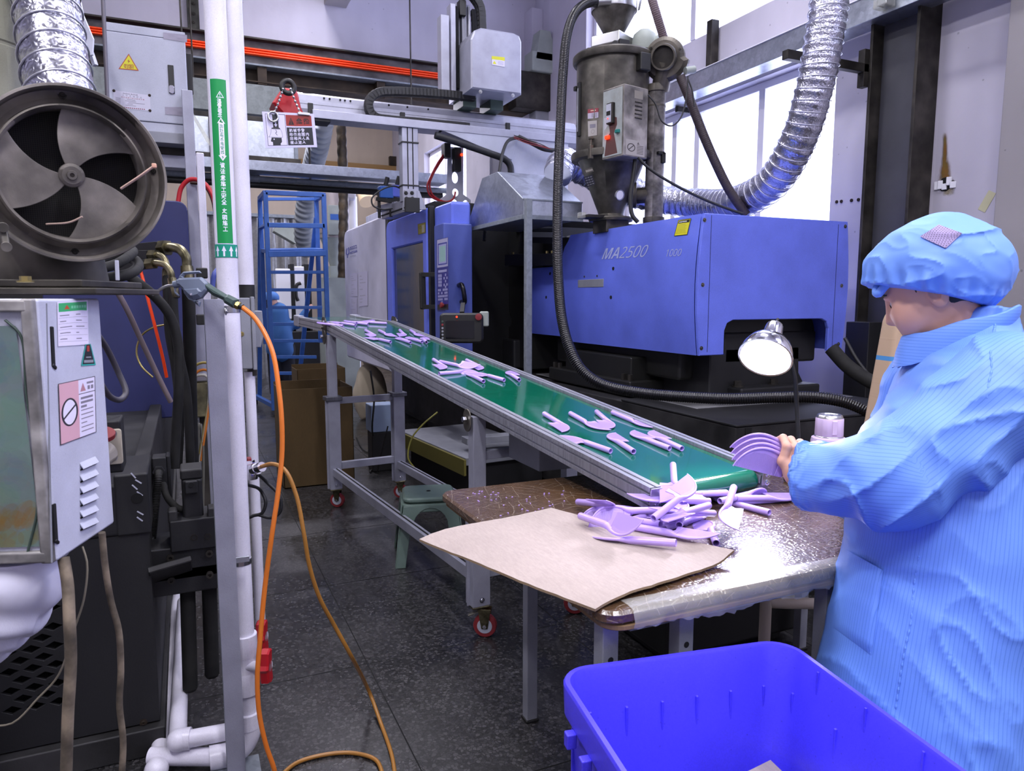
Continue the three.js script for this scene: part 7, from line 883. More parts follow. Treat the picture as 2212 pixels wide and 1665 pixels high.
// ---------------------------------------------------------------- take-out robot over the blue machine
{
const z=-6.0,q=(x,y,o=0)=>oZ(x,y,z + o),t=thing('takeout_robot','grey take-out robot with long traverse beam, red end cap and upright arms over the machine','robot');
const bl=q(640,197),bh=q(640,197).y - q(640,250).y,yT=q(642,196).y,x1=q(1245,262).x;
const pr=[[-0.1,-bh / 2],[0.1,-bh / 2],[0.115,-bh*0.2],[0.11,bh*0.15],[0.085,bh*0.4],[0.05,bh / 2],[-0.1,bh / 2]];
const beam=part(t,'traverse_beam',prism(pr.map(([a,b])=>[-a,b]).reverse(),x1 - bl.x,{m:mat4(V(0,0,-1),V(0,1,0),V(1,0,0),V(bl.x,yT - bh / 2,z - 0.1)),bevel:0.003}),M.aluPaint);
part(beam,'linear_rail',bb(bl.x + 0.1,x1,yT,yT + 0.016,z - 0.13,z - 0.1),M.steel);part(beam,'groove',bb(bl.x + 0.02,x1,yT - bh*0.52,yT - bh*0.49,z - 0.02,z + 0.013,0),M.aluDark);
const cx=q(582,230).x;part(t,'red_end_cap',prism([[cx + 0.02,-bh*0.1],[cx + 0.1,bh*0.55],[bl.x,bh*0.55],[bl.x + 0.06,-bh*0.6],[cx + 0.13,-bh*0.72]].reverse(),0.24,{m:mT(0,yT - bh / 2,z - 0.22),bevel:0.015}),M.red,'red plastic end cap');
for(const x of[700,712,735,745,757,800,840,880,925])part(beam,'hole',disc(q(x,206 +(x - 640)*0.105,0.008),V(0,0,1),0.008,0.006,10),M.hole);
// lower cable tray
const ty0=q(668,264).y,ty1=q(668,246).y;part(t,'cable_tray',[bb(q(655,250).x,x1,ty0,ty0 + 0.012,z - 0.02,z + 0.16),bb(q(668,250).x,x1,ty0,ty1,z + 0.15,z + 0.165)],M.aluPaint);part(t,'tray_end',prism([[0,0],[0.2,0],[0.2,ty1 - ty0 + 0.02],[0.06,ty1 - ty0 + 0.02]],0.16,{m:mT(q(650,255).x,ty0 - 0.02,z - 0.01),bevel:0.004}),M.dark);
for(const x of[670,868,1095])part(t,'tray_bracket',bb(q(x,240).x - 0.02,q(x,240).x + 0.02,ty0,q(x,224 +(x - 670)*0.1).y,z + 0.01,z + 0.03),M.black);
// energy chain: links along an open loop
const ch=[q(1022,211,0.1),q(960,204,0.1),q(900,200,0.1),q(850,198,0.1),q(820,200,0.1),q(802,210,0.1),q(796,225,0.1),q(800,243,0.1),q(812,254,0.1),q(840,259,0.1),q(900,264,0.1),q(960,270,0.1),q(1010,275,0.1)],cc=new THREE.CatmullRomCurve3(ch,false,'centripetal'),nL=62,lg=fin(mg(box(0.05,0.062,0.075,0,0,0,0.006),box(0.03,0.07,0.03,0,0,0,0.004)));
for(let i=0;i<nL;i++){const p=cc.getPointAt((i + 0.5)/ nL),d=cc.getTangentAt((i + 0.5)/ nL),m=part(t,'chain_link',lg,M.rubber);m.position.copy(p);m.rotation.z=Math.atan2(d.y,d.x);}
// crosswise slide head and vertical arms
const hx0=q(985,160).x,hx1=q(1127,160).x,hy0=q(1060,222).y,hy1=q(1060,97).y,hz=z + 0.34;const wA=oZ(1018,160,hz).x,wB=oZ(1127,160,hz).x;
part(t,'head_cover',prism([[wA,hy0],[wB,hy0],[wB,hy1 - 0.06],[wB - 0.02,hy1 - 0.015],[wB - 0.07,hy1],[wA + 0.09,hy1],[wA + 0.03,hy1 - 0.03],[wA,hy1 - 0.1]],0.55,{m:mT(0,0,hz - 0.55),bevel:0.012}),M.aluPaint);
const TL=paint(128,96,(g,w,h)=>{g.fillStyle='#c9c5d6';g.fillRect(0,0,w,h);g.fillStyle='#c8c628';g.fillRect(0,0,w,36);g.beginPath();g.moveTo(26,48);g.lineTo(46,84);g.lineTo(8,84);g.fill();g.fillStyle='#9a96aa';for(let i=0;i<4;i++)g.fillRect(60,48 + i*10,56,4);});
stickerQ(t,'yellow_label',TL,[[1062,121],[1090,124],[1090,145],[1062,140]].map(([x,y])=>oZ(x,y,hz)),{lift:0.003});for(const[x,y]of[[1038,198],[1108,206]])part(t,'screw',screw(oZ(x,y,hz),V(0,0,1),0.01),M.steel);
for(const k of[0.2,0.75])part(t,'slide_block',bb(lerp(wA,wB,k)- 0.07,lerp(wA,wB,k)+ 0.05,yT,hy0 + 0.01,z - 0.15,z + 0.1,0.006),M.greenDark);
const arm=(x0,x1b,y0,y1,dz,m)=>bb(q(x0,100,dz).x,q(x1b,100,dz).x,q(x0,y1,dz).y,q(x0,y0,dz).y,z + dz - 0.1,z + dz,0.006);
part(t,'vertical_arm',[arm(953,971,30,200,0.12)],M.aluPaint);part(t,'vertical_arm',[arm(974,985,6,200,0.1),arm(985,1016,6,200,0.0)],M.aluPaint);part(t,'arm_recess',arm(984,992,12,190,0.08),M.hole);part(t,'linear_guide',[arm(998,1006,-4,110,0.04)],M.aluDark);part(t,'guide_carriage',arm(994,1008,-2,32,0.07),M.black);part(t,'arm_side',arm(1012,1017,12,105,0.03),M.alu);
const c2=new THREE.CatmullRomCurve3([q(1022,105,0),q(1024,60,0),q(1022,22,0)],false),c3=new THREE.CatmullRomCurve3([q(1040,95,0.1),q(1040,50,0.1),q(1036,15,0.1),q(1020,-10,0.1),q(1000,-30,0.1)],false,'centripetal');for(let i=0;i<14;i++){const p=c3.getPointAt((i + 0.5)/ 14),d=c3.getTangentAt((i + 0.5)/ 14),m=part(t,'chain_link',lg,M.rubber);m.position.copy(p);m.rotation.z=Math.atan2(d.y,d.x);}for(let i=0;i<7;i++){const p=c2.getPointAt((i + 0.5)/ 7),m=part(t,'chain_link',lg,M.rubber);m.position.copy(p);m.rotation.z=PI / 2;m.scale.set(1,0.6,0.6);}
// base riser and gusset on the platen
const g0=q(1085,300),g1=q(1210,420);part(t,'riser',[bb(g0.x,g1.x,2.12,ty0 + 0.02,z - 0.3,z + 0.15,0.01)],M.greyPaint);part(t,'gusset',prism([[q(942,290).x,q(942,290).y],[q(1090,352).x,q(1090,352).y],[q(1100,340).x,ty0],[q(938,283).x,ty0]],0.14,{m:mT(0,0,z + 0.02)}),M.greyPaint);part(t,'gusset_pad',sweep([q(940,292,0.18),q(990,308,0.18),q(1060,332,0.18),q(1092,345,0.18),q(1102,358,0.18),q(1104,380,0.18)],0.03,{n:30,m:8}),M.dark);
part(t,'cable_loom',sweep([q(1120,295,0.2),q(1150,310,0.22),q(1175,322,0.22),q(1205,326,0.22)],0.02,{n:24,m:8}),M.rubber);for(let i=0;i<3;i++)part(t,'wire',sweep([q(1110,292 + i*3,0.24),q(1140,302 + i*4,0.26),q(1165,310 + i*3,0.26),q(1190,322,0.25)],0.0035,{n:20,m:6}),i?M.redDark:M.brownSteel);part(t,'drop_cable',sweep([q(1122,296,0.2),q(1098,304,0.22),q(1086,330,0.24),q(1078,375,0.3),q(1062,430,0.34),q(1050,480,0.36),q(1046,520,0.4)],0.014,{n:40,m:8}),M.rubber);
// product arm with vacuum tool
const a0=q(868,282,0.15),a1=q(905,436,0.15);part(t,'product_arm',bb(a0.x,a1.x,a1.y,ty0,z + 0.05,z + 0.15,0.005),M.aluPaint);for(const k of[0.34,0.66])part(t,'arm_groove',bb(lerp(a0.x,a1.x,k)- 0.004,lerp(a0.x,a1.x,k)+ 0.004,a1.y + 0.1,ty0,z + 0.148,z + 0.152,0),M.hole);for(const y of[307,400])part(t,'cable_tie',bb(a0.x - 0.005,a1.x + 0.005,q(880,y,0.15).y - 0.006,q(880,y,0.15).y + 0.006,z + 0.045,z + 0.156,0.002),M.black);
part(t,'arm_bracket',prism([[a0.x - 0.01,q(880,455,0.16).y],[a1.x + 0.06,q(900,452,0.16).y],[a1.x,q(900,412,0.16).y],[a0.x + 0.01,q(900,412,0.16).y]],0.02,{m:mT(0,0,z + 0.15),bevel:0.003}),M.alu);for(const[x,y]of[[877,417],[890,417],[878,429],[891,429]])part(t,'bolt',screw(q(x,y,0.172),V(0,0,1),0.011),M.black);
const f0=q(890,443,0.22),f1=oZ(836,462,z - 0.75);part(t,'tool_beam',bar(f0,f1,0.1,0.1),M.aluPaint);part(t,'tool_end',bar(f0.clone().lerp(f1,-0.03),f0.clone().lerp(f1,0.02),0.115,0.115),M.black);part(t,'tool_stripe',bar(f0.clone().lerp(f1,0.05).add(V(-0.052,-0.02,0)),f1.clone().add(V(-0.052,-0.02,0)),0.01,0.012),M.hole);part(t,'tool_cross',bar(oZ(818,452,z - 0.5),oZ(858,442,z - 0.3),0.06,0.05),M.aluPaint);
for(const[x,y,c]of[[833,416,0],[858,414,1]]){const p=oZ(x,y,z - 0.35);part(t,'vacuum_gripper',[box(0.12,0.1,0.1,p.x,p.y,p.z,0.01)],c?M.blue:std('#3a6cc0',0.4));part(t,'gripper_rod',[rod(p.clone().add(V(-0.06,0.02,0)),p.clone().add(V(-0.06,-0.22,0)),0.014,10),rod(p.clone().add(V(0.0,0.06,0)),p.clone().add(V(0.02,0.13,0)),0.02,10),bar(p.clone().add(V(-0.09,-0.06,0.02)),p.clone().add(V(0.08,-0.08,0.02)),0.03)],M.black);}
part(t,'air_line',sweep([oZ(868,408,z),oZ(852,402,z),oZ(835,405,z),oZ(815,416,z),oZ(803,430,z),oZ(806,444,z),oZ(825,452,z),oZ(848,450,z)],0.007,{n:50,m:6}),M.rubber);
// perforated gripper plate with red air lines
const gp=-6.35,w=(x,y)=>oZ(x,y,gp),o=[[967,318],[1000,318],[1000,420],[1016,432],[1016,452],[948,452],[948,432],[964,420]].map(([x,y])=>{const p=w(x,y);return[p.x,p.y];}).reverse(),hol=[[982,350,0.03,0.07],[982,384,0.03,0.05],[983,416,0.03,0.035],[980,440,0.035,0.04],[1006,442,0.035,0.04]].map(([x,y,a,b])=>{const p=w(x,y);return circ(1,18).map(([u,v])=>[p.x + u*a,p.y + v*b]);});
part(t,'gripper_plate',prism(o,0.012,{holes:hol,bevel:0.001,m:mT(0,0,gp)}),M.greyLight);part(t,'gripper_cylinder',[bb(w(975,330).x,w(990,330).x,w(980,372).y,w(980,322).y,gp + 0.012,gp + 0.08,0.006),bb(w(953,330).x,w(966,330).x,w(980,345).y,w(980,315).y,gp,gp + 0.1,0.006)],M.black);part(t,'status_led',disc(w(990,338).add(V(0,0,0.09)),V(0,0,1),0.012,0.006),std('#ff3018',0.4,0,{emissive:'#ff2a10',emissiveIntensity:3}));
for(const[a,b]of[[0,0],[5,2]])part(t,'red_air_line',sweep([[966,330],[950,352 + b],[934,380 + a],[928,400 + b],[934,420 + b],[950,432 + b],[966,436 + b],[980,428],[984,414]].map(([x,y],i)=>oZ(x - a*(i<5?1:0),y,gp + 0.05)),0.009,{n:50,m:7}),M.red);
part(t,'yellow_tag',box(0.1,0.015,0.02,...w(938,446).toArray(),0.002),M.yellow);
// hanging sign on a chain
const s=thing('robot_warning_sign','hanging laminated warning sign with falling-arm pictogram and white lettering','sign'),sz=0.2,S=[[566,241],[678,246],[685,318],[574,320]].map(([x,y])=>q(x,y,sz));
const TS=paint(1024,640,(g,w2,h)=>{
g.fillStyle='#c6c3dd';g.fillRect(0,0,w2,h);g.fillStyle='#1a1c20';g.fillRect(50,36,385,562);g.fillStyle='#d3cfe6';g.fillRect(58,44,369,546);g.fillStyle='#8e2a22';g.fillRect(446,40,515,196);g.fillStyle='#25282c';g.fillRect(446,262,515,336);
g.fillStyle='#25282c';g.fillRect(185,44,110,236);g.fillStyle='#d3cfe6';g.fillRect(226,130,26,90);g.beginPath();g.moveTo(239,265);g.lineTo(206,215);g.lineTo(272,215);g.fill();
g.strokeStyle='#25282c';g.lineWidth=10;g.beginPath();g.moveTo(150,290);g.bezierCurveTo(130,340,140,400,84,440);g.lineTo(350,440);g.bezierCurveTo(352,380,340,320,312,290);g.closePath();g.stroke();g.fillStyle='#d3cfe6';g.fill();g.strokeRect(160,280,150,16);g.beginPath();g.moveTo(230,310);g.lineTo(245,350);g.lineTo(222,370);g.lineTo(250,410);g.stroke();
g.fillStyle='#25282c';g.beginPath();g.moveTo(135,450);g.lineTo(330,450);g.lineTo(330,530);g.lineTo(300,560);g.lineTo(300,590);g.lineTo(150,590);g.lineTo(150,530);g.lineTo(112,520);g.fill();g.fillStyle='#d3cfe6';g.beginPath();g.arc(180,480,12,0,7);g.fill();
g.fillStyle='#2a1210';g.beginPath();g.moveTo(548,84);g.lineTo(606,214);g.lineTo(492,214);g.fill();g.fillStyle='#8e2a22';g.fillRect(543,124,10,50);g.fillRect(543,184,10,14);g.fillStyle='#2a1210';hanzi(g,'危险',664,98,96,15,50);
g.fillStyle='#cdc9de';['机械手臂','动作范围内','非相关人员','禁止进入'].forEach((l,i)=>hanzi(g,l,498,284 + i*76,58,9,22));
});
part(s,'board',slab([...S].reverse().map((p)=>p.clone()),0.004),M.paper);stickerQ(s,'print',TS,S,{lift:0.004,rough:0.25});
const hk=(a,b)=>part(s,'chain',sweep([a,a.clone().lerp(b,0.5).add(V(0,-0.01,0)),b],(k,u)=>0.006 + 0.004*sin(u*2*PI / 0.03),{n:120,m:7}),M.steel);hk(q(612,190,sz),q(590,248,sz));hk(q(627,190,sz),q(650,246,sz));part(s,'ring',new THREE.TorusGeometry(0.035,0.008,8,24).translate(...q(590,252,sz + 0.02).toArray()),M.steel);part(s,'hook',new THREE.TorusGeometry(0.045,0.02,10,24).translate(...q(622,188,sz - 0.05).toArray()),M.black);part(s,'clip',box(0.09,0.02,0.02,...q(656,246,sz + 0.01).toArray(),0.004),M.steel);
}
// ---------------------------------------------------------------- overhead: ducts, tray and pipes across the bay
{
const dz=-8.1,q=(x,y,z=dz)=>oZ(x,y,z);
const d1=thing('upper_air_duct','dull galvanised rectangular duct across the bay below the girder','duct'),y1=q(500,176).y,y0=q(500,242).y,xe=q(640,220).x;part(d1,'duct',bb(-4.5,xe,y0,y1,dz - 0.5,dz,0.006),std('#8f928e',0.55,0.6,{map:tZinc}));for(const x of[-2.2,-0.9,0.0,0.55])part(d1,'flange',bb(x - 0.015,x + 0.015,y0 - 0.02,y1 + 0.02,dz - 0.52,dz + 0.02),M.zincDull);part(d1,'hanger',rod(V(0.2,y1,dz - 0.2),V(0.2,6.2,dz - 0.2),0.008,8),M.iron);
const d2=thing('lower_air_duct','brighter galvanised duct with an open right end under the upper duct','duct'),z2=-7.6,b1=oZ(560,262,z2).y,b0=oZ(560,345,z2).y,x2=oZ(643,300,z2).x;part(d2,'duct',bb(-4.5,x2,b0 + 0.03,b1,z2 - 0.45,z2,0.006),M.zinc);for(const x of[-1.6,-0.35,x2 - 0.02])part(d2,'flange',bb(x - 0.018,x + 0.018,b0 + 0.01,b1 + 0.02,z2 - 0.47,z2 + 0.02),M.zincDull);part(d2,'angle_rail',bb(-4.5,x2 + 0.02,b0 - 0.03,b0 + 0.03,z2 - 0.02,z2 + 0.03),M.iron);part(d2,'top_rail',bb(-4.5,x2,b1,b1 + 0.05,z2 - 0.1,z2 - 0.02),M.iron);
const tr=thing('cable_tray','bright galvanised cable tray running across the bay at beam height','cable tray'),z3=-7.2,t1=oZ(620,351,z3).y,t0=oZ(620,372,z3).y,xt=oZ(966,380,z3).x;part(tr,'side',bb(-4.5,xt,t0,t1,z3 - 0.012,z3,0.003),std('#d3d6e2',0.5,0.5,{map:tZinc}));part(tr,'floor',bb(-4.5,xt,t0,t0 + 0.01,z3 - 0.28,z3 - 0.012,0.002),M.zinc);part(tr,'rear_side',bb(-4.5,xt,t0,t1,z3 - 0.29,z3 - 0.278,0.003),M.zinc);for(const x of[-2.5,0.1,2.2])part(tr,'hanger',rod(V(x,t1,z3 - 0.15),V(x,6.2,z3 - 0.15),0.008,8),M.iron);
const p1=thing('dark_pipe','dark pipe running level just under the cable tray','pipe'),z4=-7.5,a=oZ(620,403,z4);part(p1,'pipe',rod(V(-4.5,a.y,z4),V(oZ(955,420,z4).x,a.y,z4),0.032,14),M.black);for(const x of[-1,0.3,1.2])part(p1,'clamp',rod(V(x,a.y,z4),V(x,a.y + 0.6,z4),0.01,8),M.iron);
const p2=thing('grey_pipe','grey metal pipe between cable tray and dark pipe','pipe'),b=oZ(620,390,-7.45);part(p2,'pipe',rod(V(-4.5,b.y,-7.45),V(oZ(965,410,-7.45).x,b.y,-7.45),0.028,14),M.zincDull);part(p2,'coupling',rod(V(0.62,b.y,-7.45),V(0.72,b.y,-7.45),0.036,14),M.zincDull);
const fb=thing('far_crane_rail','ochre brown rail beam along the far wall','beam'),z5=ZF + 0.3,r1=oZ(750,350,z5).y,r0=oZ(750,362,z5).y;part(fb,'web',bb(-4.5,XW,r0,r1,z5 - 0.1,z5 - 0.02),std('#8d6f46',0.8));part(fb,'flange',bb(-4.5,XW,r0 - 0.03,r0,z5 - 0.2,z5 + 0.1),std('#8d6f46',0.8));part(fb,'stop',bb(oZ(850,340,z5).x - 0.08,oZ(850,340,z5).x + 0.08,r1,r1 + 0.2,z5 - 0.12,z5),M.brownSteel);
}
// ---------------------------------------------------------------- far bay behind the conveyor
{
const gf=thing('grey_flexible_duct','grey flexible hose hanging down behind the blue rolling ladder','duct');part(gf,'sleeve',sweep([[705,-120,-9.4],[698,240,-9.6],[690,300,-9.9],[676,360,-10.4],[664,420,-10.9],[657,480,-11.2],[658,520,-11.4],[670,545,-11.5]].map(([x,y,z])=>oZ(x,y,z)),(k,s)=>0.14 + 0.008*sin(s*2*PI / 0.09),{n:260,m:16}),std('#8b9092',0.7,0.1));
const bh=thing('brown_ribbed_hose','dark brown ribbed hose hanging straight down beside the pale far dryer','hose');part(bh,'hose',sweep([[722,-120],[735,230],[738,300],[741,380],[742,460],[741,540],[740,600]].map(([x,y])=>oZ(x,y,-10)),(k,s)=>0.058 + 0.009*abs(sin(s*PI / 0.14)),{n:260,m:14}),std('#54472f',0.5,0,{map:rept(tGrime,0.3)}));
const fd=thing('far_dryer','pale green dryer with blue label on a far machine','dryer'),q=(x,y,z=-12)=>oZ(x,y,z);const fc=q(722,500);part(fd,'barrel',rod(V(fc.x,q(720,515).y,fc.z),V(fc.x,q(720,395).y,fc.z),0.24,28),std('#a59c98',0.5,0.4));part(fd,'panel',bb(q(704,500).x,q(733,500).x,q(720,510).y,q(720,448).y,-11.85,-11.7),M.greenGrey);part(fd,'label',bb(q(706,470).x,q(724,470).x,q(720,479).y,q(720,467).y,-11.7,-11.69,0),std('#2d5ea8',0.5));part(fd,'cone',lathe([[0.08,0],[0.24,0.5],[0.24,0.52],[0,0.52]],28,V(fc.x,q(720,575).y,fc.z)),M.greenGrey);part(fd,'stand',[bb(fc.x - 0.25,fc.x + 0.3,0,q(720,600).y,-12.2,-11.7),bb(fc.x - 0.1,fc.x + 0.1,q(720,600).y,q(720,575).y,-12.1,-11.9)],M.greenGrey);
const wp=thing('white_column','bright white round column in the far bay','column'),w0=oZ(761,470,-12.6);part(wp,'shaft',rod(V(w0.x,0,w0.z),V(w0.x,oZ(761,425,-12.6).y,w0.z),0.085,24),M.white);part(wp,'cap_elbow',[box(0.3,0.26,0.26,w0.x - 0.1,oZ(761,418,-12.6).y,w0.z,0.05)],M.greyLight);part(wp,'motor_cover',rod(oZ(783,408,-12.4),oZ(793,436,-12.2),0.1,20,0.13),std('#e2c9a0',0.6));
const sh=thing('stainless_screen','wrinkled bright metal curtain at the back of the far bay','screen');const n=40,pos=[],idx=[];for(let i=0;i<=n;i++)for(const k of[0,1]){const x=lerp(-0.6,2.2,i / n);pos.push(x,k?3.0:0,-14.4 + 0.05*sin(i*1.9)+ 0.03*sin(i*4.1));}for(let i=0;i<n;i++)idx.push(i*2,i*2 + 2,i*2 + 1,i*2 + 1,i*2 + 2,i*2 + 3);const g=GG(pos,idx);part(sh,'curtain',g,std('#c9c5c0',0.35,0.6,{map:tZinc}));part(sh,'top_rail',bb(-0.7,2.3,3.0,3.06,-14.5,-14.3),M.zincDull);
const fm=thing('far_press','pale far machine with black and stainless doors behind the ladder','machine'),z=-13;const fx=(x,y)=>oZ(x,y,z);part(fm,'door_panel',bb(fx(595,600).x,fx(628,600).x,fx(600,690).y,fx(600,580).y,z - 0.05,z,0.02),M.white);part(fm,'door_panel',bb(fx(636,600).x,fx(658,600).x,fx(600,690).y,fx(640,575).y,z - 0.05,z,0.02),M.white);part(fm,'frame',[bb(fx(628,600).x,fx(636,600).x,0.2,fx(628,570).y,z - 0.3,z),bb(fx(658,600).x,fx(672,600).x,0.2,fx(628,570).y,z - 0.3,z)],M.black);part(fm,'base',bb(fx(590,700).x,fx(688,700).x,0,fx(640,715).y,z - 0.6,z + 0.1,0.02),M.dark);part(fm,'hopper',prism([[0,0],[0.5,0.1],[0.5,0.3],[-0.3,0.3],[-0.35,0.2]],0.3,{m:mT(fx(640,520).x,fx(640,525).y,z - 0.4)}),M.greenGrey);part(fm,'control_box',bb(fx(714,600).x,fx(746,600).x,fx(700,680).y,fx(714,602).y,z + 0.8,z + 1.2,0.02),M.greyLight);part(fm,'feed_tray',slab([fx(612,705),fx(668,690),fx(672,718),fx(616,735)].reverse(),0.05),M.zincDull);part(fm,'handle',sweep([fx(642,650),fx(638,640),fx(640,615),fx(648,612)].map((p)=>p.add(V(0,0,0.1))),0.03,{n:16,m:8}),M.black);
// rolling ladder
const ld=thing('rolling_ladder','tall blue rolling platform ladder beyond the conveyor','ladder'),zl=-9.6,L=(x,y,o=0)=>oZ(x,y,zl + o),fl=oY(598,884,0),r=0.028,bar2=(n2,a,b,rr=r)=>part(ld,n2,bar(a,b,rr*2,rr*2,V(0,0,1),0.004),M.ladder);
const A=(y)=>L(573 +(y - 415)*0.052,y),B=(y)=>L(699 +(y - 420)*0.03,y),Ar=(y)=>L(561 +(y - 428)*0.02,y,-0.55),Br=(y)=>L(683,y,-0.55);
bar2('upright',V(A(415).x,0.08,zl),A(415));bar2('upright',V(B(420).x,0.08,zl),B(420));bar2('upright',V(Ar(430).x,0.9,zl - 0.55),Ar(430));bar2('upright',V(Br(430).x,0.9,zl - 0.55),Br(430));bar2('rear_leg',Ar(470),V(Ar(430).x - 0.05,0.08,zl - 1.2));bar2('rear_leg',Br(470),V(Br(430).x - 0.25,0.08,zl - 1.2));
bar2('top_rail',A(416),B(421));bar2('top_rail',A(416),Ar(430));bar2('top_rail',B(421),Br(430));bar2('top_rail',Ar(430),Br(430),0.02);bar2('mid_rail',A(486),B(488));bar2('mid_rail',A(486),Ar(492),0.02);part(ld,'platform',slab([A(548),B(546),L(683,543,-0.55),L(563,545,-0.55)].reverse(),0.05),M.ladder);bar2('platform_edge',A(549),B(547),0.035);
[588,626,664,700,736,771,806,842].forEach((y,i)=>bar2('rung',A(y),A(y).lerp(B(y),1 - i*0.045),0.02));bar2('base_rail',V(A(880).x,0.12,zl),V(Ar(840).x - 0.05,0.12,zl - 1.2));bar2('base_rail',V(B(700).x,0.12,zl),V(Br(700).x - 0.25,0.12,zl - 1.2));
for(const[x,zc]of[[A(880).x,zl],[B(880).x,zl],[Ar(800).x - 0.05,zl - 1.2],[Br(800).x - 0.25,zl - 1.2]])part(ld,'castor',disc(V(x,0.05,zc),V(1,0,0),0.05,0.03),M.black);
// boxes by the stand
const bx=(name,label,x0,x1,zf,d,h,yb=0,open=true)=>{const t=thing(name,label,'box'),w=0.006;part(t,'side',bb(x0,x1,yb,yb + h,zf - w,zf,0.001),M.cardDark);part(t,'side',bb(x0,x1,yb,yb + h*1.02,zf - d,zf - d + w,0.001),M.cardDark);part(t,'side',bb(x0,x0 + w,yb,yb + h*0.99,zf - d,zf,0.001),M.cardDark);part(t,'side',bb(x1 - w,x1,yb,yb + h,zf - d,zf,0.001),M.cardDark);part(t,'bottom',bb(x0,x1,yb,yb + 0.01,zf - d,zf,0),M.cardDark);return t;};
const c0=oY(612,1052,0),c1=oY(766,1046,0),zb=(c0.z + c1.z)/ 2;bx('cardboard_box','tall open brown cardboard box standing on the floor behind the conveyor stand',c0.x,oZ(764,950,zb).x,zb,0.5,oZ(690,838,zb).y);const zb2=zb - 1.3;bx('cardboard_box','smaller brown carton visible behind the tall open box',oZ(642,810,zb2).x,oZ(746,810,zb2).x,zb2,0.4,oZ(690,796,zb2).y);
const sk=thing('beige_sack','slumped beige sack beside the machine behind the conveyor legs','sack');const s0=oY(800,905,0.0);const sg=new THREE.SphereGeometry(1,28,20);{const p=sg.attributes.position;for(let i=0;i<p.count;i++){const x=p.getX(i),y=p.getY(i),zz=p.getZ(i),k=1 + 0.25*(noise3(x*2 + 9,y*2 + 9,zz*2 + 9,4)- 0.5);p.setXYZ(i,x*0.2*k,max(y,-0.8)*0.38*k,zz*0.2*k);}sg.computeVertexNormals();}part(sk,'body',sg.translate(s0.x,0.32,s0.z),std('#b5a992',0.9));part(sk,'neck',lathe([[0.1,0],[0.05,0.06],[0.09,0.14],[0,0.13]],18,V(s0.x,0.6,s0.z)),std('#b5a992',0.9));
const bb2=thing('blue_grey_box','small blue-grey box on the floor behind the conveyor','box');const b0=oZ(822,900,-6.2);part(bb2,'body',box(0.22,0.24,0.2,b0.x,b0.y,b0.z,0.01),std('#8fa0bb',0.6));part(bb2,'pedestal',box(0.2,b0.y - 0.12,0.18,b0.x,(b0.y - 0.12)/ 2,b0.z,0.01),M.dark);
const pl=thing('pale_pallet','pale low platform with yellow edge under the machine front','platform');const p0=oY(880,960,0.3);part(pl,'deck',box(0.7,0.06,1.3,p0.x + 0.45,0.33,p0.z + 0.25,0.008,0.1),M.greyBox);part(pl,'yellow_edge',box(0.02,0.12,1.3,p0.x + 0.09,0.29,p0.z + 0.3,0.004,0.1),std('#6b6428',0.7));part(pl,'support',box(0.6,0.3,1.2,p0.x + 0.48,0.15,p0.z + 0.25,0,0.1),M.dark);
const jf=thing('levelling_foot','chromed adjustable foot with round pad under the machine base','foot');const j=oY(1133,1045,0.06);part(jf,'pad',lathe([[0,0],[0.1,0],[0.105,0.02],[0.1,0.05],[0.03,0.06],[0,0.06]],32,V(j.x,0,j.z)),M.greenGrey);part(jf,'screw_rod',rod(V(j.x,0.05,j.z),V(j.x,0.42,j.z),0.02,16),M.steel);part(jf,'beam',bb(j.x - 0.5,j.x + 0.3,0.42,0.47,j.z - 0.06,j.z + 0.06),M.greyBox);
const lc=thing('loose_cables','thin dark cables trailing on the floor behind the conveyor stand','cables');part(lc,'cable',sweep([oY(770,945,0.01),oY(790,975,0.01),oY(820,985,0.01),oY(850,1005,0.01),oY(900,1010,0.01)],0.006,{n:40,m:6}),M.black);part(lc,'cable',sweep([oZ(800,800,-6),oZ(808,860,-6),oZ(804,920,-6),oY(812,990,0.01),oY(800,1020,0.01)],0.008,{n:40,m:6}),M.black);part(lc,'cable',sweep([oZ(838,920,-6),oZ(828,960,-6),oY(815,1020,0.01)],0.006,{n:30,m:6}),M.black);part(lc,'yellow_cord',sweep([oZ(945,890,-5),oZ(910,920,-5),oZ(888,950,-5),oZ(882,990,-5),oZ(895,1010,-5)],0.006,{n:40,m:6}),std('#8f8a3a',0.5));
const fr2=thing('drain_pipe','pale bent plastic pipe under the table near the worker','pipe');part(fr2,'pipe',sweep([oZ(1652,1285,-2.0),oZ(1660,1298,-2.0),oZ(1690,1302,-2.0),oZ(1740,1303,-2.02),oZ(1800,1305,-2.05)],0.022,{n:40,m:14}),std('#b3a79a',0.5));part(fr2,'floor_leg',rod(oZ(1655,1288,-2.0).setY(0),oZ(1655,1288,-2.0),0.022,14),std('#b3a79a',0.5));
const dk=thing('oil_cooler','dark machine unit with a yellow label under the table','machine unit');part(dk,'case',bb(1.7,2.4,0.05,0.62,-2.75,-2.25,0.02),M.black);part(dk,'yellow_label',bb(oZ(1675,1270,-2.25).x,oZ(1716,1270,-2.25).x,oZ(1690,1296,-2.25).y,0.615,-2.25,-2.246,0),std('#9a8f1c',0.6));for(const x of[1.75,2.25])part(dk,'foot',bb(x,x + 0.1,0,0.06,-2.7,-2.3),M.black);
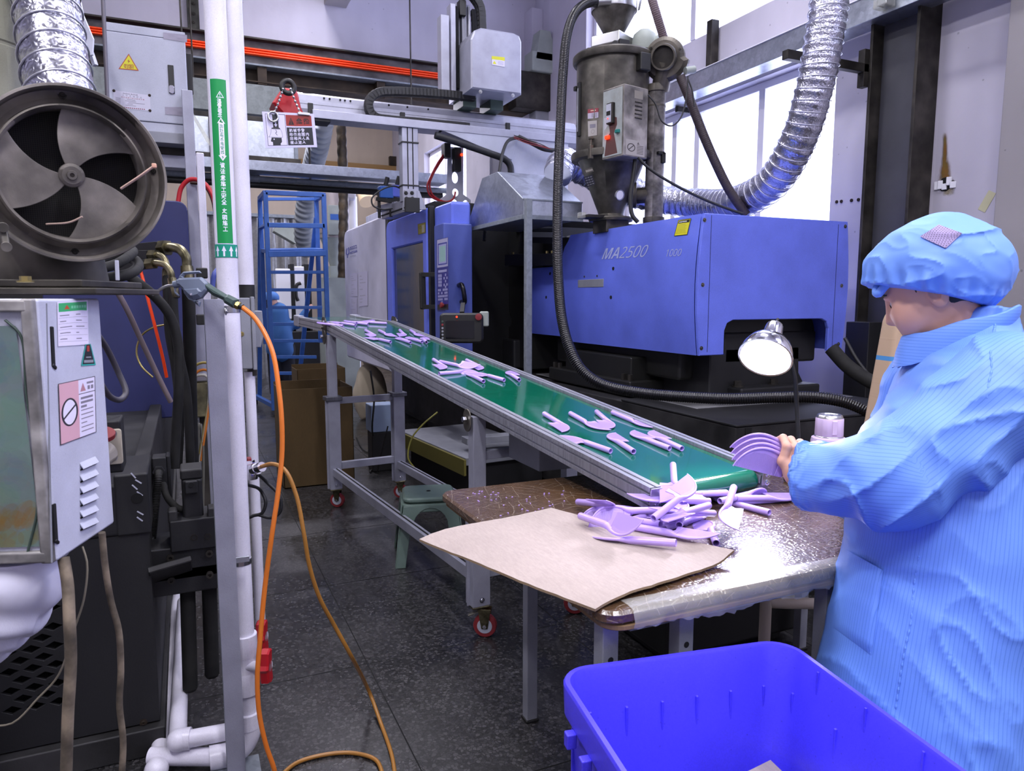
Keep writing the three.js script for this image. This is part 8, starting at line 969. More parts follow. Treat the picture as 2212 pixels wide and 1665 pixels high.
// raw material sack behind the worker
const ms=thing('material_sack','brown paper material sack with blue border and printed code behind the worker','sack'),sd=3.25,sq=(x,y)=>oD(x,y,sd);const cxm=sq(1935,800),hM=1.05;const yT=sq(1910,670).y,yB=yT - hM;const sgm=new RoundedBoxGeometry(0.4,hM,0.22,6,0.05).toNonIndexed();{const p=sgm.attributes.position;for(let i=0;i<p.count;i++){const y=p.getY(i)/ hM + 0.5,pin=1 - 0.55*sstep(0.72,1,y);const x=p.getX(i)*pin,z2=p.getZ(i)*pin*(1 + 0.1*sin(y*9));p.setXYZ(i,x + 0.01*(noise2(y*14,x*30 + 5,0,3)- 0.5),p.getY(i),z2 + 0.02*(noise2(x*20 + 9,y*20,0,5)- 0.5));}}
let sm2=mergeVertices((sgm.deleteAttribute('normal'),sgm.deleteAttribute('uv'),sgm));sm2.computeVertexNormals();const ry=-YAW + 0.15;sm2=fin(sm2);
{const p=sm2.attributes.position,u=sm2.attributes.uv;for(let i=0;i<p.count;i++)u.setXY(i,p.getX(i)/ 0.42 + 0.5,p.getY(i)/ hM + 0.5);sm2.userData.uv=true;}
const TB=paint(256,640,(g2,w2,h)=>{const r=rng(7);g2.fillStyle='#bfa488';g2.fillRect(0,0,w2,h);for(let i=0;i<900;i++){g2.fillStyle=r()>0.5?'rgba(150,125,98,0.12)':'rgba(215,190,160,0.12)';g2.fillRect(r()*w2,r()*h,3 + 14*r(),1 + 2*r());}g2.strokeStyle='#4a8fcc';g2.lineWidth=12;g2.strokeRect(28,130,w2 - 56,h);g2.save();g2.translate(112,210);g2.rotate(PI / 2 + 0.05);g2.fillStyle='#4a4238';g2.font='34px sans-serif';g2.fillText('ABS 24/11/27',0,0);g2.restore();});
part(ms,'bag',sm2.rotateY(ry).translate(cxm.x + 0.06,yB + hM / 2,cxm.z),std('#ffffff',0.85,0,{map:TB}));
part(ms,'tied_top',prism([[-0.05,0],[0.06,0.0],[0.075,0.07],[0.02,0.06],[-0.045,0.055]],0.05,{m:new THREE.Matrix4().makeRotationY(ry).setPosition(cxm.x + 0.03,yT - 0.02,cxm.z - 0.02),bevel:0.01}),std('#bfa488',0.85));
part(ms,'pallet',bb(cxm.x - 0.2,cxm.x + 0.35,max(0,yB - 0.12),yB,cxm.z - 0.25,cxm.z + 0.25,0.01),M.ply);part(ms,'pallet_leg',bb(cxm.x - 0.1,cxm.x + 0.25,0,max(0.01,yB - 0.12),cxm.z - 0.2,cxm.z + 0.2),M.dark);
const kc=thing('rear_hose','thick dark hose leaning from the machine end down toward the sack','hose');part(kc,'hose',sweep([oD(1795,752,4.1),oD(1830,790,4.05),oD(1865,815,4.0),oD(1900,835,3.95),oD(1950,880,3.9)],0.04,{n:40,m:12}),M.rubberMatte);part(kc,'thin_cable',sweep([oD(1825,730,4.1),oD(1850,775,4.05),oD(1880,815,4.0),oD(1910,860,3.95)],0.01,{n:30,m:8}),M.rubber);
}

// ---------------------------------------------------------------- people: smooth distance fields meshed with surface nets
const smin=(a,b,k)=>{const h=max(k - abs(a - b),0)/ k;return min(a,b)- h*h*k*0.25;};
function cap(p,a,b,ra,rb){const bx=b.x - a.x,by=b.y - a.y,bz=b.z - a.z,px=p.x - a.x,py=p.y - a.y,pz=p.z - a.z,h=clamp((px*bx + py*by + pz*bz)/(bx*bx + by*by + bz*bz));return hypot(px - bx*h,py - by*h,pz - bz*h)- lerp(ra,rb,h);}
const ell=(p,c,ax,r)=>{const d=[p.x - c.x,p.y - c.y,p.z - c.z],u=ax.map((a,i)=>(d[0]*a.x + d[1]*a.y + d[2]*a.z)/ r[i]),k=hypot(...u),g=hypot(...u.map((v,i)=>v / r[i]));return g<1e-9?-min(...r):k*(k - 1)/ g;};
function nets(f,lo,hi,h){
const nx=Math.ceil((hi.x - lo.x)/ h)+ 1,ny=Math.ceil((hi.y - lo.y)/ h)+ 1,nz=Math.ceil((hi.z - lo.z)/ h)+ 1,F=new Float32Array(nx*ny*nz),id=(i,j,k)=>i + nx*(j + ny*k),p=V(0,0,0);
for(let k=0;k<nz;k++)for(let j=0;j<ny;j++)for(let i=0;i<nx;i++)F[id(i,j,k)]=f(p.set(lo.x + i*h,lo.y + j*h,lo.z + k*h));
const vi=new Int32Array(nx*ny*nz).fill(-1),pos=[],nor=[],idx=[],E=[[0,1],[2,3],[4,5],[6,7],[0,2],[1,3],[4,6],[5,7],[0,4],[1,5],[2,6],[3,7]];
for(let k=0;k + 1<nz;k++)for(let j=0;j + 1<ny;j++)for(let i=0;i + 1<nx;i++){
const c=[];let m=0;for(let n=0;n<8;n++){c[n]=F[id(i +(n&1),j +((n>>1)&1),k +(n>>2))];if(c[n]<0)m++;}if(!m||m===8)continue;
let x=0,y=0,z=0,n=0;for(const[a,b]of E)if((c[a]<0)!==(c[b]<0)){const t=c[a]/(c[a]- c[b]);x +=lerp(a&1,b&1,t);y +=lerp((a>>1)&1,(b>>1)&1,t);z +=lerp(a>>2,b>>2,t);n++;}
vi[id(i,j,k)]=pos.length / 3;pos.push(lo.x +(i + x / n)*h,lo.y +(j + y / n)*h,lo.z +(k + z / n)*h);
}
for(let k=1;k + 1<nz;k++)for(let j=1;j + 1<ny;j++)for(let i=1;i + 1<nx;i++){
const s=F[id(i,j,k)]<0;const quad=(a,b,c,d,fl)=>{if(a<0||b<0||c<0||d<0)return;fl?idx.push(a,b,c,a,c,d):idx.push(a,c,b,a,d,c);};
if(s!==F[id(i + 1,j,k)]<0)quad(vi[id(i,j - 1,k - 1)],vi[id(i,j,k - 1)],vi[id(i,j,k)],vi[id(i,j - 1,k)],s);
if(s!==F[id(i,j + 1,k)]<0)quad(vi[id(i - 1,j,k - 1)],vi[id(i - 1,j,k)],vi[id(i,j,k)],vi[id(i,j,k - 1)],s);
if(s!==F[id(i,j,k + 1)]<0)quad(vi[id(i - 1,j - 1,k)],vi[id(i,j - 1,k)],vi[id(i,j,k)],vi[id(i - 1,j,k)],s);
}
const e=h*0.35,a=V(0,0,0);for(let i=0;i<pos.length;i +=3){a.set(pos[i],pos[i + 1],pos[i + 2]);const gx=(a.x +=e,f(a))-(a.x -=2*e,f(a));a.x +=e;const gy=(a.y +=e,f(a))-(a.y -=2*e,f(a));a.y +=e;const gz=(a.z +=e,f(a))-(a.z -=2*e,f(a)),l=hypot(gx,gy,gz)||1;nor.push(gx / l,gy / l,gz / l);}
const g=new THREE.BufferGeometry();g.setAttribute('position',new THREE.Float32BufferAttribute(pos,3));g.setAttribute('normal',new THREE.Float32BufferAttribute(nor,3));g.setAttribute('uv',new THREE.Float32BufferAttribute(new Float32Array(pos.length / 3*2),2));g.setIndex(idx);return g;
}
const uvBy=(g,f)=>{const q=fin(g),p=q.attributes.position,u=q.attributes.uv,a=V(0,0,0),per=f.period;for(let i=0;i<p.count;i +=3){const t=[];for(let k=0;k<3;k++){a.fromBufferAttribute(p,i + k);t.push(f(a));}if(per)for(let k=1;k<3;k++){while(t[k][0]- t[0][0]>per / 2)t[k][0]-=per;while(t[0][0]- t[k][0]>per / 2)t[k][0]+=per;}for(let k=0;k<3;k++)u.setXY(i + k,t[k][0],t[k][1]);}q.userData.uv=true;return q;};
function march(f,px,py,t0=0.8,t1=3){const d=ray(px,py);let t=t0;const p=V(0,0,0);for(let i=0;i<200&&t<t1;i++){p.set(0,EYE,0).addScaledVector(d,t);const v=f(p);if(v<0.0004)return p.clone();t +=max(v*0.7,0.0004);}return null;}
{
const UP=V(0,1,0),fh=cF.clone().setY(0).normalize(),FD=cR.clone().multiplyScalar(-0.88).addScaledVector(fh,0.475).normalize(),LF=UP.clone().cross(FD).normalize(),pt=oD;
const person=thing('person','worker in blue striped work coat and puffy blue cap bending over the table holding combs','person');
// ---- joints
const chest=pt(2092,930,1.66),hip=pt(2030,1340,1.66),neck=pt(2084,722,1.68),head=pt(2014,622,1.70),base=V(hip.x,0,hip.z);
const shL=pt(2168,850,1.51),elL=pt(1940,1046,1.50),wrL=pt(1722,1022,1.66),shR=neck.clone().addScaledVector(LF,-0.19).addScaledVector(FD,0.04).setY(1.27),elR=pt(1900,1085,1.98),wrR=pt(1745,1010,1.86);
// ---- torso of the coat
const axis=(y)=>{const k=clamp((y - hip.y)/(chest.y - hip.y),-1,1.6);return[lerp(hip.x,chest.x,k),lerp(hip.z,chest.z,k)];};
const prof=(y,t)=>{for(let i=0;i + 1<t.length;i++)if(y<=t[i + 1][0]){const k=sm(clamp((y - t[i][0])/(t[i + 1][0]- t[i][0])));return lerp(t[i][1],t[i + 1][1],k);}return t[t.length - 1][1];};
const A=[[0.3,0.27],[0.6,0.262],[0.8,0.25],[0.95,0.235],[1.15,0.225],[1.24,0.205],[1.3,0.17],[1.35,0.125],[1.39,0.09],[1.43,0.05]],B=[[0.3,0.25],[0.6,0.235],[0.8,0.222],[0.95,0.215],[1.1,0.226],[1.17,0.22],[1.25,0.175],[1.31,0.125],[1.38,0.09],[1.43,0.05]];
const folds=(p,s,amp)=>amp*(noise3(p.x*s,p.y*s*0.55,p.z*s,21)- 0.5);
const ridge=(x,y,z,k)=>pow(1 - abs(2*noise3(x,y,z,k)- 1),3);const torso0=(p)=>{const[cx,cz]=axis(p.y),dx=p.x - cx,dz=p.z - cz,l=dx*LF.x + dz*LF.z,f=dx*FD.x + dz*FD.z,a=prof(p.y,A),b=prof(p.y,B),k=hypot(l / a,f / b);return max((k - 1)*min(a,b),0.40 - p.y,p.y - 1.47);};
const pocketRidge=0;
const coatF=(p)=>{let d=torso0(p);d=smin(d,cap(p,shL.clone().addScaledVector(LF,-0.07),shR.clone().addScaledVector(LF,0.07),0.095,0.095),0.08);d=smin(d,cap(p,neck.clone().add(V(0,-0.14,0)),neck.clone().add(V(0,-0.08,0)),0.10,0.09),0.05);const y=p.y,l=p.x*LF.x + p.z*LF.z,f=p.x*FD.x + p.z*FD.z,lowr=sstep(1.2,0.9,y),u=f + l*0.8;return d + folds(p,6,0.02)- 0.013*ridge(u*4.2 - y*1.6 + 5,y*1.5 + u*0.6,l*3,31)*(0.35 + 0.65*lowr)- 0.007*ridge(u*8 + y*5.5,y*4.5 - u*3,2,37)- 0.006*ridge(u*17 - y*7,y*10,3,39);};
const lo=V(min(hip.x,chest.x)- 0.36,0.36,min(hip.z,chest.z)- 0.36),hi=V(max(hip.x,chest.x)+ 0.36,1.56,max(hip.z,chest.z)+ 0.36);
const tuv=(p)=>{const[cx,cz]=axis(p.y),dx=p.x - cx,dz=p.z - cz,a=Math.atan2(dx*cR.x + dz*cR.z,-(dx*fh.x + dz*fh.z));return[a*0.22,p.y];};tuv.period=2*PI*0.22;
part(person,'coat',uvBy(nets(coatF,lo,hi,0.0105),tuv),M.coat,'blue antistatic coat with fine pinstripes');
// ---- sleeves
const sleeveF=(sh,el,wr,s)=>(p)=>{const w2=wr.clone().lerp(el,0.05);let d=smin(cap(p,sh,el,0.118,0.088),cap(p,el,w2,0.080,0.066),0.05);const k=clamp(p.clone().sub(el).dot(w2.clone().sub(el))/ w2.distanceToSquared(el),0,1),u=p.distanceTo(el);const l2=p.clone().sub(el),q2=l2.x*LF.x + l2.z*LF.z,f2=l2.x*FD.x + l2.z*FD.z;d +=folds(p,8,0.018)- 0.013*ridge(f2*9 + l2.y*9 + 4,(f2 - l2.y)*3.5,q2*3 + 5,41)- 0.009*ridge(f2*16 - l2.y*8,l2.y*13 + f2*4,q2*4,43)+ 0.003*sin(u*62 + 3*noise3(p.x*9,p.y*9,p.z*9,5))*(1 - sstep(0.05,0.3,u)*0.5)+ 0.004*sin(k*90)*sstep(0.75,1,k);const n=wr.clone().sub(el).normalize();return max(d,p.clone().sub(wr).dot(n)+ 0.012);};
const sleeve=(sh,el,wr,s)=>{const b=new THREE.Box3().setFromPoints([sh,el,wr]).expandByScalar(0.14),f=sleeveF(sh,el,wr,s),u1=el.clone().sub(sh),u2=wr.clone().sub(el);const uv=(p)=>{const first=p.distanceTo(sh)/(p.distanceTo(wr)+ 1e-6)<1.0&&p.clone().sub(el).dot(u1)<0,d=(first?u1:u2).clone().normalize(),o=first?sh:el,[e1,e2]=frame(d),q=p.clone().sub(o);return[Math.atan2(q.dot(e1),q.dot(e2))*0.08,q.dot(d)+(first?0:u1.length())];};uv.period=2*PI*0.08;return[uvBy(nets(f,b.min,b.max,0.009),uv),f];};
const[sgL,sfL]=sleeve(shL,elL,wrL,1),[sgR]=sleeve(shR,elR,wrR,2);part(person,'sleeve',sgL,M.coat);part(person,'sleeve',sgR,M.coat);
part(person,'cuff',[sweep(Array.from({length:20},(_,i)=>{const d=wrL.clone().sub(elL).normalize(),[e1,e2]=frame(d),a=i / 20*2*PI;return wrL.clone().addScaledVector(d,-0.012).addScaledVector(e1,0.05*cos(a)).addScaledVector(e2,0.05*sin(a));}),(k,s)=>0.0085 + 0.0015*sin(s*300),{n:90,m:10,closed:true})],M.coat);
// ---- collar: a standing band around the neck
{const N=48,pos=[],idx=[],nb=neck.clone(),ring=(a,k,o)=>{const fwd=cos(a),lat=sin(a),rx=0.098 + o - 0.006*k,ry=0.116 + o - 0.004*k,yB=nb.y - 0.03 - 0.055*fwd,yT=nb.y + 0.032 - 0.036*fwd;return V(nb.x,0,nb.z).addScaledVector(FD,fwd*ry + 0.012 + 0.012*(1 - k)).addScaledVector(LF,lat*rx).setY(lerp(yB,yT,k)+ 0.003*sin(a*5));};
for(let i=0;i<=N;i++){const a=0.06 +(2*PI - 0.12)*i / N;for(const[k,o]of[[0,0.006],[0.5,0.008],[0.93,0.005],[1,0.0],[0.93,-0.006],[0,-0.006]]){const q=ring(a,k,o);pos.push(q.x,q.y,q.z);}}for(let i=0;i<N;i++)for(let j=0;j<5;j++){const a=i*6 + j,b=a + 6;idx.push(a,b,a + 1,a + 1,b,b + 1);}const g=GG(pos,idx);part(person,'collar',uvBy(g,Object.assign((p)=>[p.y,Math.atan2(p.clone().sub(nb).dot(LF),p.clone().sub(nb).dot(FD))*0.09],{})),M.coat);}
// ---- pocket, seams
const onCoat=(x,y)=>march((p)=>min(coatF(p),sfL(p)),x,y),seam=(pts,r=0.0016)=>{const q=pts.map(([x,y])=>onCoat(x,y)).filter(Boolean);if(q.length>2)part(person,'seam',sweep(q,(k,s)=>r*(1 + 0.4*sin(s*2*PI / 0.017)),{n:110,m:6}),M.coat);};
{const W=12,H=14,pos=[],idx=[],c=[[1826,1186],[1908,1232],[1882,1415],[1802,1356]];let ok=true;for(let j=0;j<=H;j++)for(let i=0;i<=W;i++){const u=i / W,v=j / H,x=lerp(lerp(c[0][0],c[1][0],u),lerp(c[3][0],c[2][0],u),v),y=lerp(lerp(c[0][1],c[1][1],u),lerp(c[3][1],c[2][1],u),v),q=onCoat(x,y);if(!q){ok=false;continue;}const d=q.clone().sub(V(0,EYE,0)).normalize(),edge=min(u,1 - u,1 - v)<0.01?0.0005:0.009;q.addScaledVector(d,-edge - 0.004*(1 - v)*sin(PI*u));pos.push(q.x,q.y,q.z);}if(ok){for(let j=0;j<H;j++)for(let i=0;i<W;i++){const a=j*(W + 1)+ i,b=a + W + 1;idx.push(a,b,a + 1,a + 1,b,b + 1);}const g=GG(pos,idx);part(person,'pocket',uvBy(g,tuv),M.coat);}}
seam([[2150,700],[2140,760],[2142,800],[2135,830],[2132,860]]);seam([[1985,1200],[1975,1260],[1968,1340],[1955,1400],[1945,1460],[1935,1530]],0.0018);seam([[1905,1240],[1895,1300],[1885,1360],[1880,1410]]);
// ---- cap
const tilt=0.10,cx=cR.clone().multiplyScalar(cos(tilt)).addScaledVector(UP,sin(tilt)),cu=UP.clone().multiplyScalar(cos(tilt)).addScaledVector(cR,-sin(tilt)),cz=cx.clone().cross(cu),cc=pt(2034,578,1.70),eN=UP.clone().addScaledVector(cR,0.24).addScaledVector(fh,0.0).normalize(),e0=pt(2040,632,1.60);
const capF=(p)=>{let d=ell(p,cc,[cx,cu,cz],[0.147,0.118,0.135]);d=smin(d,ell(p,pt(1960,585,1.72),[cx,cu,cz],[0.075,0.08,0.09]),0.04);const q=p.clone().sub(cc),r=Math.atan2(q.dot(cz),q.dot(cx)),h=p.clone().sub(e0).dot(eN);d +=folds(p,13,0.014)- 0.008*ridge(q.dot(cx)*9 + 3,q.dot(cu)*22,q.dot(cz)*9,51)- 0.003*ridge(q.dot(cx)*20 + q.dot(cu)*14,q.dot(cu)*24,q.dot(cz)*16,53)+ 0.004*sin(r*24)*(1 - sstep(0,0.05,h));const e=smin(-h,-h,0.01);return max(d,e - 0.0);};
part(person,'cap',uvBy(nets((p)=>capF(p),cc.clone().addScalar(-0.2),cc.clone().addScalar(0.2),0.0048),Object.assign((p)=>{const q=p.clone().sub(cc);return[q.dot(cu),q.dot(cx)];},{})),M.capCloth,'puffy blue cap');
part(person,'cap_brim',sweep([[1906,606],[1897,618],[1893,632],[1898,634],[1908,622],[1922,610],[1940,606]].map(([x,y],i)=>pt(x,y,1.74 - i*0.008)),0.010,{n:30,m:10}),M.capCloth);
{const W=8,c=[[1988,512],[2028,487],[2078,505],[2043,537]],pos=[],idx=[];let ok=true;for(let j=0;j<=W;j++)for(let i=0;i<=W;i++){const u=i / W,v=j / W,x=lerp(lerp(c[0][0],c[1][0],u),lerp(c[3][0],c[2][0],u),v),y=lerp(lerp(c[0][1],c[1][1],u),lerp(c[3][1],c[2][1],u),v),q=march(capF,x,y);if(!q){ok=false;continue;}q.addScaledVector(q.clone().sub(cc).normalize(),0.003);pos.push(q.x,q.y,q.z);}if(ok){for(let j=0;j<W;j++)for(let i=0;i<W;i++){const a=j*(W + 1)+ i,b=a + W + 1;idx.push(a,b,a + 1,a + 1,b,b + 1);}const g=GG(pos,idx);const tn=tex(32,32,(u,v)=>(hypot(u - 0.5,v - 0.5)<0.26?0.55:0.9),{rep:0.0042});part(person,'cap_mesh',g,std('#b3a3cf',0.8,0,{map:tn}),'lilac mesh window in the cap');}}
// ---- head, neck, hands: one body
const HD=cR.clone().multiplyScalar(-0.8).addScaledVector(fh,0.6),HF=HD.clone().multiplyScalar(cos(0.45)).addScaledVector(UP,-sin(0.45)),HL=UP.clone().cross(HD),HU=HF.clone().cross(HL).multiplyScalar(1).normalize();if(HU.y<0)HU.negate();
const hp=(f,l,u)=>head.clone().addScaledVector(HF,f).addScaledVector(HL,l).addScaledVector(HU,u),ax3=[HF,HL,HU];
const headF=(p)=>{let d=ell(p,hp(-0.005,0,0.02),ax3,[0.098,0.078,0.098]);d=smin(d,ell(p,hp(0.035,0,-0.045),ax3,[0.062,0.062,0.075]),0.05);d=smin(d,cap(p,hp(0.055,0,-0.108),hp(0.06,0,-0.095),0.022,0.03),0.04);// jaw and chin
for(const s of[1,-1]){d=smin(d,ell(p,hp(0.058,0.04*s,-0.04),ax3,[0.035,0.032,0.04]),0.03);d=smin(d,ell(p,hp(0.084,0.03*s,0.016),ax3,[0.014,0.022,0.008]),0.015);d=-smin(-d,ell(p,hp(0.1,0.031*s,-0.002),ax3,[0.018,0.02,0.011]),0.012);d=smin(d,ell(p,hp(0.078,0.031*s,-0.003),ax3,[0.012,0.016,0.011]),0.004);
const e=hp(-0.012,0.078*s,-0.02);d=smin(d,max(ell(p,e,ax3,[0.021,0.011,0.033]),-ell(p,hp(-0.008,0.088*s,-0.016),ax3,[0.012,0.008,0.02])),0.006);}
d=smin(d,cap(p,hp(0.088,0,0.012),hp(0.108,0,-0.034),0.009,0.013),0.014);d=smin(d,cap(p,hp(0.096,0.012,-0.037),hp(0.096,-0.012,-0.037),0.009,0.009),0.01);// nose
d=smin(d,cap(p,hp(0.087,0.018,-0.067),hp(0.087,-0.018,-0.067),0.0065,0.0065),0.008);d=smin(d,cap(p,hp(0.085,0.016,-0.08),hp(0.085,-0.016,-0.08),0.0075,0.0075),0.008);// lips
d=smin(d,cap(p,neck.clone().add(V(0,-0.12,0)),hp(-0.02,0,-0.05),0.062,0.056),0.03);return d;};
const gripA=pt(1800,1012,1.72),gripB=pt(1655,968,1.70),gd=gripB.clone().sub(gripA).normalize();// comb handles in the fist
const hand=(wr,el,s,gc)=>{// palm beside the bundle, four fingers curling round it, thumb on the other side
const g=gd,out=wr.clone().sub(gc).addScaledVector(g,-wr.clone().sub(gc).dot(g)).normalize(),t=g.clone().cross(out).multiplyScalar(s),parts=[];const at2=(a,r,th)=>gc.clone().addScaledVector(g,a).addScaledVector(out,r*cos(th)).addScaledVector(t,r*sin(th));
const pal=[0.036,0.013,-0.010,-0.032].map((a)=>at2(a,0.040,0.15));pal.forEach((q,i)=>parts.push([wr,q,0.023,0.0135]));
const len=[0.9,1,0.97,0.8];pal.forEach((q,i)=>{const a=[0.036,0.013,-0.010,-0.032][i],L=len[i],k1=at2(a + 0.003,0.042,0.15 + 1.0*L),k2=at2(a + 0.003,0.036,0.15 + 1.95*L),k3=at2(a + 0.002,0.031,0.15 + 2.75*L);parts.push([q,k1,0.0115,0.010],[k1,k2,0.010,0.009],[k2,k3,0.009,0.0072]);});
const tb=at2(-0.005,0.045,-0.35),t1=at2(0.02,0.042,-1.0),t2=at2(0.05,0.034,-1.55);parts.push([wr,tb,0.022,0.016],[tb,t1,0.015,0.0118],[t1,t2,0.0115,0.0085]);
return(p)=>{let d=cap(p,el.clone().lerp(wr,0.5),wr,0.036,0.026);parts.forEach(([a,b,ra,rb],i)=>{d=smin(d,cap(p,a,b,ra,rb),i<4?0.014:0.005);});return d;};
};
const handL=hand(wrL,elL,1,gripA.clone().lerp(gripB,0.62)),handR=hand(wrR,elR,-1,gripA.clone().lerp(gripB,0.18));
const bx=(c,r)=>[c.clone().addScalar(-r),c.clone().addScalar(r)];
const gb=[nets(headF,V(min(head.x,neck.x)- 0.17,neck.y - 0.1,min(head.z,neck.z)- 0.17),V(max(head.x,neck.x)+ 0.17,head.y + 0.15,max(head.z,neck.z)+ 0.17),0.0036),nets(handL,...bx(wrL.clone().lerp(gripB,0.4),0.13),0.003),nets(handR,...bx(wrR.clone().lerp(gripA,0.4),0.13),0.0036)];
const inner=(p)=>{let d=smin(cap(p,hip,chest,0.13,0.12),cap(p,chest,neck,0.1,0.055),0.08);for(const s of[1,-1]){const h=hip.clone().addScaledVector(LF,0.09*s).setY(0.82),k=base.clone().addScaledVector(LF,0.1*s).addScaledVector(FD,0.03).setY(0.46),an=base.clone().addScaledVector(LF,0.1*s).setY(0.09);d=smin(d,cap(p,h,k,0.085,0.055),0.05);d=smin(d,cap(p,k,an,0.055,0.038),0.03);d=smin(d,cap(p,an.clone().setY(0.04),an.clone().setY(0.03).addScaledVector(FD,0.16),0.04,0.03),0.03);}d=smin(d,cap(p,shL,elL,0.05,0.04),0.04);d=smin(d,cap(p,elL,wrL,0.04,0.028),0.03);d=smin(d,cap(p,shR,elR,0.05,0.04),0.04);return smin(d,cap(p,elR,wrR,0.04,0.028),0.03);};
gb.push(nets(inner,V(min(wrL.x,wrR.x)- 0.1,-0.02,min(wrR.z,base.z)- 0.3),V(base.x + 0.4,1.5,base.z + 0.4),0.016));
part(person,'body',mg(gb),M.skin);
// eyes, brows, hair, trousers, shoes
for(const s of[1,-1]){part(person,'eye',ell0(hp(0.079,0.031*s,-0.003),0.0125),std('#e9e4e0',0.2));part(person,'iris',disc(hp(0.0905,0.032*s,-0.005),HF,0.0055,0.003,18),std('#1a120e',0.2));part(person,'eyebrow',sweep([hp(0.098,0.014*s,0.02),hp(0.097,0.03*s,0.026),hp(0.086,0.048*s,0.021)],0.0032,{n:14,m:6}),M.hair);}
const hairF=(p)=>{let d=ell(p,hp(-0.022,0,0.012),ax3,[0.096,0.084,0.1]);d=smin(d,cap(p,pt(2138,632,1.69),pt(2118,650,1.68),0.026,0.02),0.04);d +=folds(p,60,0.006);for(const s of[1,-1])d=smin(d,cap(p,hp(0.03,0.066*s,0.03),hp(0.025,0.07*s,-0.012),0.014,0.006),0.012);const face=hp(0.028,0,0).sub(p).dot(HF);return max(d,-face - 0.012*0);};
part(person,'hair',nets(hairF,...bx(head,0.16),0.0046),M.hair);
const legF=(p)=>{let d=9;for(const s of[1,-1]){const h=hip.clone().addScaledVector(LF,0.1*s).setY(0.8),an=base.clone().addScaledVector(LF,0.11*s).setY(0.08);d=smin(d,cap(p,h,an,0.115,0.085),0.02);}return d + folds(p,12,0.015);};part(person,'trousers',nets(legF,V(base.x - 0.35,0.04,base.z - 0.35),V(base.x + 0.35,0.9,base.z + 0.35),0.016),std('#23262f',0.9));
for(const s of[1,-1]){const o=base.clone().addScaledVector(LF,0.11*s);part(person,'shoe',nets((p)=>max(smin(cap(p,o.clone().setY(0.05).addScaledVector(FD,-0.05),o.clone().setY(0.035).addScaledVector(FD,0.15),0.055,0.045),cap(p,o.clone().setY(0.06),o.clone().setY(0.11),0.055,0.052),0.03),-p.y + 0.002),...bx(o.clone().setY(0.06).addScaledVector(FD,0.05),0.2),0.009),M.black);}
function ell0(c,r){return new THREE.SphereGeometry(r,20,14).translate(c.x,c.y,c.z);}
// combs held in the fist
const held=[[0.0,0.012,-0.35,'uppermost comb of the four fanned in the hand of the worker'],[-0.006,-0.008,-0.15,'second comb from the top of the fan in the hand of the worker'],[-0.014,-0.022,0.05,'third comb from the top of the fan in the hand of the worker'],[-0.02,-0.036,0.25,'lowest comb of the fan in the hand of the worker']];
held.forEach(([a,b,r,label],i)=>{const E=gripA.clone().add(V(0,b*0.3 + 0.004,0)).addScaledVector(fh,a),Tt=pt(1643 + i*3,948 + i*11,1.70 + a);const x=Tt.clone().sub(E).normalize();comb(E,E.clone().addScaledVector(x,0.245).add(V(0,0,0)),{roll:1.42 + r*0.35,flip:false,up:V(0,1,0),label,group:'combs held by the worker'});});
// ---- the far worker behind the ladder, seen from the back, reaching to the right
const z=-11.4,q=(x,y,o=0)=>oZ(x,y,z + o),fp=thing('person','distant worker in blue jacket and cap behind the blue ladder reaching to the right','person'),fx2=q(606,760),sx=fx2.x,f2=(p)=>{let d=9;const N=q(594,688),P=V(sx,0.95,z);d=smin(d,cap(p,V(sx,0.75,z),V(sx - 0.02,1.28,z),0.21,0.17),0.1);d=smin(d,cap(p,q(640,700),q(664,668),0.06,0.045),0.05);d=smin(d,cap(p,q(612,705),q(640,702),0.085,0.065),0.06);return d + folds(p,6,0.04);};
part(fp,'jacket',nets(f2,V(sx - 0.5,0.45,z - 0.4),V(sx + 0.8,1.75,z + 0.4),0.025),std('#3d6ea8',0.8));const hd=q(586,652);part(fp,'body',mg(nets((p)=>{let d=smin(ell(p,hd,[V(1,0,0),UP,V(0,0,1)],[0.085,0.115,0.1]),cap(p,hd.clone().add(V(0,-0.1,0)),hd.clone().add(V(0.05,-0.22,0)),0.055,0.07),0.05);d=smin(d,ell(p,hd.clone().add(V(0.09,-0.02,0.02)),[V(1,0,0),UP,V(0,0,1)],[0.02,0.02,0.015]),0.02);return smin(d,cap(p,q(664,668),q(672,660),0.04,0.025),0.02);},V(hd.x - 0.15,hd.y - 0.35,z - 0.2),V(q(675,660).x + 0.1,hd.y + 0.2,z + 0.2),0.014)),M.skin);part(fp,'hair',nets((p)=>max(ell(p,hd.clone().add(V(-0.02,0.01,-0.01)),[V(1,0,0),UP,V(0,0,1)],[0.092,0.12,0.108]),p.x - hd.x - 0.03),V(hd.x - 0.15,hd.y - 0.15,z - 0.15),V(hd.x + 0.15,hd.y + 0.18,z + 0.15),0.012),M.hair);part(fp,'cap',nets((p)=>max(ell(p,hd.clone().add(V(0,0.06,0)),[V(1,0,0),UP,V(0,0,1)],[0.12,0.1,0.125]),hd.y + 0.03 - p.y),V(hd.x - 0.15,hd.y - 0.05,z - 0.16),V(hd.x + 0.15,hd.y + 0.2,z + 0.16),0.012),std('#4a78b8',0.8));part(fp,'trousers',nets((p)=>smin(cap(p,V(sx - 0.08,0.75,z),V(sx - 0.1,0.1,z),0.12,0.08),cap(p,V(sx + 0.1,0.75,z),V(sx + 0.1,0.1,z),0.12,0.08),0.03),V(sx - 0.3,0,z - 0.2),V(sx + 0.3,0.9,z + 0.2),0.025),std('#23252d',0.9));for(const s of[-0.1,0.1])part(fp,'shoe',box(0.1,0.08,0.26,sx + s,0.04,z + 0.05,0.03),M.black);
}

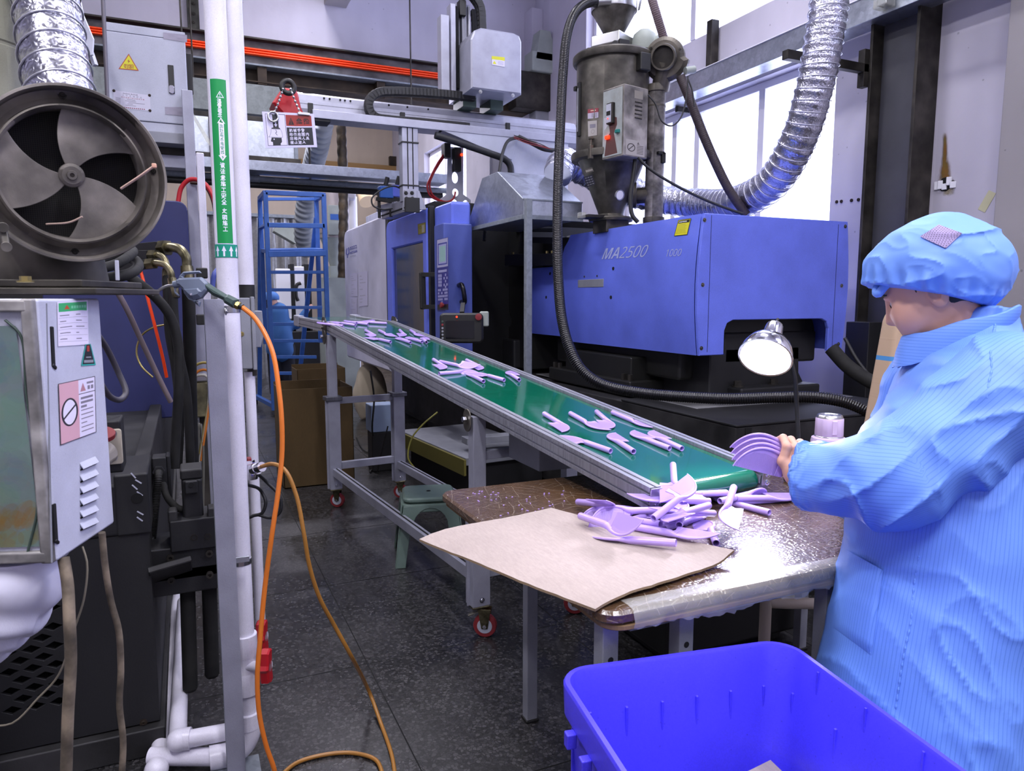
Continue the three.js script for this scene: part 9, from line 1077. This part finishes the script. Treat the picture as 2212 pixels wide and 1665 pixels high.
// groups get their origin at the thing's base
scene.updateMatrixWorld(true);
for(const o of scene.children){
if(!o.isGroup||o.userData.placed)continue;
const b=new THREE.Box3().setFromObject(o);if(b.isEmpty())continue;const p=V((b.min.x + b.max.x)/ 2,b.min.y,(b.min.z + b.max.z)/ 2);
o.position.copy(p);for(const c of o.children)c.position.sub(p);
}
renderer.render(scene,camera);
